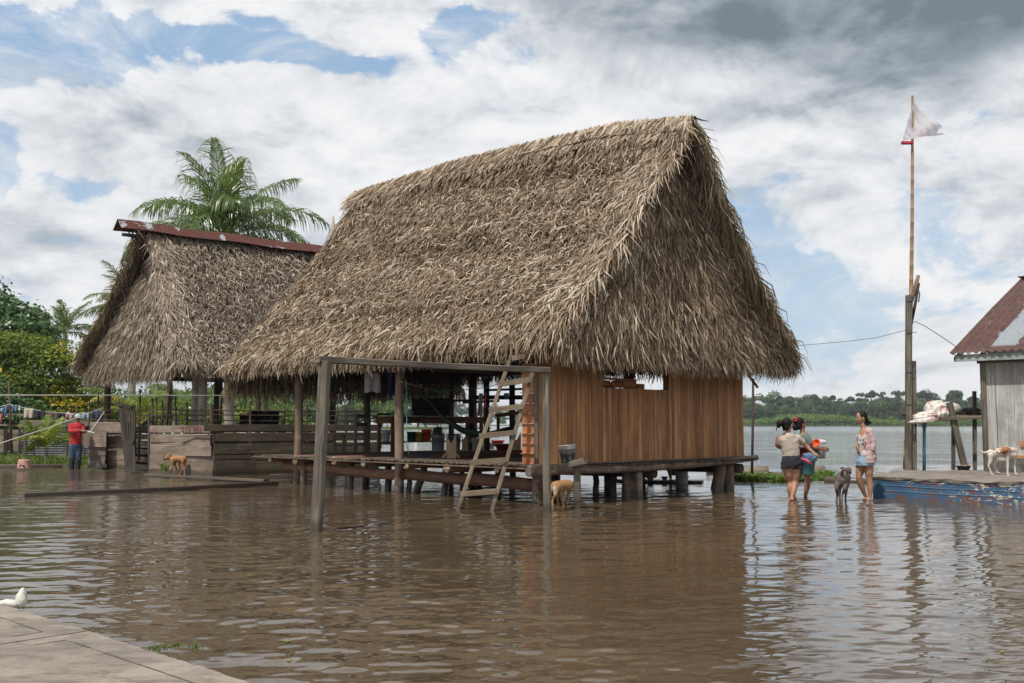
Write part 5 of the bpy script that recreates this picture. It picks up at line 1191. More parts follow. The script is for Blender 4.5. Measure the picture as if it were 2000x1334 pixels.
# ropes across the left
cord('rope', [Vector((-9.5, 9.2, 1.35+9.2*56/FPX)), P(0, 772, 14), P(250, 772, 21), P(440, 772.5, 26.3)], .011, 'rope', 'taut pale rope running level across the left side above the pen')
cord('rope', [Vector((-9.0, 11, .2)), P(0, 866, 15), P(100, 834, 20), P(205, 795, 30.6)], .008, 'rope', 'pale rope slanting up from the lower left to the pen stakes')
cord('rope', [P(210, 795, 30.5), P(193, 820, 29.9), P(176, 843, 29.5)], .010, 'rope', 'short pale rope from the pen stakes down to the man in red')
cord('rope', [P(176, 843, 29.5), P(170, 842, 29.45), P(163, 841, 29.42), P(186, 846, 29.5)], .022, 'rope', 'bundle of pale rope held by the man in red')
# ---------------------------------------------------------------- right side: slab, shack, rack, flagpole
slab = thing('concrete_landing', tuple(G(1705, 970)), 'raised concrete landing with flaking blue painted side at the right', 'landing')
zt = .385
FL, FR = G(1705, 970), G(2000, 987); FR2 = FL+(FR-FL)*2.2
tL = P(1706, 930, FL.y); BLk = G(1746, 919, zt); BRk = Vector((14.5, BLk.y-.1, zt))
dF = (FR2-FL).normalized(); nF_ = Vector((dF.y, -dF.x, 0)); nF_ = nF_ if nF_.y < 0 else -nF_
m = MB(); nst = 34                                # ribbed painted side
prof = [(-.25, .004), (.02, .004), (.10, .004), (.115, .012), (.13, .002), (.20, .0), (.212, .010), (.225, -.002), (.28, -.002), (.292, .006), (.305, -.002), (zt-.03, -.004)]
b = 0
for (z, o_) in prof:
    for i in range(nst+1):
        f = i/nst; q = FL.lerp(FR2, f)+nF_*(o_+.006*math.sin(i*1.7+z*9)); m.v.append((q.x, q.y, z+.005*math.sin(i*.6)))
Lf = (FR2-FL).length
for j in range(len(prof)-1):
    for i in range(nst): a0 = j*(nst+1)+i; m.face((a0, a0+1, a0+nst+2, a0+nst+1), [(Lf*i/nst, prof[j][0]), (Lf*(i+1)/nst, prof[j][0]), (Lf*(i+1)/nst, prof[j+1][0]), (Lf*i/nst, prof[j+1][0])], .5)
bl_ = Vector((BLk.x, BLk.y, 0)); 
for (z0, z1) in [(-.25, .35)]:
    m.poly([Vector((FL.x, FL.y, z0)), Vector((FL.x, FL.y, z1)), Vector((bl_.x, bl_.y, z1)), Vector((bl_.x, bl_.y, z0))], [(0, z0), (0, z1), (2, z1), (2, z0)])
m.build('painted_side', M['hull'], slab)
m = MB(); g = np.random.default_rng(8)             # top with uneven lip, gently domed
nx, ny = 40, 14
for j in range(ny+1):
    for i in range(nx+1):
        f = FL.lerp(FR2, i/nx)+nF_*.03; bk_ = Vector((BLk.x, BLk.y, 0)).lerp(Vector((BRk.x, BRk.y+.5, 0)), i/nx); q = f.lerp(bk_, j/ny)
        z = zt+.015*math.sin(i*.8+j*.5)+(.0 if j else -.012)+.008*g.standard_normal()*(.3 if j else 1); m.v.append((q.x, q.y+(.012*g.standard_normal() if j == 0 else 0), z))
for j in range(ny):
    for i in range(nx): a0 = j*(nx+1)+i; m.face((a0, a0+1, a0+nx+2, a0+nx+1), [(0, 0)]*4, .5, False)
o0 = len(m.v)
for i in range(nx+1):
    q = FL.lerp(FR2, i/nx)+nF_*.015; m.v.append((q.x, q.y, zt-.055+.012*g.standard_normal()))
for i in range(nx): m.face((o0+i, o0+i+1, i+1, i), [(0, 0)]*4, .5)
q0 = [Vector(m.v[j*(nx+1)]) for j in range(ny+1)]
for j in range(ny): m.poly([q0[j], q0[j+1], Vector((q0[j+1].x, q0[j+1].y, .3)), Vector((q0[j].x, q0[j].y, .3))])
m.poly([(BLk.x, BLk.y, zt), (14.5, BLk.y+.4, zt), (14.5, BLk.y+.4, -.3), (BLk.x, BLk.y, -.3)])
m.build('slab_top', M['concrete2'], slab)

# flag pole
FP = G(1769, 917, zt-.05)
fp = thing('flagpole', tuple(FP), 'tall bamboo pole on the landing flying a white pennant', 'flagpole')
m = MB(); top = P(1782, 186, FP.y+.05); n = 26; pts = [FP.lerp(top, k/n)+Vector((.05*math.sin(math.pi*k/n), 0, 0)) for k in range(n+1)]
rad = [.062-.036*k/n for k in range(n+1)]
pp, rr_ = [], []
for k in range(n):
    pp += [pts[k], pts[k].lerp(pts[k+1], .9), pts[k].lerp(pts[k+1], .95)]; rr_ += [rad[k], rad[k], rad[k]*1.14]
pp.append(top); rr_.append(.008); m.tube(pp, rr_, 10, .6); m.build('pole', M['bamboo'], fp)
fm, t = newmat('printed_white_flag_cloth'); co = t.n('ShaderNodeTexCoord').outputs['Object']
wv_ = t.n('ShaderNodeTexWave', {'Vector': t.map(co, (1, 1, 1), rot=(0, .5, 0)), 'Scale': 1.7, 'Distortion': 9.0, 'Detail': 2.0, 'Detail Scale': 1.2}).outputs['Fac']
n_ = t.noise(co, 2.2, 3, .5); pr = t.math('MULTIPLY', t.mr(wv_, .62, .72, 0, .3), t.mr(n_, .42, .5))
c = t.mix(pr, (.86, .85, .88), t.mix(t.mr(t.noise(co, 1.3, 2, .5), .45, .55), (.62, .24, .30), (.22, .32, .48)))
bb = t.n('ShaderNodeBsdfPrincipled', {'Base Color': c, 'Roughness': .8}); tl_ = t.n('ShaderNodeBsdfTranslucent', {'Color': c}); mx = t.n('ShaderNodeMixShader', {0: .62, 1: bb.outputs[0], 2: tl_.outputs[0]}); t.n('ShaderNodeOutputMaterial', {'Surface': mx.outputs[0]})
def pennant(A_, B_, C_, mat, parent, n=26, wav=.085):
    """triangle A (top) B (bottom) at the pole, C the flying tip"""
    m = MB(); d = A_.y
    for j in range(n+1):
        for i in range(n+1):
            f = i/n; e = j/n; q = (A_.lerp(C_, f)).lerp(B_.lerp(C_, f), e); m.v.append(tuple(q+Vector((0, wav*math.sin(f*7+e*2.5)*(.3+f), -.04*math.sin(math.pi*f)*(1-e)-.05*math.sin(math.pi*f)*e*-.3))))
    for j in range(n):
        for i in range(n): a0 = j*(n+1)+i; m.face((a0, a0+1, a0+n+2, a0+n+1), [(0, 0)]*4, .5, True)
    return m.build('flag', mat, parent)
Y_ = FP.y
pennant(P(1785, 199, Y_), P(1762, 276, Y_), P(1852, 260, Y_), fm, fp)
m = MB(); m.beam(P(1761, 279, Y_-.03), P(1782, 279, Y_-.03), .10, .06); m.build('red_band', plain('red_band_cloth', (.45, .03, .05), .8, .3, 12), fp)
q2 = P(655, 455, 40); fp2 = thing('flagpole', (q2.x, q2.y, 0), 'small pennant on a pole peeking out between both thatched roofs', 'flagpole')
m = MB(); m.tube([Vector((q2.x+.1, q2.y, 0)), P(657, 470, 40), P(651, 421, 40)], [.05, .04, .02], 8); m.build('pole', M['bamboo'], fp2)
pennant(P(651, 423, 40), P(656, 447, 40), P(632, 480, 40), fm, fp2, 10, .03)

# power post of two timbers with broken top
pw = thing('timber_post', tuple(G(1780, 917, zt)), 'thick twin timber post with a broken slanting arm beside the flagpole', 'post')
d0_ = BLk.y+.05
bk('post', 'post_grey', lambda m: m.beam(P(1774, 919, d0_), P(1775, 577, d0_), .115, .12, up=(0, 1, 0), r=.4), pw)
bk('post', 'post_grey', lambda m: m.beam(P(1784.5, 919, d0_+.05), P(1783, 705, d0_+.05), .11, .10, up=(0, 1, 0), r=.25), pw)
bk('arm', 'log', lambda m: (m.tube([P(1778, 592, d0_+.1), P(1786, 568, d0_+.1), P(1794, 538, d0_+.1)], [.045, .05, .04], 8, r=.4, jit=.1)), pw)
bk('arm', 'log_dark', lambda m: m.tube([P(1779, 642, d0_+.1), P(1787, 596, d0_+.1), P(1795, 553, d0_+.1)], [.02, .03, .025], 6, jit=.1), pw)
bk('tie', 'wire', lambda m: [m.tube([P(1768, v, d0_-.07), P(1790, v-1, d0_-.07)], .007, 5) for v in (588, 650, 727, 790)]+[m.tube([P(1794, 565, d0_), P(1796, 575, d0_), P(1794, 590, d0_)], .014, 5)], pw)
cord('wire', [P(1560, 675, 21.5), P(1640, 668, 21.2), P(1710, 660, 20.8), P(1768, 645, 20.5), P(1787, 628, 20.6)], .006, 'wire', 'thin wire from the big roof to the timber post', 'wire')
cord('wire', [P(1787, 628, 20.6), P(1805, 636, 20.4), P(1835, 655, 20.3), P(1872, 680, 20.4)], .008, 'wire', 'dark wire from the timber post down to the shack eave', 'wire')

# rack with sacks
rack = thing('drying_rack', tuple(G(1865, 918, zt)), 'rough timber rack platform beside the whitewashed shack', 'rack')
dR = d0_+.1
bk('rail', 'post_grey', lambda m: (m.beam(P(1835, 818, dR-.1), P(1966, 813, dR-.55), .07, .075, r=.5)), rack)
bk('rail', 'stick', lambda m: m.tube([P(1761, 808, dR-.1), P(1800, 813, dR)], .035, 7, r=.5), rack)
bk('platform', 'post_grey', lambda m: [m.beam(P(1790, 812-k*1.1, dR+.1+k*.13), P(1925, 812-k*1.2, dR+.1+k*.13), .11, .035, r=random.uniform(.3, .6)) for k in range(6)], rack)
bk('crosspiece', 'stick', lambda m: [m.tube([P(u, 806, dR+.6), P(u+4, 817, dR-.1)], .03, 6) for u in (1872, 1890, 1905, 1918)], rack)
bk('brace', 'post_grey', lambda m: m.beam(P(1886, 919, dR-.15), P(1854, 786, dR-.12), .12, .09, up=(0, 1, 0), r=.4), rack)
bk('leg', 'post_grey', lambda m: m.beam(P(1862, 919, dR+.1), P(1862, 815, dR+.1), .065, .07, up=(0, 1, 0), r=.1), rack)
bk('leg', 'post_grey', lambda m: m.beam(P(1904, 919, dR+.15), P(1903, 764, dR+.15), .07, .07, up=(0, 1, 0), r=.45), rack)
bpipe = thing('blue_pipe', tuple(G(1805, 918, zt)), 'upright turquoise blue pipe under the rack with the sacks', 'pipe')
m = MB(); a, b = P(1805, 920, dR-.05), P(1805, 826, dR-.05); m.tube([a, b], .033, 12); m.build('tube', plain('turquoise_paint', (.05, .20, .25), .4, .15, 12, .05), bpipe); m = MB(); m.tube([b-Vector((0, 0, .1)), b], .045, 12); m.build('collar', plain('dark_teal_paint', (.03, .12, .15), .4), bpipe)
# sacks
sackm, t = newmat('printed_plastic_sack'); co = t.n('ShaderNodeTexCoord').outputs['Object']
n_ = t.noise(co, 7, 4, .6, .5); n2 = t.noise(co, 5, 3, .5, 1.0)
c = t.mix(t.mr(n_, .54, .60, 0, .7), (.60, .57, .53), (.50, .16, .15)); c = t.mix(t.mr(n2, .60, .64, 0, .6), c, (.36, .24, .08)); fin_mat(sackm, t, c, .5, t.noise(co, 16, 4, .6), .4, .02)
sack2 = plain('woven_sack', (.46, .43, .38), .8, .12, 20, .3)
def lumpy(name, c, rad, mat, label, cat, seed, amp=.22, rot=0, squash=None, parent=None, n=3.2):
    me = bpy.data.meshes.new(name); bm = bmesh.new(); bmesh.ops.create_icosphere(bm, subdivisions=5, radius=1)
    V = np.array([v.co for v in bm.verts]); nz = smooth_noise(V[:, 0]*n, V[:, 1]*n+V[:, 2]*n*.7, seed)+.5*smooth_noise(V[:, 0]*n*2.6+V[:, 2]*5, V[:, 1]*n*2+V[:, 2]*7, seed+1)
    V = V*(1+amp*nz)[:, None]; V[:, 2] = np.where(V[:, 2] < -.55, -.55+(V[:, 2]+.55)*.2, V[:, 2])
    cr, sr = math.cos(rot), math.sin(rot); V = V*np.array(rad); V = np.stack([V[:, 0]*cr-V[:, 2]*sr, V[:, 1], V[:, 0]*sr+V[:, 2]*cr], 1)
    for v, p in zip(bm.verts, V): v.co = p
    for f in bm.faces: f.smooth = True
    bm.to_mesh(me); bm.free(); o = link(me, name, mat, parent); o.location = c if not parent else Vector(c)-BASE[parent.name]
    return tag(o, label, cat) if not parent else o
lumpy('sack', P(1829, 806, dR+.05), (.26, .22, .24), sackm, 'crumpled white plastic sack with red print lying on the rack', 'sack', 3, .16, rot=-.25)
lumpy('sack', P(1806, 822, dR-.28), (.27, .07, .06), sackm, 'white and red sack end hanging over the front of the rack', 'sack', 9, .26, rot=.10, n=5)
lumpy('sack', P(1805, 814, dR-.1), (.27, .18, .10), sackm, 'flattened red and white sack at the left end of the rack', 'sack', 5, .15, rot=.12)
lumpy('sack', P(1850, 799, dR+.35), (.30, .22, .15), sack2, 'full beige woven sack lying on the rack behind the red and white ones', 'sack', 6, .06)
lumpy('net_pile', P(1893, 801, dR+.4), (.22, .2, .06), plain('dark_net', (.10, .11, .10), .95, .4, 30, .5), 'low pile of dark netting at the shack end of the rack', 'net', 7, .2)
q = G(1882, 918, zt+.01); o = thing('basin', tuple(q), 'small dark basin on the landing under the rack', 'basin'); m = MB(); m.lathe(q, [(.001, 0), (.10, 0), (.15, .08), (.165, .085), (.14, .085), (.09, .01), (.001, .01)], 20); m.build('body', plain('dark_basin', (.03, .035, .04), .4, .1, 9), o)
lumpy('rag', q+Vector((.02, 0, .09)), (.10, .07, .03), fab['rose'], 'rumpled rag lying in the small dark basin', 'cloth', 8, .2)

# shack
sk = Vector((9.72, 20.45, 0)); e1_, e2_ = Vector((.75, -.66, 0)).normalized(), Vector((.66, .75, 0)).normalized()
shack = thing('wooden_shack', tuple(sk), 'whitewashed wooden shack with rusty corrugated roof at the right edge', 'shack')
def S(a, b, z): return sk+e1_*a+e2_*b+Vector((0, 0, z))
m = MB(); x = 0
gsk = random.Random(3)
while x < 5:
    wv = gsk.choice((.14, .2, .26, .30, .34)); m.beam(S(x+wv/2, gsk.uniform(0, .008), zt+.22), S(x+wv/2, 0, 2.66), wv-.008, .025, up=tuple(e2_), r=gsk.uniform(.3, .8)); x += wv
x = .03
while x < 4:
    wv = .25; m.beam(S(0, x+wv/2, zt+.2), S(0, x+wv/2, 2.7+.38*(x+.2)), wv-.006, .025, up=tuple(e1_)); x += wv
m.build('board_wall', M['shack'], shack)
bk('corner_post', 'post_grey', lambda m: m.beam(S(-.03, -.02, zt-.1), S(-.03, -.02, 2.66), .09, .09, r=.5), shack)
bk('footing', plain('dark_footing_concrete', (.10, .095, .09), .9, .4, 9), lambda m: (m.beam(S(.05, .06, zt+.09), S(5, .06, zt+.09), .16, .30), m.beam(S(0, .1, zt+.09), S(0, 4, zt+.09), .1, .3)), shack)  # footing in one darker grey tone than the slab
bk('trim_board', 'plank_orange', lambda m: (m.beam(S(.62, -.03, zt+.56), S(4, -.03, zt+.56), .03, .12, r=.9), m.beam(S(.35, -.03, zt+.31), S(4, -.03, zt+.31), .03, .07, r=.9)), shack)
ez, rise = 2.70, .385
bk('fascia', plain('grey_green_paint', (.26, .30, .28), .7, .25, 8, .1), lambda m: m.beam(S(-.48, -.30, ez+.0), S(5.4, -.30, ez+.0), .03, .14), shack)
bk('eave_beam', 'post_grey', lambda m: (m.beam(S(-.12, -.05, ez-.07), S(5, -.05, ez-.07), .09, .08, r=.3), m.beam(S(-.5, -.25, ez-.02), S(-.5, 5.2, ez-.02+rise*5.4), .04, .10, r=.3)), shack)
m = MB(); nxr = 220; nyr = 14; Lr_, Dr = 6.0, 5.75
for j in range(nyr+1):
    for i in range(nxr+1):
        x = -.56+Lr_*i/nxr; y = -.38+(Dr)*j/nyr; sh = (.01 if (j > 6) else 0)
        q = S(x, y, ez+.10+rise*(y+.38)+.024*math.sin(2*math.pi*x/.15)+sh+.02*math.sin(x*1.3+j*.4)*.5); m.v.append(tuple(q))
for j in range(nyr):
    for i in range(nxr): a0 = j*(nxr+1)+i; m.face((a0, a0+1, a0+nxr+2, a0+nxr+1), [(0, 0)]*4, .5, True)
rm, t = newmat('rusty_sheets_with_one_zinc_sheet'); gp_ = t.n('ShaderNodeNewGeometry').outputs['Position']
al_ = t.math('SUBTRACT', t.vm('DOT_PRODUCT', gp_, tuple(e1_)), float(sk.dot(e1_))); nz_ = t.noise(gp_, 2.6, 6, .65); nf_ = t.noise(gp_, 16, 5, .65); st_ = t.noise(t.map(gp_, (1, 1, .3)), 5, 4, .6)
aw = t.math('ADD', al_, t.math('MULTIPLY', t.math('SUBTRACT', nz_, .5), .5)); zc = t.math('MULTIPLY', t.mr(aw, .12, .17), t.mr(aw, .66, .60)); zc = t.math('MULTIPLY', zc, t.mr(t.n('ShaderNodeSeparateXYZ', {0: gp_}).outputs[2], 2.90, 2.98))
zc = t.math('MAXIMUM', zc, t.mr(nz_, .66, .68, 0, .8)); zc = t.math('MULTIPLY', zc, t.mr(nf_, .66, .62))
c = t.mix(zc, t.ramp(t.math('ADD', t.math('MULTIPLY', nf_, .6), t.math('MULTIPLY', st_, .4)), [(.35, (.035, .016, .013)), (.5, (.075, .031, .024)), (.68, (.14, .07, .052))]), t.ramp(nf_, [(.3, (.18, .20, .22)), (.7, (.30, .33, .36))]))
fin_mat(rm, t, c, .7, nf_, .2, .01)
ro = m.build('roof', rm, shack); md = ro.modifiers.new('thick', 'SOLIDIFY'); md.thickness = .006
bk('ridge_cap', 'rust', lambda m: m.beam(S(-.62, 5.4, ez+.12+rise*5.75), S(5.4, 5.4, ez+.12+rise*5.75), .35, .03), ro)
m = MB()                                          # rafters end and gable triangle
for x in (0.0, 1.3, 2.6, 3.9): m.beam(S(x, -.3, ez+.0), S(x, 5.3, ez+rise*5.6), .05, .09)
m.build('rafters', M['post_grey'], shack)

# thin stick and log raft with water plants beyond the house
tag((lambda m: (m.tube([P(1471, 739, 24.3), P(1470, 850, 24.3), P(1468, 960, 24.3)], [.03, .032, .034], 8), m.build('thin_stake', M['stick']))[1])(MB()), 'thin dark stake standing in the water right of the plank wall', 'stake')
tag((lambda m: (m.tube([P(1462, 733, 21.2), P(1480, 757, 21.3)], [.03, .025], 6), m.build('hanging_stick', M['log_dark']))[1])(MB()), 'short slanting stick jutting from under the right eave', 'stick')
raft = thing('log_raft', tuple(G(1500, 935)), 'raft of big floating logs moored beyond the right end of the house', 'raft')
for (u0, v0, u1, v1, dd, r0) in [(1400, 931, 1540, 930, 25.2, .12), (1395, 925, 1500, 924, 26, .14), (1380, 921, 1475, 919.5, 27.4, .10), (1500, 932, 1622, 928, 25.6, .13), (1530, 923, 1610, 922, 26.4, .17), (1440, 917, 1500, 914, 27, .06)]:
    bk('log', 'fence', lambda m: m.tube([P(u0+(u1-u0)*k/5, v0+(v1-v0)*k/5, dd) for k in range(6)], [r0*random.uniform(.92, 1.06) for _ in range(6)], 12, r=.85, jit=.05), raft)
tag((lambda m: (m.tube([G(1610, 941)+Vector((0, 0, .02)), G(1660, 942)+Vector((0, 0, .03)), G(1712, 944)+Vector((0, 0, .02))], .09, 10, r=.7), m.build('log', M['fence']))[1])(MB()), 'pale log lying behind the grey dog, next to the landing', 'log')
def pf2(g, n):
    u = g.uniform(1412, 1626, n); v = 932+g.random(n)*9-np.abs(u-1520)/110*2; return np.array([G(a, b)[:2] for a, b in zip(u, v)])
tag(grass_patch('water_plants', pf2, 5000, (.04, .17), .05, M['waterplant'], -.01, 15, lean=.8), 'green water plants floating in front of the log raft', 'water plants', kind='stuff')
tag((lambda m: (m.tube([G(1418, 946), G(1470, 946.5), G(1478, 945)], .02, 6), m.build('floating_stick', M['log_dark']))[1])(MB()), 'thin dark stick floating just right of the house stilts', 'stick')

# ---------------------------------------------------------------- concrete walkway, near left
walk = MB(); e_a, e_b = Vector((-8.9, 12.1, 0)), Vector((2.2, 1.85, 0)); de = (e_b-e_a).normalized(); ne = Vector((-de.y, de.x, 0)); ne = ne if ne.x < 0 else -ne
J = G(176, 1233, .07); sJ = (Vector((J.x, J.y, 0))-e_a).dot(de)
def slabpiece(s0, s1):
    g = random.Random(int(s0*10)+5); n = 60; edge = [e_a+de*(s0+(s1-s0)*k/n)+ne*g.uniform(-.008, .008) for k in range(n+1)]
    far = [p+ne*5 for p in edge]; z = .075
    for k in range(n):
        a, b, c, d = edge[k], edge[k+1], far[k+1], far[k]
        a2, b2 = a+ne*.02, b+ne*.02
        for (p, q, r, s_, z0, z1, z2, z3) in [(a2, b2, c, d, z, z, z, z), (a, b, b2, a2, z-.016, z-.016, z, z), (a, b, b, a, -.3, -.3, z-.016, z-.016)]:
            walk.poly([(p.x, p.y, z0), (q.x, q.y, z1), (r.x, r.y, z2), (s_.x, s_.y, z3)])
    for p, f in ((edge[0], far[0]), (edge[-1], far[-1])): walk.poly([(p.x, p.y, z), (f.x, f.y, z), (f.x, f.y, -.3), (p.x, p.y, -.3)])
slabpiece(-3, sJ-.011); slabpiece(sJ+.011, sJ+3.0); slabpiece(sJ+3.02, 17)
tag(walk.build('pavement', M['concrete']), kind='structure')
gv = MB()                                         # tooled grooves
def groove(s0, t0, s1, t1, w_=.010):
    a, b = e_a+de*s0+ne*t0, e_a+de*s1+ne*t1; d = (b-a).normalized(); x = Vector((-d.y, d.x, 0))*w_/2; n = 14; g = random.Random(2)
    for k in range(n):
        p, q = a.lerp(b, k/n), a.lerp(b, (k+1)/n); k1, k2 = g.uniform(.3, 1.2), g.uniform(.3, 1.2)
        gv.poly([tuple((p-x*k1)+Vector((0, 0, .0785))), tuple((q-x*k2)+Vector((0, 0, .0785))), tuple((q+x*k2)+Vector((0, 0, .0785))), tuple((p+x*k1)+Vector((0, 0, .0785)))])
groove(sJ-2.2, .22, sJ-.17, .22); groove(sJ-.17, .22, sJ-.17, 2.8); groove(sJ+.17, .22, sJ+.17, 2.8); groove(sJ+.30, .22, sJ+2.8, .22, .012); groove(sJ+.2, .22, sJ+.32, .225, .004); groove(sJ+1.62, .3, sJ+1.55, 2.8, .02)
tag(gv.build('pavement_joints', M['dark_line']), kind='structure')
# knotted white plastic bag at its edge
q = G(28, 1180, .08); wp = thing('plastic_bag', tuple(q), 'knotted white plastic bag lying at the edge of the concrete walkway', 'bag')
bagm = plain('white_bag_plastic', (.62, .60, .55), .4, .08, 12, .1)
lumpy('body', q+Vector((.05, 0, .03)), (.038, .035, .068), bagm, None, None, 11, .10, parent=wp)
m = MB(); m.tube([q+Vector((.05, 0, .06)), q+Vector((.052, 0, .09)), q+Vector((.056, 0, .105)), q+Vector((.062, 0, .112))], [.034, .022, .012, .005], 10, jit=.12); m.build('knot', bagm, wp)
m = MB(); m.tube([q+Vector((.03, 0, -.005)), q+Vector((-.06, 0, .012)), q+Vector((-.13, .0, .0)), q+Vector((-.18, -.01, -.01))], [.035, .022, .018, .02], 10, jit=.1); m.build('twisted_end', bagm, wp)
def pf3(g, n):
    k = g.integers(0, 7, n); c = np.array([G(a, b)[:2] for a, b in [(30, 1190), (55, 1188), (302, 1266), (310, 1272), (325, 1264), (342, 1262), (385, 1264)]])
    return c[k]+g.normal(0, .018, (n, 2))
tag(grass_patch('weeds', pf3, 130, (.008, .03), .009, M['waterplant'], 0, 18), 'small weeds at the waterline of the concrete walkway', 'weeds', kind='stuff')

def pf5(g, n):
    y = 5.5+g.random(n)**1.5*16; x = g.uniform(-.45, .5, n)*y; return np.column_stack([x, y])
g = np.random.default_rng(66); xy = pf5(g, 70); a = g.uniform(0, 6.28, 70); l_ = g.uniform(.012, .035, 70)
c4 = np.stack([np.column_stack([xy[:, 0]+l_*np.cos(a+k)*(1 if i % 2 == 0 else .45), xy[:, 1]+l_*np.sin(a+k)*(1 if i % 2 == 0 else .45), np.full(70, .006)]) for i, k in enumerate((0, 1.57, 3.14, 4.71))], 1).reshape(-1, 3)
tag(npmesh('floating_leaves', c4, np.arange(280).reshape(-1, 4), M['palm_yellow'], None, g.random(70)), 'scattered yellowish leaves and bits drifting on the brown water', 'debris', kind='stuff')
# ---------------------------------------------------------------- people and animals: one continuous skin each
class Fig:
    """closed shapes that overlap; fuse() turns them into one continuous surface"""
    def __init__(s): s.m = MB()
    def limb(s, pts, rad, n=14):
        pts = [Vector(p) for p in pts]
        # smooth the chain so joints bend softly
        P2, R2_ = [], []
        for i in range(len(pts)-1):
            for k in range(5):
                t = k/5; a = pts[max(i-1, 0)]; b = pts[i]; c = pts[i+1]; d = pts[min(i+2, len(pts)-1)]
                lin = b.lerp(c, t); cr = .5*((2*b)+(c-a)*t+(2*a-5*b+4*c-d)*t*t+(3*b-a-3*c+d)*t**3)
                P2.append(lin.lerp(cr, .6)); R2_.append(rad[i]+(rad[i+1]-rad[i])*(t*t*(3-2*t)))
        P2.append(pts[-1]); R2_.append(rad[-1]); s.m.tube(P2, R2_, n); s.m.ell(P2[0], (R2_[0],)*3, nu=n); s.m.ell(P2[-1], (R2_[-1],)*3, nu=n)
    def ell(s, c, rad, yaw=0, tilt=0): s.m.ell(c, rad, rot=Matrix.Rotation(yaw, 3, 'Z') @ Matrix.Rotation(tilt, 3, 'Y'), nu=18, nv=14)
    def loft(s, rings, n=22):
        """rings: (centre, half width, half depth, yaw) from bottom to top"""
        b = len(s.m.v)
        for (c, rx, ry, yw) in rings:
            c = Vector(c); cy, sy = math.cos(yw), math.sin(yw)
            for i in range(n):
                a = 2*math.pi*i/n; x, y = rx*math.cos(a), ry*math.sin(a); s.m.v.append((c.x+x*cy-y*sy, c.y+x*sy+y*cy, c.z))
        for j in range(len(rings)-1):
            for i in range(n): a0 = b+j*n; s.m.face((a0+i, a0+(i+1) % n, a0+n+(i+1) % n, a0+n+i), [(0, 0)]*4, .5)
        s.m.face([b+i for i in range(n-1, -1, -1)], [(0, 0)]*n, .5); e = b+(len(rings)-1)*n; s.m.face([e+i for i in range(n)], [(0, 0)]*n, .5)
    def fuse(s, name, mat, parent, voxel=.007, smooth=4, cuts=(), paint=(), folds=0, base=0.5, solid=0):
        tmp = bpy.data.meshes.new('tmp'); tmp.from_pydata(s.m.v, [], s.m.f); o = bpy.data.objects.new('tmp', tmp); COL.objects.link(o)
        r = o.modifiers.new('r', 'REMESH'); r.mode = 'VOXEL'; r.voxel_size = voxel; r.use_smooth_shade = True
        q = o.modifiers.new('s', 'SMOOTH'); q.iterations = smooth; q.factor = .5
        bpy.context.view_layer.update(); me = bpy.data.meshes.new_from_object(o.evaluated_get(bpy.context.evaluated_depsgraph_get()))
        bpy.data.objects.remove(o); bpy.data.meshes.remove(tmp)
        bm = bmesh.new(); bm.from_mesh(me)
        for (p, nrm) in cuts: bmesh.ops.bisect_plane(bm, geom=bm.verts[:]+bm.edges[:]+bm.faces[:], plane_co=p, plane_no=nrm, clear_outer=True)
        if folds:
            bm.normal_update()
            V = np.array([v.co for v in bm.verts]); nz = smooth_noise(V[:, 0]*22+V[:, 1]*14, V[:, 2]*9+V[:, 0]*9, 5)+.5*smooth_noise(V[:, 0]*50+V[:, 2]*30, V[:, 2]*18-V[:, 0]*40, 6)
            for v, k in zip(bm.verts, nz): v.co += v.normal*float(k)*folds
        off = BASE[parent.name]
        fr = []
        for f in bm.faces:
            c = f.calc_center_median(); val = base
            for (pc, pr, pv) in paint:
                if (c-Vector(pc)).length < pr*(1+.25*math.sin(c.x*60+c.z*43)*math.sin(c.z*51)): val = pv
            fr.append(val); f.smooth = True
        for v in bm.verts: v.co -= off
        bm.to_mesh(me); bm.free(); me.name = name
        at = me.attributes.get('rnd') or me.attributes.new('rnd', 'FLOAT', 'FACE'); at.data.foreach_set('value', np.array(fr, dtype=np.float32))
        ob = link(me, name, mat, parent)
        if solid: md = ob.modifiers.new('thick', 'SOLIDIFY'); md.thickness = solid; md.offset = 0
        return ob
def skinmat(name, col):
    m, t = newmat(name); co = t.n('ShaderNodeTexCoord').outputs['Object']; n = t.noise(co, 14, 3, .5)
    c = t.mix(t.mr(n, .3, .7), tuple(x*.88 for x in col), tuple(x*1.1 for x in col))
    return fin_mat(m, t, c, .48, t.noise(co, 120, 2, .5), .05, .003, **{'Subsurface Weight': .08, 'Subsurface Scale': .02})
SK = {'a': skinmat('brown_skin', (.36, .19, .115)), 'b': skinmat('deep_brown_skin', (.28, .135, .08)), 'm': skinmat('dark_tanned_skin', (.20, .105, .065))}
HAIR = plain('black_hair', (.008, .006, .005), .6, .4, 30, .3, **{'Specular IOR Level': .2})
EYEW = plain('eye_white', (.6, .58, .55), .3, .02); EYED = plain('dark_iris', (.02, .012, .008), .2, .02); LIP = plain('lips', (.30, .09, .075), .45, .1)

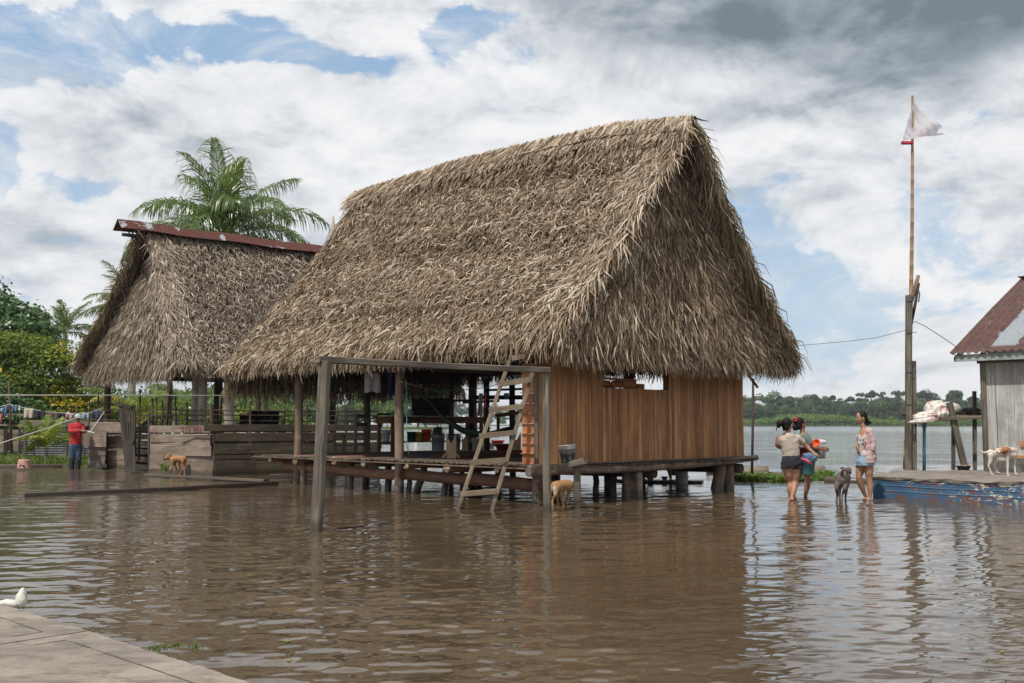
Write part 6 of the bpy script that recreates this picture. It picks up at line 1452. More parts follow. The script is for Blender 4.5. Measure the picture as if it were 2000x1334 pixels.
def hand(f, wrist, dr, palm_n, L=.165, curl=.5, side=1, spread_=.16):
    """palm plus four unequal bent fingers and a thumb leaving the side of the palm"""
    w, d = Vector(wrist), Vector(dr).normalized(); pn = Vector(palm_n); pn = (pn-d*pn.dot(d)).normalized(); x = d.cross(pn).normalized()*side
    pl = L*.52; b = w+d*pl
    for k in (-1.2, -.4, .4, 1.2): f.limb([w+x*k*L*.06, w+d*pl*.5+x*k*L*.115, b+x*k*L*.135], [L*.085, L*.09, L*.066], 8)
    for k, ln in zip((-1.5, -.5, .5, 1.5), (.40, .47, .50, .38)):
        p = b+x*k*L*.12; d1 = (d*math.cos(curl*.5)+pn*math.sin(curl*.5)+x*k*spread_*.3).normalized(); d2 = (d*math.cos(curl*1.5)+pn*math.sin(curl*1.5)).normalized(); d3 = (d*math.cos(curl*2.3)+pn*math.sin(curl*2.3)).normalized()
        q1 = p+d1*L*ln*.42; q2 = q1+d2*L*ln*.34; q3 = q2+d3*L*ln*.22; f.limb([p, q1, q2, q3], [L*.055, L*.052, L*.046, L*.038], 7)
    t0 = w+d*L*.12-x*L*.20; t1 = t0+(d*.75-x*.45+pn*.25)*L*.26; t2 = t1+(d*.9-x*.1+pn*.35)*L*.22
    f.limb([w+d*L*.05-x*L*.05, t0, t1, t2], [L*.08, L*.085, L*.06, L*.045], 7)
def head(f, c, face, s=1.0, up=(0, 0, 1), female=True):
    """skull centre c, looking along 'face'; returns helper frame"""
    c = Vector(c); F = Vector(face).normalized(); U = Vector(up); U = (U-F*U.dot(F)).normalized(); X = F.cross(U)
    rot = Matrix((X, F, U)).transposed()
    def E(x, y, z, a, b, d): f.m.ell(c+rot @ (Vector((x, y, z))*s), (a*s, b*s, d*s), rot=rot, nu=18, nv=14)
    E(0, -.008, .018, .072, .092, .092); E(0, .018, -.035, .058, .066, .070); E(0, .048, -.078, .030, .030, .028)
    E(0, .083, -.030, .013, .018, .013); E(0, .078, -.010, .009, .014, .028); E(0, .074, -.058, .022, .014, .007); E(0, .072, -.068, .019, .014, .007)
    E(.036, .056, -.028, .022, .018, .022); E(-.036, .056, -.028, .022, .018, .022); E(0, .070, .020, .050, .016, .014)
    for sx in (-1, 1): E(sx*.074, -.008, -.012, .010, .020, .030)
    return c, rot, s
def face_parts(fr, par):
    c, rot, s = fr
    for sx in (-1, 1):
        m = MB(); q = c+rot @ (Vector((sx*.030, .071, .004))*s); m.ell(q, (.014*s, .010*s, .009*s), rot=rot); o = m.build('eye', EYEW, par)
        m = MB(); m.ell(q+rot @ Vector((0, .007*s, 0)), (.006*s, .005*s, .006*s), rot=rot); m.build('iris', EYED, o)
        m = MB(); m.tube([c+rot @ (Vector((sx*.016, .083, .020))*s), c+rot @ (Vector((sx*.032, .082, .025))*s), c+rot @ (Vector((sx*.048, .070, .020))*s)], .0032*s, 6); m.build('eyebrow', HAIR, par)
    m = MB(); m.ell(c+rot @ (Vector((0, .088, -.058))*s), (.021*s, .006*s, .005*s), rot=rot); m.ell(c+rot @ (Vector((0, .087, -.066))*s), (.017*s, .006*s, .005*s), rot=rot); m.build('lips', LIP, par)
def hair_cap(f, fr, back=.012, low=-.05, r=1.0):
    c, rot, s = fr
    f.m.ell(c+rot @ (Vector((0, -.022-back, .030))*s), (.082*s*r, .092*s*r, .092*s*r), rot=rot, nu=18, nv=14)
    f.m.ell(c+rot @ (Vector((0, -.05-back, low*.6))*s), (.070*s*r, .055*s*r, .075*s*r), rot=rot, nu=18, nv=14)

def J(Y0):
    return lambda u, v, dy=0.0: P(u, v, Y0+dy)
HEADS = {}
# ---- woman in cream top, seen from behind
j = J(17.8); w1 = thing('person', tuple(G(1547, 976)), 'barefoot woman in cream top and black shorts walking away, carrying a teal tub', 'person')
f = Fig()
f.loft([(j(1546.5, 914), .10, .09, 0), (j(1546.5, 906), .175, .125, .1), (j(1546.5, 898), .17, .12, .1), (j(1545, 888), .128, .098, .12), (j(1543.5, 874), .142, .105, .15), (j(1541, 860), .158, .10, .15), (j(1540, 852), .135, .075, .15), (j(1539.5, 847), .05, .05, 0)])
fr = head(f, j(1539, 829.5), (.75, .62, -.08), 1.0); f.limb([j(1540, 850), j(1539.5, 840)], [.050, .045])
f.limb([j(1521, 855), j(1517.5, 870, .05), j(1527, 876, .27)], [.050, .036, .026]); hand(f, j(1527, 876, .27), (1, .3, .2), (0, -1, 0))
f.limb([j(1561, 854), j(1575.5, 872, .02), j(1588, 884, -.02)], [.050, .037, .026]); hand(f, j(1588, 884, -.02), (.9, .1, -.55), (-.4, .6, -.6), curl=.55)
f.limb([j(1556, 908), j(1554.5, 926, .01), j(1553.5, 941, .02), j(1550.5, 955, -.02), j(1546.5, 972, -.08)], [.098, .082, .055, .056, .032]); f.limb([j(1547, 975, -.10), j(1546, 980, .06)], [.034, .028])
f.limb([j(1537, 908), j(1540, 926, .03), j(1543.5, 940, .06), j(1543, 954, .05), j(1543.5, 973, .08)], [.098, .082, .054, .055, .032]); f.limb([j(1543, 977, .07), j(1545, 980, .22)], [.034, .026])
f.fuse('body', SK['a'], w1)
face_parts(fr, w1)
f = Fig(); hair_cap(f, fr, .01, -.06, 1.04); f.ell(j(1524, 826.5, -.10), (.062, .060, .060)); f.ell(j(1521, 830, -.08), (.04, .05, .055)); f.limb([j(1519, 832, -.1), j(1516, 838, -.1), j(1518, 843, -.1)], [.012, .009, .004], 6); f.limb([j(1530, 838, -.1), j(1531, 842, -.1), j(1534, 844, -.1)], [.02, .012, .004], 6)
f.fuse('hair', HAIR, w1, folds=.003)
f = Fig(); f.loft([(j(1545.3, 893), .158, .122, .12), (j(1545, 888), .153, .12, .12), (j(1543.5, 874), .162, .124, .15), (j(1541, 860), .18, .12, .15), (j(1540, 851), .16, .10, .15), (j(1539.7, 847.5), .09, .075, .1), (j(1539.7, 845), .06, .06, .1)])
f.limb([j(1524, 856), j(1520.5, 863, .02)], [.058, .052]); f.limb([j(1558.5, 855), j(1567.5, 862.5, .01)], [.058, .050])
f.fuse('top', fab['beige'], w1, cuts=[(j(1545, 890), Vector((0.05, 0, -1)))], folds=.006, solid=.004)
f = Fig(); f.loft([(j(1546.5, 912), .17, .13, .1), (j(1546.5, 905), .19, .14, .1), (j(1546, 896), .178, .132, .1), (j(1545, 886.5), .142, .112, .12)])
f.limb([j(1556.5, 904), j(1556.5, 918)], [.105, .105]); f.limb([j(1536.5, 904), j(1537.5, 917, .01)], [.105, .103])
f.fuse('shorts', fab['black'], w1, cuts=[(j(1546, 915.5), Vector((0, 0, -1)))], folds=.009, solid=.004)
# ---- woman in grey shirt beyond her, looking right
j = J(18.55); w2 = thing('person', tuple(G(1572, 970)), 'woman in grey t-shirt with red hair tie, looking right and holding a metal pot', 'person')
f = Fig(); f.loft([(j(1570, 910), .11, .10, 0), (j(1570, 902), .15, .16, 0), (j(1570.5, 888), .11, .13, 0), (j(1571, 872), .115, .145, 0), (j(1571, 859), .11, .165, 0), (j(1569.5, 850), .08, .13, 0), (j(1568, 845), .05, .05, 0)])
fr = head(f, j(1564.5, 828.5), (.93, .30, -.05), 1.0); f.limb([j(1568.5, 849), j(1567, 839)], [.05, .044])
f.limb([j(1576, 855, -.12), j(1587, 873, -.16), j(1605, 876.5, -.14)], [.048, .036, .026]); hand(f, j(1605, 876.5, -.14), (1, .25, 0), (0, 1, -.2), curl=.6)
f.limb([j(1573, 855, .14), j(1584, 876, .18), j(1604, 878, .14)], [.048, .036, .026]); hand(f, j(1604, 878, .14), (1, -.25, 0), (0, -1, -.2), curl=.6, side=-1)
f.limb([j(1575, 908, -.04), j(1577.5, 922, -.03), j(1577, 934, -.03), j(1577, 947, -.03), j(1573, 969, -.03)], [.095, .078, .054, .055, .032]); f.limb([j(1573, 973, -.03), j(1581, 974, -.03)], [.03, .026])
f.limb([j(1565, 908, .08), j(1560, 924, .08), j(1556, 936, .1), j(1553, 948, .1), j(1550, 967, .1)], [.095, .078, .054, .055, .032]); f.limb([j(1550, 971, .1), j(1557, 972, .1)], [.03, .026])
f.fuse('body', SK['b'], w2); face_parts(fr, w2)
f = Fig(); hair_cap(f, fr, .008, -.06, 1.03); f.ell(j(1554, 823, 0), (.05, .05, .045)); f.ell(j(1557.5, 816.5, 0), (.035, .035, .028)); f.ell(j(1553, 835, 0), (.05, .05, .06)); f.fuse('hair', HAIR, w2, folds=.003)
m = MB(); m.tube([j(1554+3.5*math.cos(a), 819.5+2.5*math.sin(a), -.05+.02*math.sin(3*a)) for a in np.linspace(0, 6.28, 14)], .018, 8); m.build('hair_tie', P_['red'], w2)
f = Fig(); f.loft([(j(1570, 900), .16, .17, 0), (j(1570.5, 888), .135, .15, 0), (j(1571, 872), .135, .165, 0), (j(1571, 859), .128, .18, 0), (j(1569.5, 850.5), .10, .15, 0), (j(1568.3, 846), .065, .065, 0)])
f.limb([j(1574, 855.5, -.12), j(1581.5, 864, -.15)], [.066, .06]); f.limb([j(1573, 856, .14), j(1580, 866, .17)], [.064, .06]); f.fuse('shirt', plain('grey_green_cotton', (.12, .145, .14), .95, .12, 9, .15), w2, cuts=[(j(1570, 898), Vector((0, 0, -1)))], folds=.009, solid=.004)
f = Fig(); f.loft([(j(1570, 912), .15, .15, 0), (j(1570, 902), .165, .175, 0), (j(1570, 893), .15, .16, 0)]); f.limb([j(1575, 904, -.05), j(1577.5, 919, -.04)], [.105, .098]); f.limb([j(1565, 904, .08), j(1561, 918, .08)], [.105, .098])
f.fuse('shorts', fab['navy'], w2, cuts=[(j(1570, 917), Vector((0, 0, -1)))], folds=.009, solid=.004)
# what they carry
tubo = pail('tub', P(1577.5, 926.5, 17.72), .118, .100, .30, P_['teal'], 'teal tub full of washing on the hip of the woman in the cream top', tilt=(.10, 0, 1), cat='tub', bail=False)
lumpy('washing', P(1581, 893, 17.70), (.12, .11, .07), fab['denim'], 'pale denim washing heaped in the teal tub', 'laundry', 41, .22, rot=-.3, n=4)
lumpy('washing', P(1575, 901, 17.62), (.10, .04, .035), fab['pink'], 'pink and dark spotted cloth hanging over the teal tub rim', 'laundry', 42, .25, rot=-.5, n=4)
pail('tub', P(1572.5, 896, 18.12), .13, .105, .27, P_['maroon'], 'dark red tub with clothes held between the two women', tilt=(.03, 0, 1), cat='tub', bail=False)
lumpy('washing', P(1571.5, 872.5, 18.06), (.10, .10, .05), fab['rose'], 'rose coloured washing in the dark red tub', 'laundry', 43, .2, n=4)
pot = pail('cooking_pot', P(1602, 895.5, 18.5), .098, .096, .215, steel, 'shiny cylindrical metal pot held by the woman in the grey t-shirt', cat='pot', bail=False, rim=False)
q = P(1592, 864, 18.4); o = thing('bowl', tuple(q), 'orange plastic bowl tipped on its side on top of the metal pot', 'bowl'); m = MB(); m.lathe(q+Vector((.03, .03, -.02)), [(.001, -.055), (.035, -.053), (.072, .0), (.078, .03), (.072, .03), (.06, 0), (.03, -.04), (.001, -.045)], 20, axis=(-.5, -.7, .45)); m.build('body', P_['orange'], o)
lumpy('washing', P(1604, 864, 18.5), (.09, .08, .05), fab['white'], 'white cloth bundle heaped on the metal pot', 'laundry', 44, .2, n=4)

# ---- young woman in pink cardigan, facing left
j = J(17.95); w3 = thing('person', tuple(G(1697, 977)), 'barefoot young woman in pale pink cardigan, floral top and denim shorts facing left', 'person')
f = Fig(); f.loft([(j(1690, 910), .10, .10, 0), (j(1690.5, 903), .15, .165, 0), (j(1690, 893), .135, .155, 0), (j(1688.5, 879), .10, .125, 0), (j(1687.5, 863), .11, .145, 0), (j(1688, 850), .11, .165, 0), (j(1689, 841), .08, .135, 0), (j(1688, 836), .05, .05, 0)])
fr = head(f, j(1681.5, 815.5), (-.97, -.20, -.10), 1.0); f.limb([j(1688.5, 840), j(1684, 828)], [.048, .042])
f.limb([j(1697, 842, -.13), j(1705, 864, -.15), j(1703.5, 886, -.15)], [.046, .035, .025]); hand(f, j(1703.5, 886, -.15), (-.05, 0, -1), (-.8, .5, 0), curl=.3)
f.limb([j(1686, 844, .13), j(1679, 864, .12), j(1673.5, 872, -.05)], [.046, .035, .025]); hand(f, j(1673.5, 870, -.05), (.05, -.35, -1), (1, 0, 0), curl=.45)
f.limb([j(1682, 906, .07), j(1679.5, 920, .06), j(1677.5, 932, .05), j(1681.5, 947, .08), j(1691, 970, .12)], [.092, .077, .053, .052, .031]); f.limb([j(1691, 974, .12), j(1683, 976, .10)], [.030, .025])
f.limb([j(1696, 906, -.05), j(1697, 921, -.05), j(1698, 936, -.05), j(1699.5, 950, -.05), j(1699, 971, -.05)], [.096, .079, .054, .054, .031]); f.limb([j(1699, 975.5, -.05), j(1690.5, 977.5, -.07)], [.032, .026])
f.fuse('body', SK['a'], w3); face_parts(fr, w3)
f = Fig(); hair_cap(f, fr, .006, -.04, 1.03); f.limb([j(1686, 812, 0), j(1692, 821, 0), j(1693.5, 827, 0)], [.06, .048, .036]); f.ell(j(1697.5, 825.5, 0), (.042, .04, .038)); f.fuse('hair', HAIR, w3, folds=.003)
m = MB(); q = fr[0]+fr[1] @ Vector((-.078, -.005, -.042)); m.tube([q+Vector((.016*math.cos(a), 0, .016*math.sin(a)-.012)) for a in np.linspace(0, 6.28, 12)], .003, 5); m.build('earring', plain('gold', (.7, .45, .12), .3, .05, Metallic=.9), w3)
flm, t = newmat('floral_cloth'); co = t.n('ShaderNodeTexCoord').outputs['Object']; n1 = t.noise(co, 16, 3, .5); n2 = t.noise(t.map(co, loc=(3, 1, 5)), 13, 3, .5)
c = t.mix(t.mr(n1, .58, .61), (.50, .45, .41), (.36, .08, .09)); c = t.mix(t.mr(n2, .59, .62), c, (.10, .14, .17)); fin_mat(flm, t, c, .9, n1, .1)
f = Fig(); f.loft([(j(1689.5, 899), .142, .162, 0), (j(1688.5, 879), .112, .138, 0), (j(1687.3, 863), .122, .156, 0), (j(1687.8, 850), .12, .165, 0), (j(1688.5, 845), .11, .16, 0)]); f.fuse('top', flm, w3, cuts=[(j(1688, 850.5), Vector((.15, 0, 1))), (j(1688, 896), Vector((0, 0, -1)))], folds=.009, solid=.003)
cdm, t = newmat('speckled_pink_knit'); co = t.n('ShaderNodeTexCoord').outputs['Object']; n1 = t.noise(co, 70, 2, .6); fin_mat(cdm, t, t.ramp(n1, [(.36, (.26, .15, .155)), (.52, (.50, .37, .37)), (.7, (.60, .48, .47))]), .95, n1, .3, .005)
f = Fig(); f.loft([(j(1692, 906), .165, .19, 0), (j(1692.5, 893), .165, .19, 0), (j(1692.5, 879), .150, .175, 0), (j(1691.5, 863), .142, .178, 0), (j(1691, 850), .13, .185, 0), (j(1690.3, 841.5), .10, .16, 0), (j(1689.5, 837), .068, .08, 0)])
f.fuse('cardigan', cdm, w3, cuts=[(j(1683.5, 870), Vector((-1, -.12, .10))), (j(1690, 903), Vector((0, 0, -1)))], folds=.012, solid=.008)
f = Fig(); f.limb([j(1697, 843, -.13), j(1705, 864, -.15), j(1704, 879, -.15)], [.068, .056, .054]); f.fuse('sleeve', cdm, w3, cuts=[(j(1704, 879, -.15), Vector((0, 0, -1)))], folds=.009, solid=.006)
f = Fig(); f.loft([(j(1690, 910), .145, .165, 0), (j(1690.5, 903), .162, .178, 0), (j(1690, 893), .148, .168, 0), (j(1689, 888), .13, .15, 0)]); f.limb([j(1682, 902, .07), j(1680, 914, .06)], [.102, .098]); f.limb([j(1696, 902, -.05), j(1697, 914, -.05)], [.106, .10])
f.fuse('shorts', fab['paledenim'], w3, cuts=[(j(1690, 909), Vector((0, 0, -1)))], folds=.009, solid=.004)

# ---- man in red
j = J(29.8); mn = thing('person', tuple(G(147, 917)), 'man in red long sleeved shirt, jeans and cap standing in the water handling rope', 'person')
f = Fig(); f.loft([(j(148, 872), .12, .10, -.4), (j(148, 866), .165, .12, -.4), (j(148.3, 855), .15, .11, -.4), (j(148.8, 842), .17, .12, -.4), (j(149.5, 833), .19, .12, -.4), (j(150, 828), .15, .09, -.4), (j(150.5, 825), .06, .06, 0)])
fr = head(f, j(152, 816.5), (.62, -.75, -.12), 1.08); f.limb([j(150.8, 828), j(151.5, 821)], [.062, .055])
f.limb([j(139.5, 831, -.05), j(138, 842, -.16), j(151, 841, -.42), j(160.5, 841, -.46)], [.052, .044, .036, .028]); hand(f, j(161, 841, -.46), (1, -.1, -.05), (0, .3, -1), L=.18, curl=.7)
f.limb([j(159.5, 831, .05), j(163.5, 842, -.1), j(164.5, 843, -.36)], [.052, .042, .028]); hand(f, j(164.5, 843, -.36), (.3, -1, 0), (0, 0, 1), L=.18, curl=.7)
f.limb([j(142.5, 869), j(142, 885), j(141, 895), j(139.7, 917)], [.095, .07, .062, .045]); f.limb([j(154, 869), j(154, 885), j(152.5, 895), j(152, 917)], [.095, .07, .062, .045]); f.fuse('body', SK['m'], mn, voxel=.009); face_parts(fr, mn)
f = Fig(); f.loft([(j(148, 870), .178, .135, -.4), (j(148.3, 857), .178, .135, -.4), (j(148.8, 843), .192, .14, -.4), (j(149.5, 833), .208, .14, -.4), (j(150, 828), .165, .11, -.4), (j(150.4, 825.5), .08, .08, 0)])
f.limb([j(139.5, 831.5, -.04), j(137.8, 842, -.15), j(148, 841.5, -.36), j(155, 841, -.44)], [.075, .066, .056, .048]); f.limb([j(159.5, 831.5, .05), j(163.6, 842, -.1), j(164.2, 843, -.26)], [.073, .06, .05]); f.fuse('shirt', plain('red_cotton', (.36, .018, .022), .9, .15, 6, .15), mn, voxel=.01, cuts=[(j(148, 867.5), Vector((0, 0, -1)))], folds=.009, solid=.005)
f = Fig(); f.loft([(j(148, 878), .13, .10, -.4), (j(148, 870), .178, .135, -.4), (j(148, 864), .165, .125, -.4)]); f.limb([j(142.8, 872), j(142, 885), j(140.8, 897)], [.108, .088, .082]); f.limb([j(153.8, 872), j(154.2, 885), j(153.5, 897)], [.108, .088, .082]); f.fuse('jeans', plain('blue_jeans', (.035, .065, .12), .9, .25, 7, .2), mn, voxel=.01, folds=.012)
for dx in (0, 1): f = Fig(); f.limb([j(140.8+12.6*dx, 893), j(140.2+12.3*dx, 905), j(139.7+12*dx, 919)], [.085, .080, .072]); f.limb([j(139.7+12*dx, 920), j(145+12*dx, 921, -.1)], [.06, .05]); f.fuse('boot', plain('dark_rubber', (.015, .018, .022), .4, .2, 9), mn, voxel=.01)
capm = plain('pale_cap_cloth', (.36, .44, .44), .9, .2, 20, .2); c_, rot_, s_ = fr; f = Fig(); f.m.ell(c_+rot_ @ Vector((0, -.008, .052)), (.092, .108, .075), rot=rot_, nu=18, nv=14); f.fuse('cap', capm, mn, voxel=.009, cuts=[(c_+Vector((0, 0, .028)), -(rot_ @ Vector((0, .12, 1))))], solid=.005)
m = MB(); n = 14; tp_ = [c_+rot_ @ Vector((.078*math.cos(a), .07+.085*math.sin(a), .040-.012*math.sin(a))) for a in np.linspace(0, math.pi, n)]; m.poly(tp_); m.poly([p-Vector((0, 0, .006)) for p in tp_[::-1]]); [m.poly([tp_[i+1], tp_[i], tp_[i]-Vector((0, 0, .006)), tp_[i+1]-Vector((0, 0, .006))]) for i in range(n-1)]; m.build('cap_brim', capm, mn)

# ---- two people squatting on a floating plank beyond the house, mostly hidden by it
tag((lambda m: (m.beam(G(1190, 940.5)+Vector((0, 0, .03)), G(1372, 943.5)+Vector((0, 0, .03)), .5, .06, r=.2), m.build('floating_plank', M['log_dark']))[1])(MB()), 'dark plank raft under the big house where two people squat', 'plank')
def squat(u, d, lab, top, bot, hx=1, skin='b'):
    b = P(u, 940, d); b.z = .06; o = thing('person', tuple(b), lab, 'person'); V_ = lambda x, y, z: b+Vector((x, y, z)); f = Fig()
    f.loft([(V_(0, .12, .10), .12, .10, 0), (V_(0, .12, .20), .17, .14, 0), (V_(0, .05, .36), .14, .11, 0), (V_(0, -.04, .52), .17, .11, 0), (V_(0, -.07, .60), .14, .09, 0), (V_(0, -.08, .63), .05, .05, 0)])
    fr = head(f, V_(0, -.15, .76), (.1*hx, -1, -.45)); f.limb([V_(0, -.08, .6), V_(0, -.12, .69)], [.05, .045])
    for s in (-1, 1):
        f.limb([V_(s*.10, .12, .18), V_(s*.22, -.16, .34), V_(s*.24, -.26, .36), V_(s*.19, -.16, .20), V_(s*.16, -.10, .02)], [.095, .068, .054, .052, .034]); f.limb([V_(s*.16, -.08, .0), V_(s*.19, -.26, -.02)], [.034, .026])
        f.limb([V_(s*.17, -.05, .56), V_(s*.24, -.26, .34), V_(s*.10*hx+.05*hx, -.42, .12)], [.046, .036, .026]); hand(f, V_(s*.10*hx+.05*hx, -.42, .12), (0, -.4, -1), (0, -1, .2), curl=.4, side=s)
    f.fuse('body', SK[skin], o, voxel=.009); face_parts(fr, o)
    f = Fig(); hair_cap(f, fr, .01, -.07, 1.05); f.fuse('hair', HAIR, o, voxel=.009)
    f = Fig(); f.loft([(V_(0, .10, .26), .165, .14, 0), (V_(0, .05, .36), .155, .125, 0), (V_(0, -.04, .52), .185, .125, 0), (V_(0, -.07, .60), .15, .10, 0), (V_(0, -.08, .63), .06, .06, 0)]); [f.limb([V_(s*.16, -.05, .56), V_(s*.21, -.16, .45)], [.062, .056]) for s in (-1, 1)]; f.fuse('shirt', top, o, voxel=.009, folds=.009)
    f = Fig(); f.loft([(V_(0, .13, .08), .12, .10, 0), (V_(0, .12, .20), .182, .15, 0), (V_(0, .08, .29), .17, .14, 0)]); [f.limb([V_(s*.10, .12, .18), V_(s*.19, -.06, .29)], [.105, .088]) for s in (-1, 1)]; f.fuse('shorts', bot, o, voxel=.009, folds=.009)
squat(1322, 23.6, 'person squatting behind the tall white bucket, seen below the house floor', fab['rose'], fab['black'])
squat(1243, 23.8, 'person squatting by the dark stilts under the house, reaching down', fab['teal'], fab['navy'], -1)
pail('bucket', P(1331.5, 944.5, 22.75), .150, .135, .42, P_['white'], 'tall white bucket standing in the shallow water under the gable end', bail=False)
for (u, v, c_, rr_, lb) in [(1298, 938, 'blue', .085, 'small blue bowl on the plank raft under the house'), (1270, 938, 'grey', .115, 'grey basin beside the small blue bowl under the house')]:
    q = P(u, v, 23.1); q.z = .065; o = thing('bowl', tuple(q), lb, 'bowl'); m = MB(); m.lathe(q, [(.001, 0), (rr_*.5, 0), (rr_*.9, rr_*.75), (rr_, rr_*.9), (rr_*.92, rr_*.9), (rr_*.45, .01), (.001, .01)], 20); m.build('body', P_[c_], o)

# ---------------------------------------------------------------- dogs
def furmat(name, stops):
    m, t = newmat(name); rn = t.n('ShaderNodeAttribute', attribute_name='rnd').outputs['Fac']; co = t.n('ShaderNodeTexCoord').outputs['Object']
    n = t.noise(t.map(co, (1, 1, .4)), 60, 4, .6); c = t.ramp(rn, stops, 'CONSTANT'); sc = t.n('ShaderNodeVectorMath', {0: c}, operation='SCALE'); t.set(sc.inputs['Scale'], t.mr(n, .3, .7, .7, 1.25)); return fin_mat(m, t, sc.outputs[0], .75, n, .4, .006)
def dog(name, spine, srad, legs, headp, headr, muzzle, mzr, ears, tail, trad, mat, label, paint=(), vox=.007, nose=True):
    base = Vector(legs[0][-1]); o = thing(name, (base.x, base.y, max(0, base.z-.02)), label, 'dog'); f = Fig()
    f.limb(spine, srad, 18)
    for lg in legs:
        n = len(lg); rr = [.055, .034, .021, .018, .020][:n] if n == 5 else [.05, .026, .018, .020]
        f.limb(lg, rr, 10)
        fwd = Vector(spine[-1])-Vector(spine[0]); fwd.z = 0; fwd.normalize(); p = Vector(lg[-1]); f.m.ell(p+fwd*.018-Vector((0, 0, .002)), (.026, .026, .018))
    f.limb([spine[-1], headp], [srad[-1], headr*.85]); f.m.ell(headp, (headr*1.05, headr*1.05, headr*.95)); f.limb([headp, Vector(headp).lerp(Vector(muzzle), .5), muzzle], [headr*.8, mzr*1.25, mzr])
    for e in ears: f.limb(e, [.024, .020, .008], 7)
    f.limb(tail, trad, 8); b = f.fuse('body', mat, o, voxel=vox, paint=paint, smooth=3)
    if nose: m = MB(); d = (Vector(muzzle)-Vector(headp)).normalized(); m.ell(Vector(muzzle)+d*mzr*.9+Vector((0, 0, mzr*.35)), (.013, .013, .011)); m.build('nose', EYED, o)
    d = (Vector(muzzle)-Vector(headp)).normalized(); sx = d.cross(Vector((0, 0, 1))).normalized()
    for s in (-1, 1): m = MB(); m.ell(Vector(headp)+d*headr*.72+sx*s*headr*.52+Vector((0, 0, headr*.32)), (.009, .009, .009)); m.build('eye', EYED, o)
    return o
# grey brown dog seen from behind
j = J(17.2); gm = furmat('grey_brown_fur', [(0, (.045, .035, .030)), (.4, (.095, .075, .064)), (.9, (.17, .13, .11))])
dog('dog', [j(1643.5, 937, 0), j(1645, 932, .2), j(1648, 932, .42), j(1650.5, 924, .56)], [.118, .108, .118, .062],
    [[j(1636, 941, -.02), j(1634, 955, -.08), j(1635.5, 966, .04), j(1634, 976, -.02), j(1634.5, 984, -.02)], [j(1651, 941, -.02), j(1650, 955, -.10), j(1646, 965, .0), j(1644.5, 976, -.10), j(1644.5, 986, -.11)],
     [j(1642, 944, .40), j(1640, 958, .40), j(1640, 972, .40), j(1640, 981, .40)], [j(1654, 944, .42), j(1653, 958, .42), j(1651.5, 972, .42), j(1651.5, 982, .42)]],
    j(1653, 919.5, .66), .062, j(1660, 923, .76), .032, [[j(1647, 915, .62), j(1643.5, 914, .58), j(1640.5, 916.5, .56)], [j(1659, 914.5, .66), j(1661.5, 917, .64), j(1662, 921.5, .62)]],
    [j(1644, 928, -.08), j(1646, 918.5, -.16), j(1652, 917, -.18), j(1655.5, 924, -.16), j(1654.5, 931, -.14)], [.028, .022, .019, .015, .009], gm, 'grey brown dog standing in the shallow water seen from behind', paint=[(j(1643.5, 947, -.12), .045, .95)])
# white and tan dog on the landing
j = J(19.0); sm = furmat('white_and_tan_fur', [(0, (.30, .12, .045)), (.3, (.52, .46, .40)), (.85, (.04, .03, .025))])
hd = j(1962, 878.5, -.10)
dog('dog', [j(1936.5, 886, 0), j(1950, 884, .02), j(1965, 884, .02), j(1976, 886, .02), j(1981, 880, 0)], [.088, .084, .098, .105, .06],
    [[j(1935, 889, -.04), j(1934, 900, -.05), j(1931, 910, -.05), j(1934.5, 920, -.05), j(1936, 926.5, -.05)], [j(1941, 889, .08), j(1944, 900, .08), j(1942, 910, .09), j(1946, 919, .08), j(1948, 923.5, .08)],
     [j(1967, 890, -.06), j(1968, 904, -.07), j(1968, 918, -.08), j(1968.5, 929, -.09)], [j(1981, 890, .04), j(1981.5, 904, .04), j(1982.5, 918, .03), j(1983.5, 926.5, .02)]],
    hd, .060, j(1950.5, 883, -.12), .028, [[j(1967, 874, -.12), j(1970, 878, -.14), j(1969, 884, -.14)], [j(1963, 873.5, -.03), j(1960, 877, 0), j(1960, 881, 0)]],
    [j(1934, 880, 0), j(1926, 884, 0), j(1917, 883, 0), j(1908, 877, 0)], [.026, .022, .017, .009], sm, 'thin white dog with tan head and patches looking back on the landing', paint=[(hd, .085, .1), (j(1968, 878, -.1), .06, .1), (j(1954, 882, -.1), .045, .1), (j(1939, 877, 0), .06, .1), (j(1947.5, 884.5, -.12), .02, .95)])
# brown dog on the plank by the pen
j = J(26.35); bm_ = furmat('golden_brown_fur', [(0, (.04, .025, .018)), (.3, (.31, .155, .065)), (.8, (.42, .27, .15))])
dog('dog', [j(358, 897, 0), j(349, 896, 0), j(338, 897, 0), j(333, 895, 0)], [.095, .088, .105, .07],
    [[j(357, 900, -.05), j(357, 908, -.05), j(361, 914, -.05), j(360.5, 921, -.05), j(361, 927.5, -.05)], [j(354, 900, .06), j(350, 908, .06), j(352, 915, .06), j(350, 921, .06), j(350.5, 928, .06)],
     [j(337, 901, -.06), j(337, 911, -.07), j(333.5, 920, -.07), j(330.5, 927, -.07)], [j(340, 901, .06), j(343, 911, .06), j(346.5, 920, .06), j(346.5, 927, .06)]],
    j(329, 892.5, -.03), .062, j(321.5, 897, -.05), .030, [[j(331, 889, -.06), j(333, 887, -.06), j(335, 888.5, -.06)], [j(328, 889, .04), j(329, 885.5, .04), j(331, 886, .04)]],
    [j(360, 896, 0), j(361, 903, 0), j(362, 909, 0), j(367.5, 905, 0)], [.034, .04, .034, .012], bm_, 'golden brown dog with dark muzzle standing on the floating plank by the pen', paint=[(j(322, 898, -.05), .055, .1)], vox=.009)
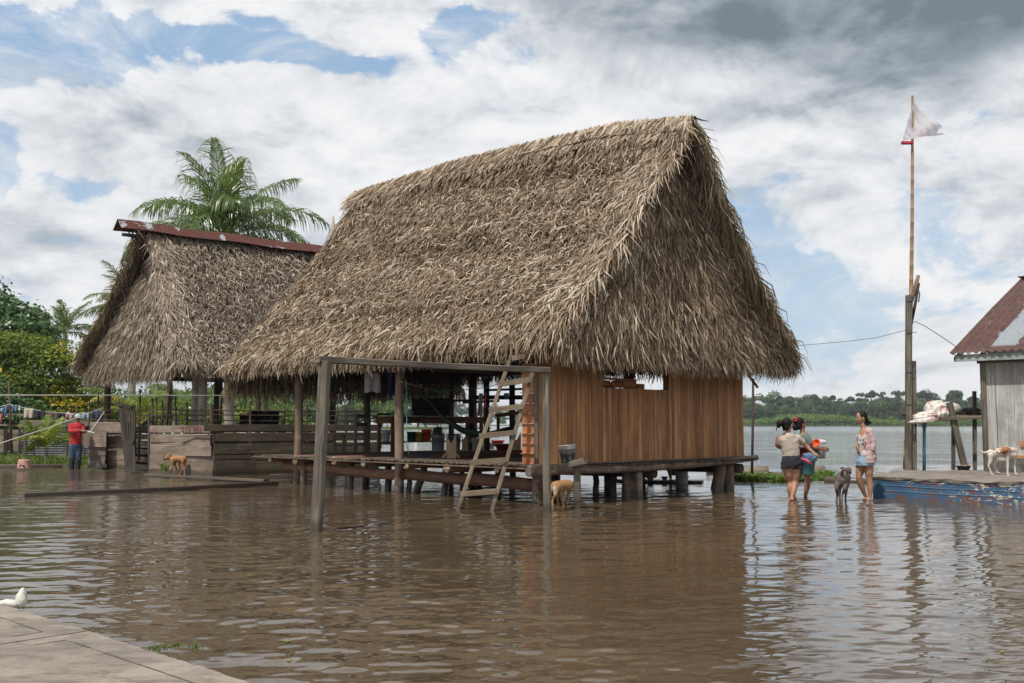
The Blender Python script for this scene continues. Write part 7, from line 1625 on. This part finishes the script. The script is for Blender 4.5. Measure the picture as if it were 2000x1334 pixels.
# tan dog behind the goal post
j = J(16.75)
dog('dog', [j(1086, 951, 0), j(1096, 948, .10), j(1108, 948, .22), j(1117, 947, .32)], [.098, .088, .10, .062],
    [[j(1084, 954, -.05), j(1085, 966, -.07), j(1080, 975, -.04), j(1079, 984, -.06), j(1080.5, 992, -.07)], [j(1092, 955, .06), j(1093, 966, .08), j(1089, 974, .12), j(1090, 982, .12), j(1091, 988, .12)],
     [j(1102, 955, .12), j(1098, 968, .1), j(1099, 980, .08), j(1101, 990, .06)], [j(1112, 955, .28), j(1110, 967, .28), j(1109, 977, .28), j(1107, 986, .26)]],
    j(1124, 950, .42), .055, j(1128, 959, .50), .028, [[j(1120, 945, .4), j(1118, 943, .38), j(1117, 947, .36)], [j(1127, 945, .46), j(1129, 943, .48), j(1131, 947, .48)]],
    [j(1081, 946, -.04), j(1077, 950, -.07), j(1075, 962, -.08), j(1077, 972, -.06)], [.028, .026, .02, .010], furmat('sandy_fur', [(0, (.3, .17, .08)), (.3, (.30, .165, .07)), (.8, (.46, .34, .21))]), 'sandy dog wading between the right goal post and the plank bench', paint=[(j(1083, 958, -.1), .07, .95)])
# green sprig by the brown dog
def pf4(g, n): q = P(323, 912, 26.2); return np.array([q.x, q.y])+g.normal(0, .05, (n, 2))
tag(grass_patch('weed_sprig', pf4, 34, (.06, .2), .025, M['waterplant'], .12, 28), 'green sprig growing in front of the pen by the brown dog', 'plant')
# ---------------------------------------------------------------- river air between here and the far banks
hz = MB(); x0, x1, y0_, y1_, z0, z1 = -1400, 1400, -60, 1700, -1.8, 60
c8 = [(x, y, z) for z in (z0, z1) for x, y in ((x0, y0_), (x1, y0_), (x1, y1_), (x0, y1_))]
for q in ((3, 2, 1, 0), (4, 5, 6, 7), (0, 1, 5, 4), (1, 2, 6, 5), (2, 3, 7, 6), (3, 0, 4, 7)): hz.poly([c8[i] for i in q])
hm_, t = newmat('river_haze'); v_ = t.n('ShaderNodeVolumePrincipled', {'Color': (.78, .86, .96), 'Density': .00017, 'Anisotropy': .2}); t.n('ShaderNodeOutputMaterial', {'Volume': v_.outputs[0]})
tag(hz.build('haze', hm_), 'thin pale river haze in front of the far banks', 'haze', kind='stuff')
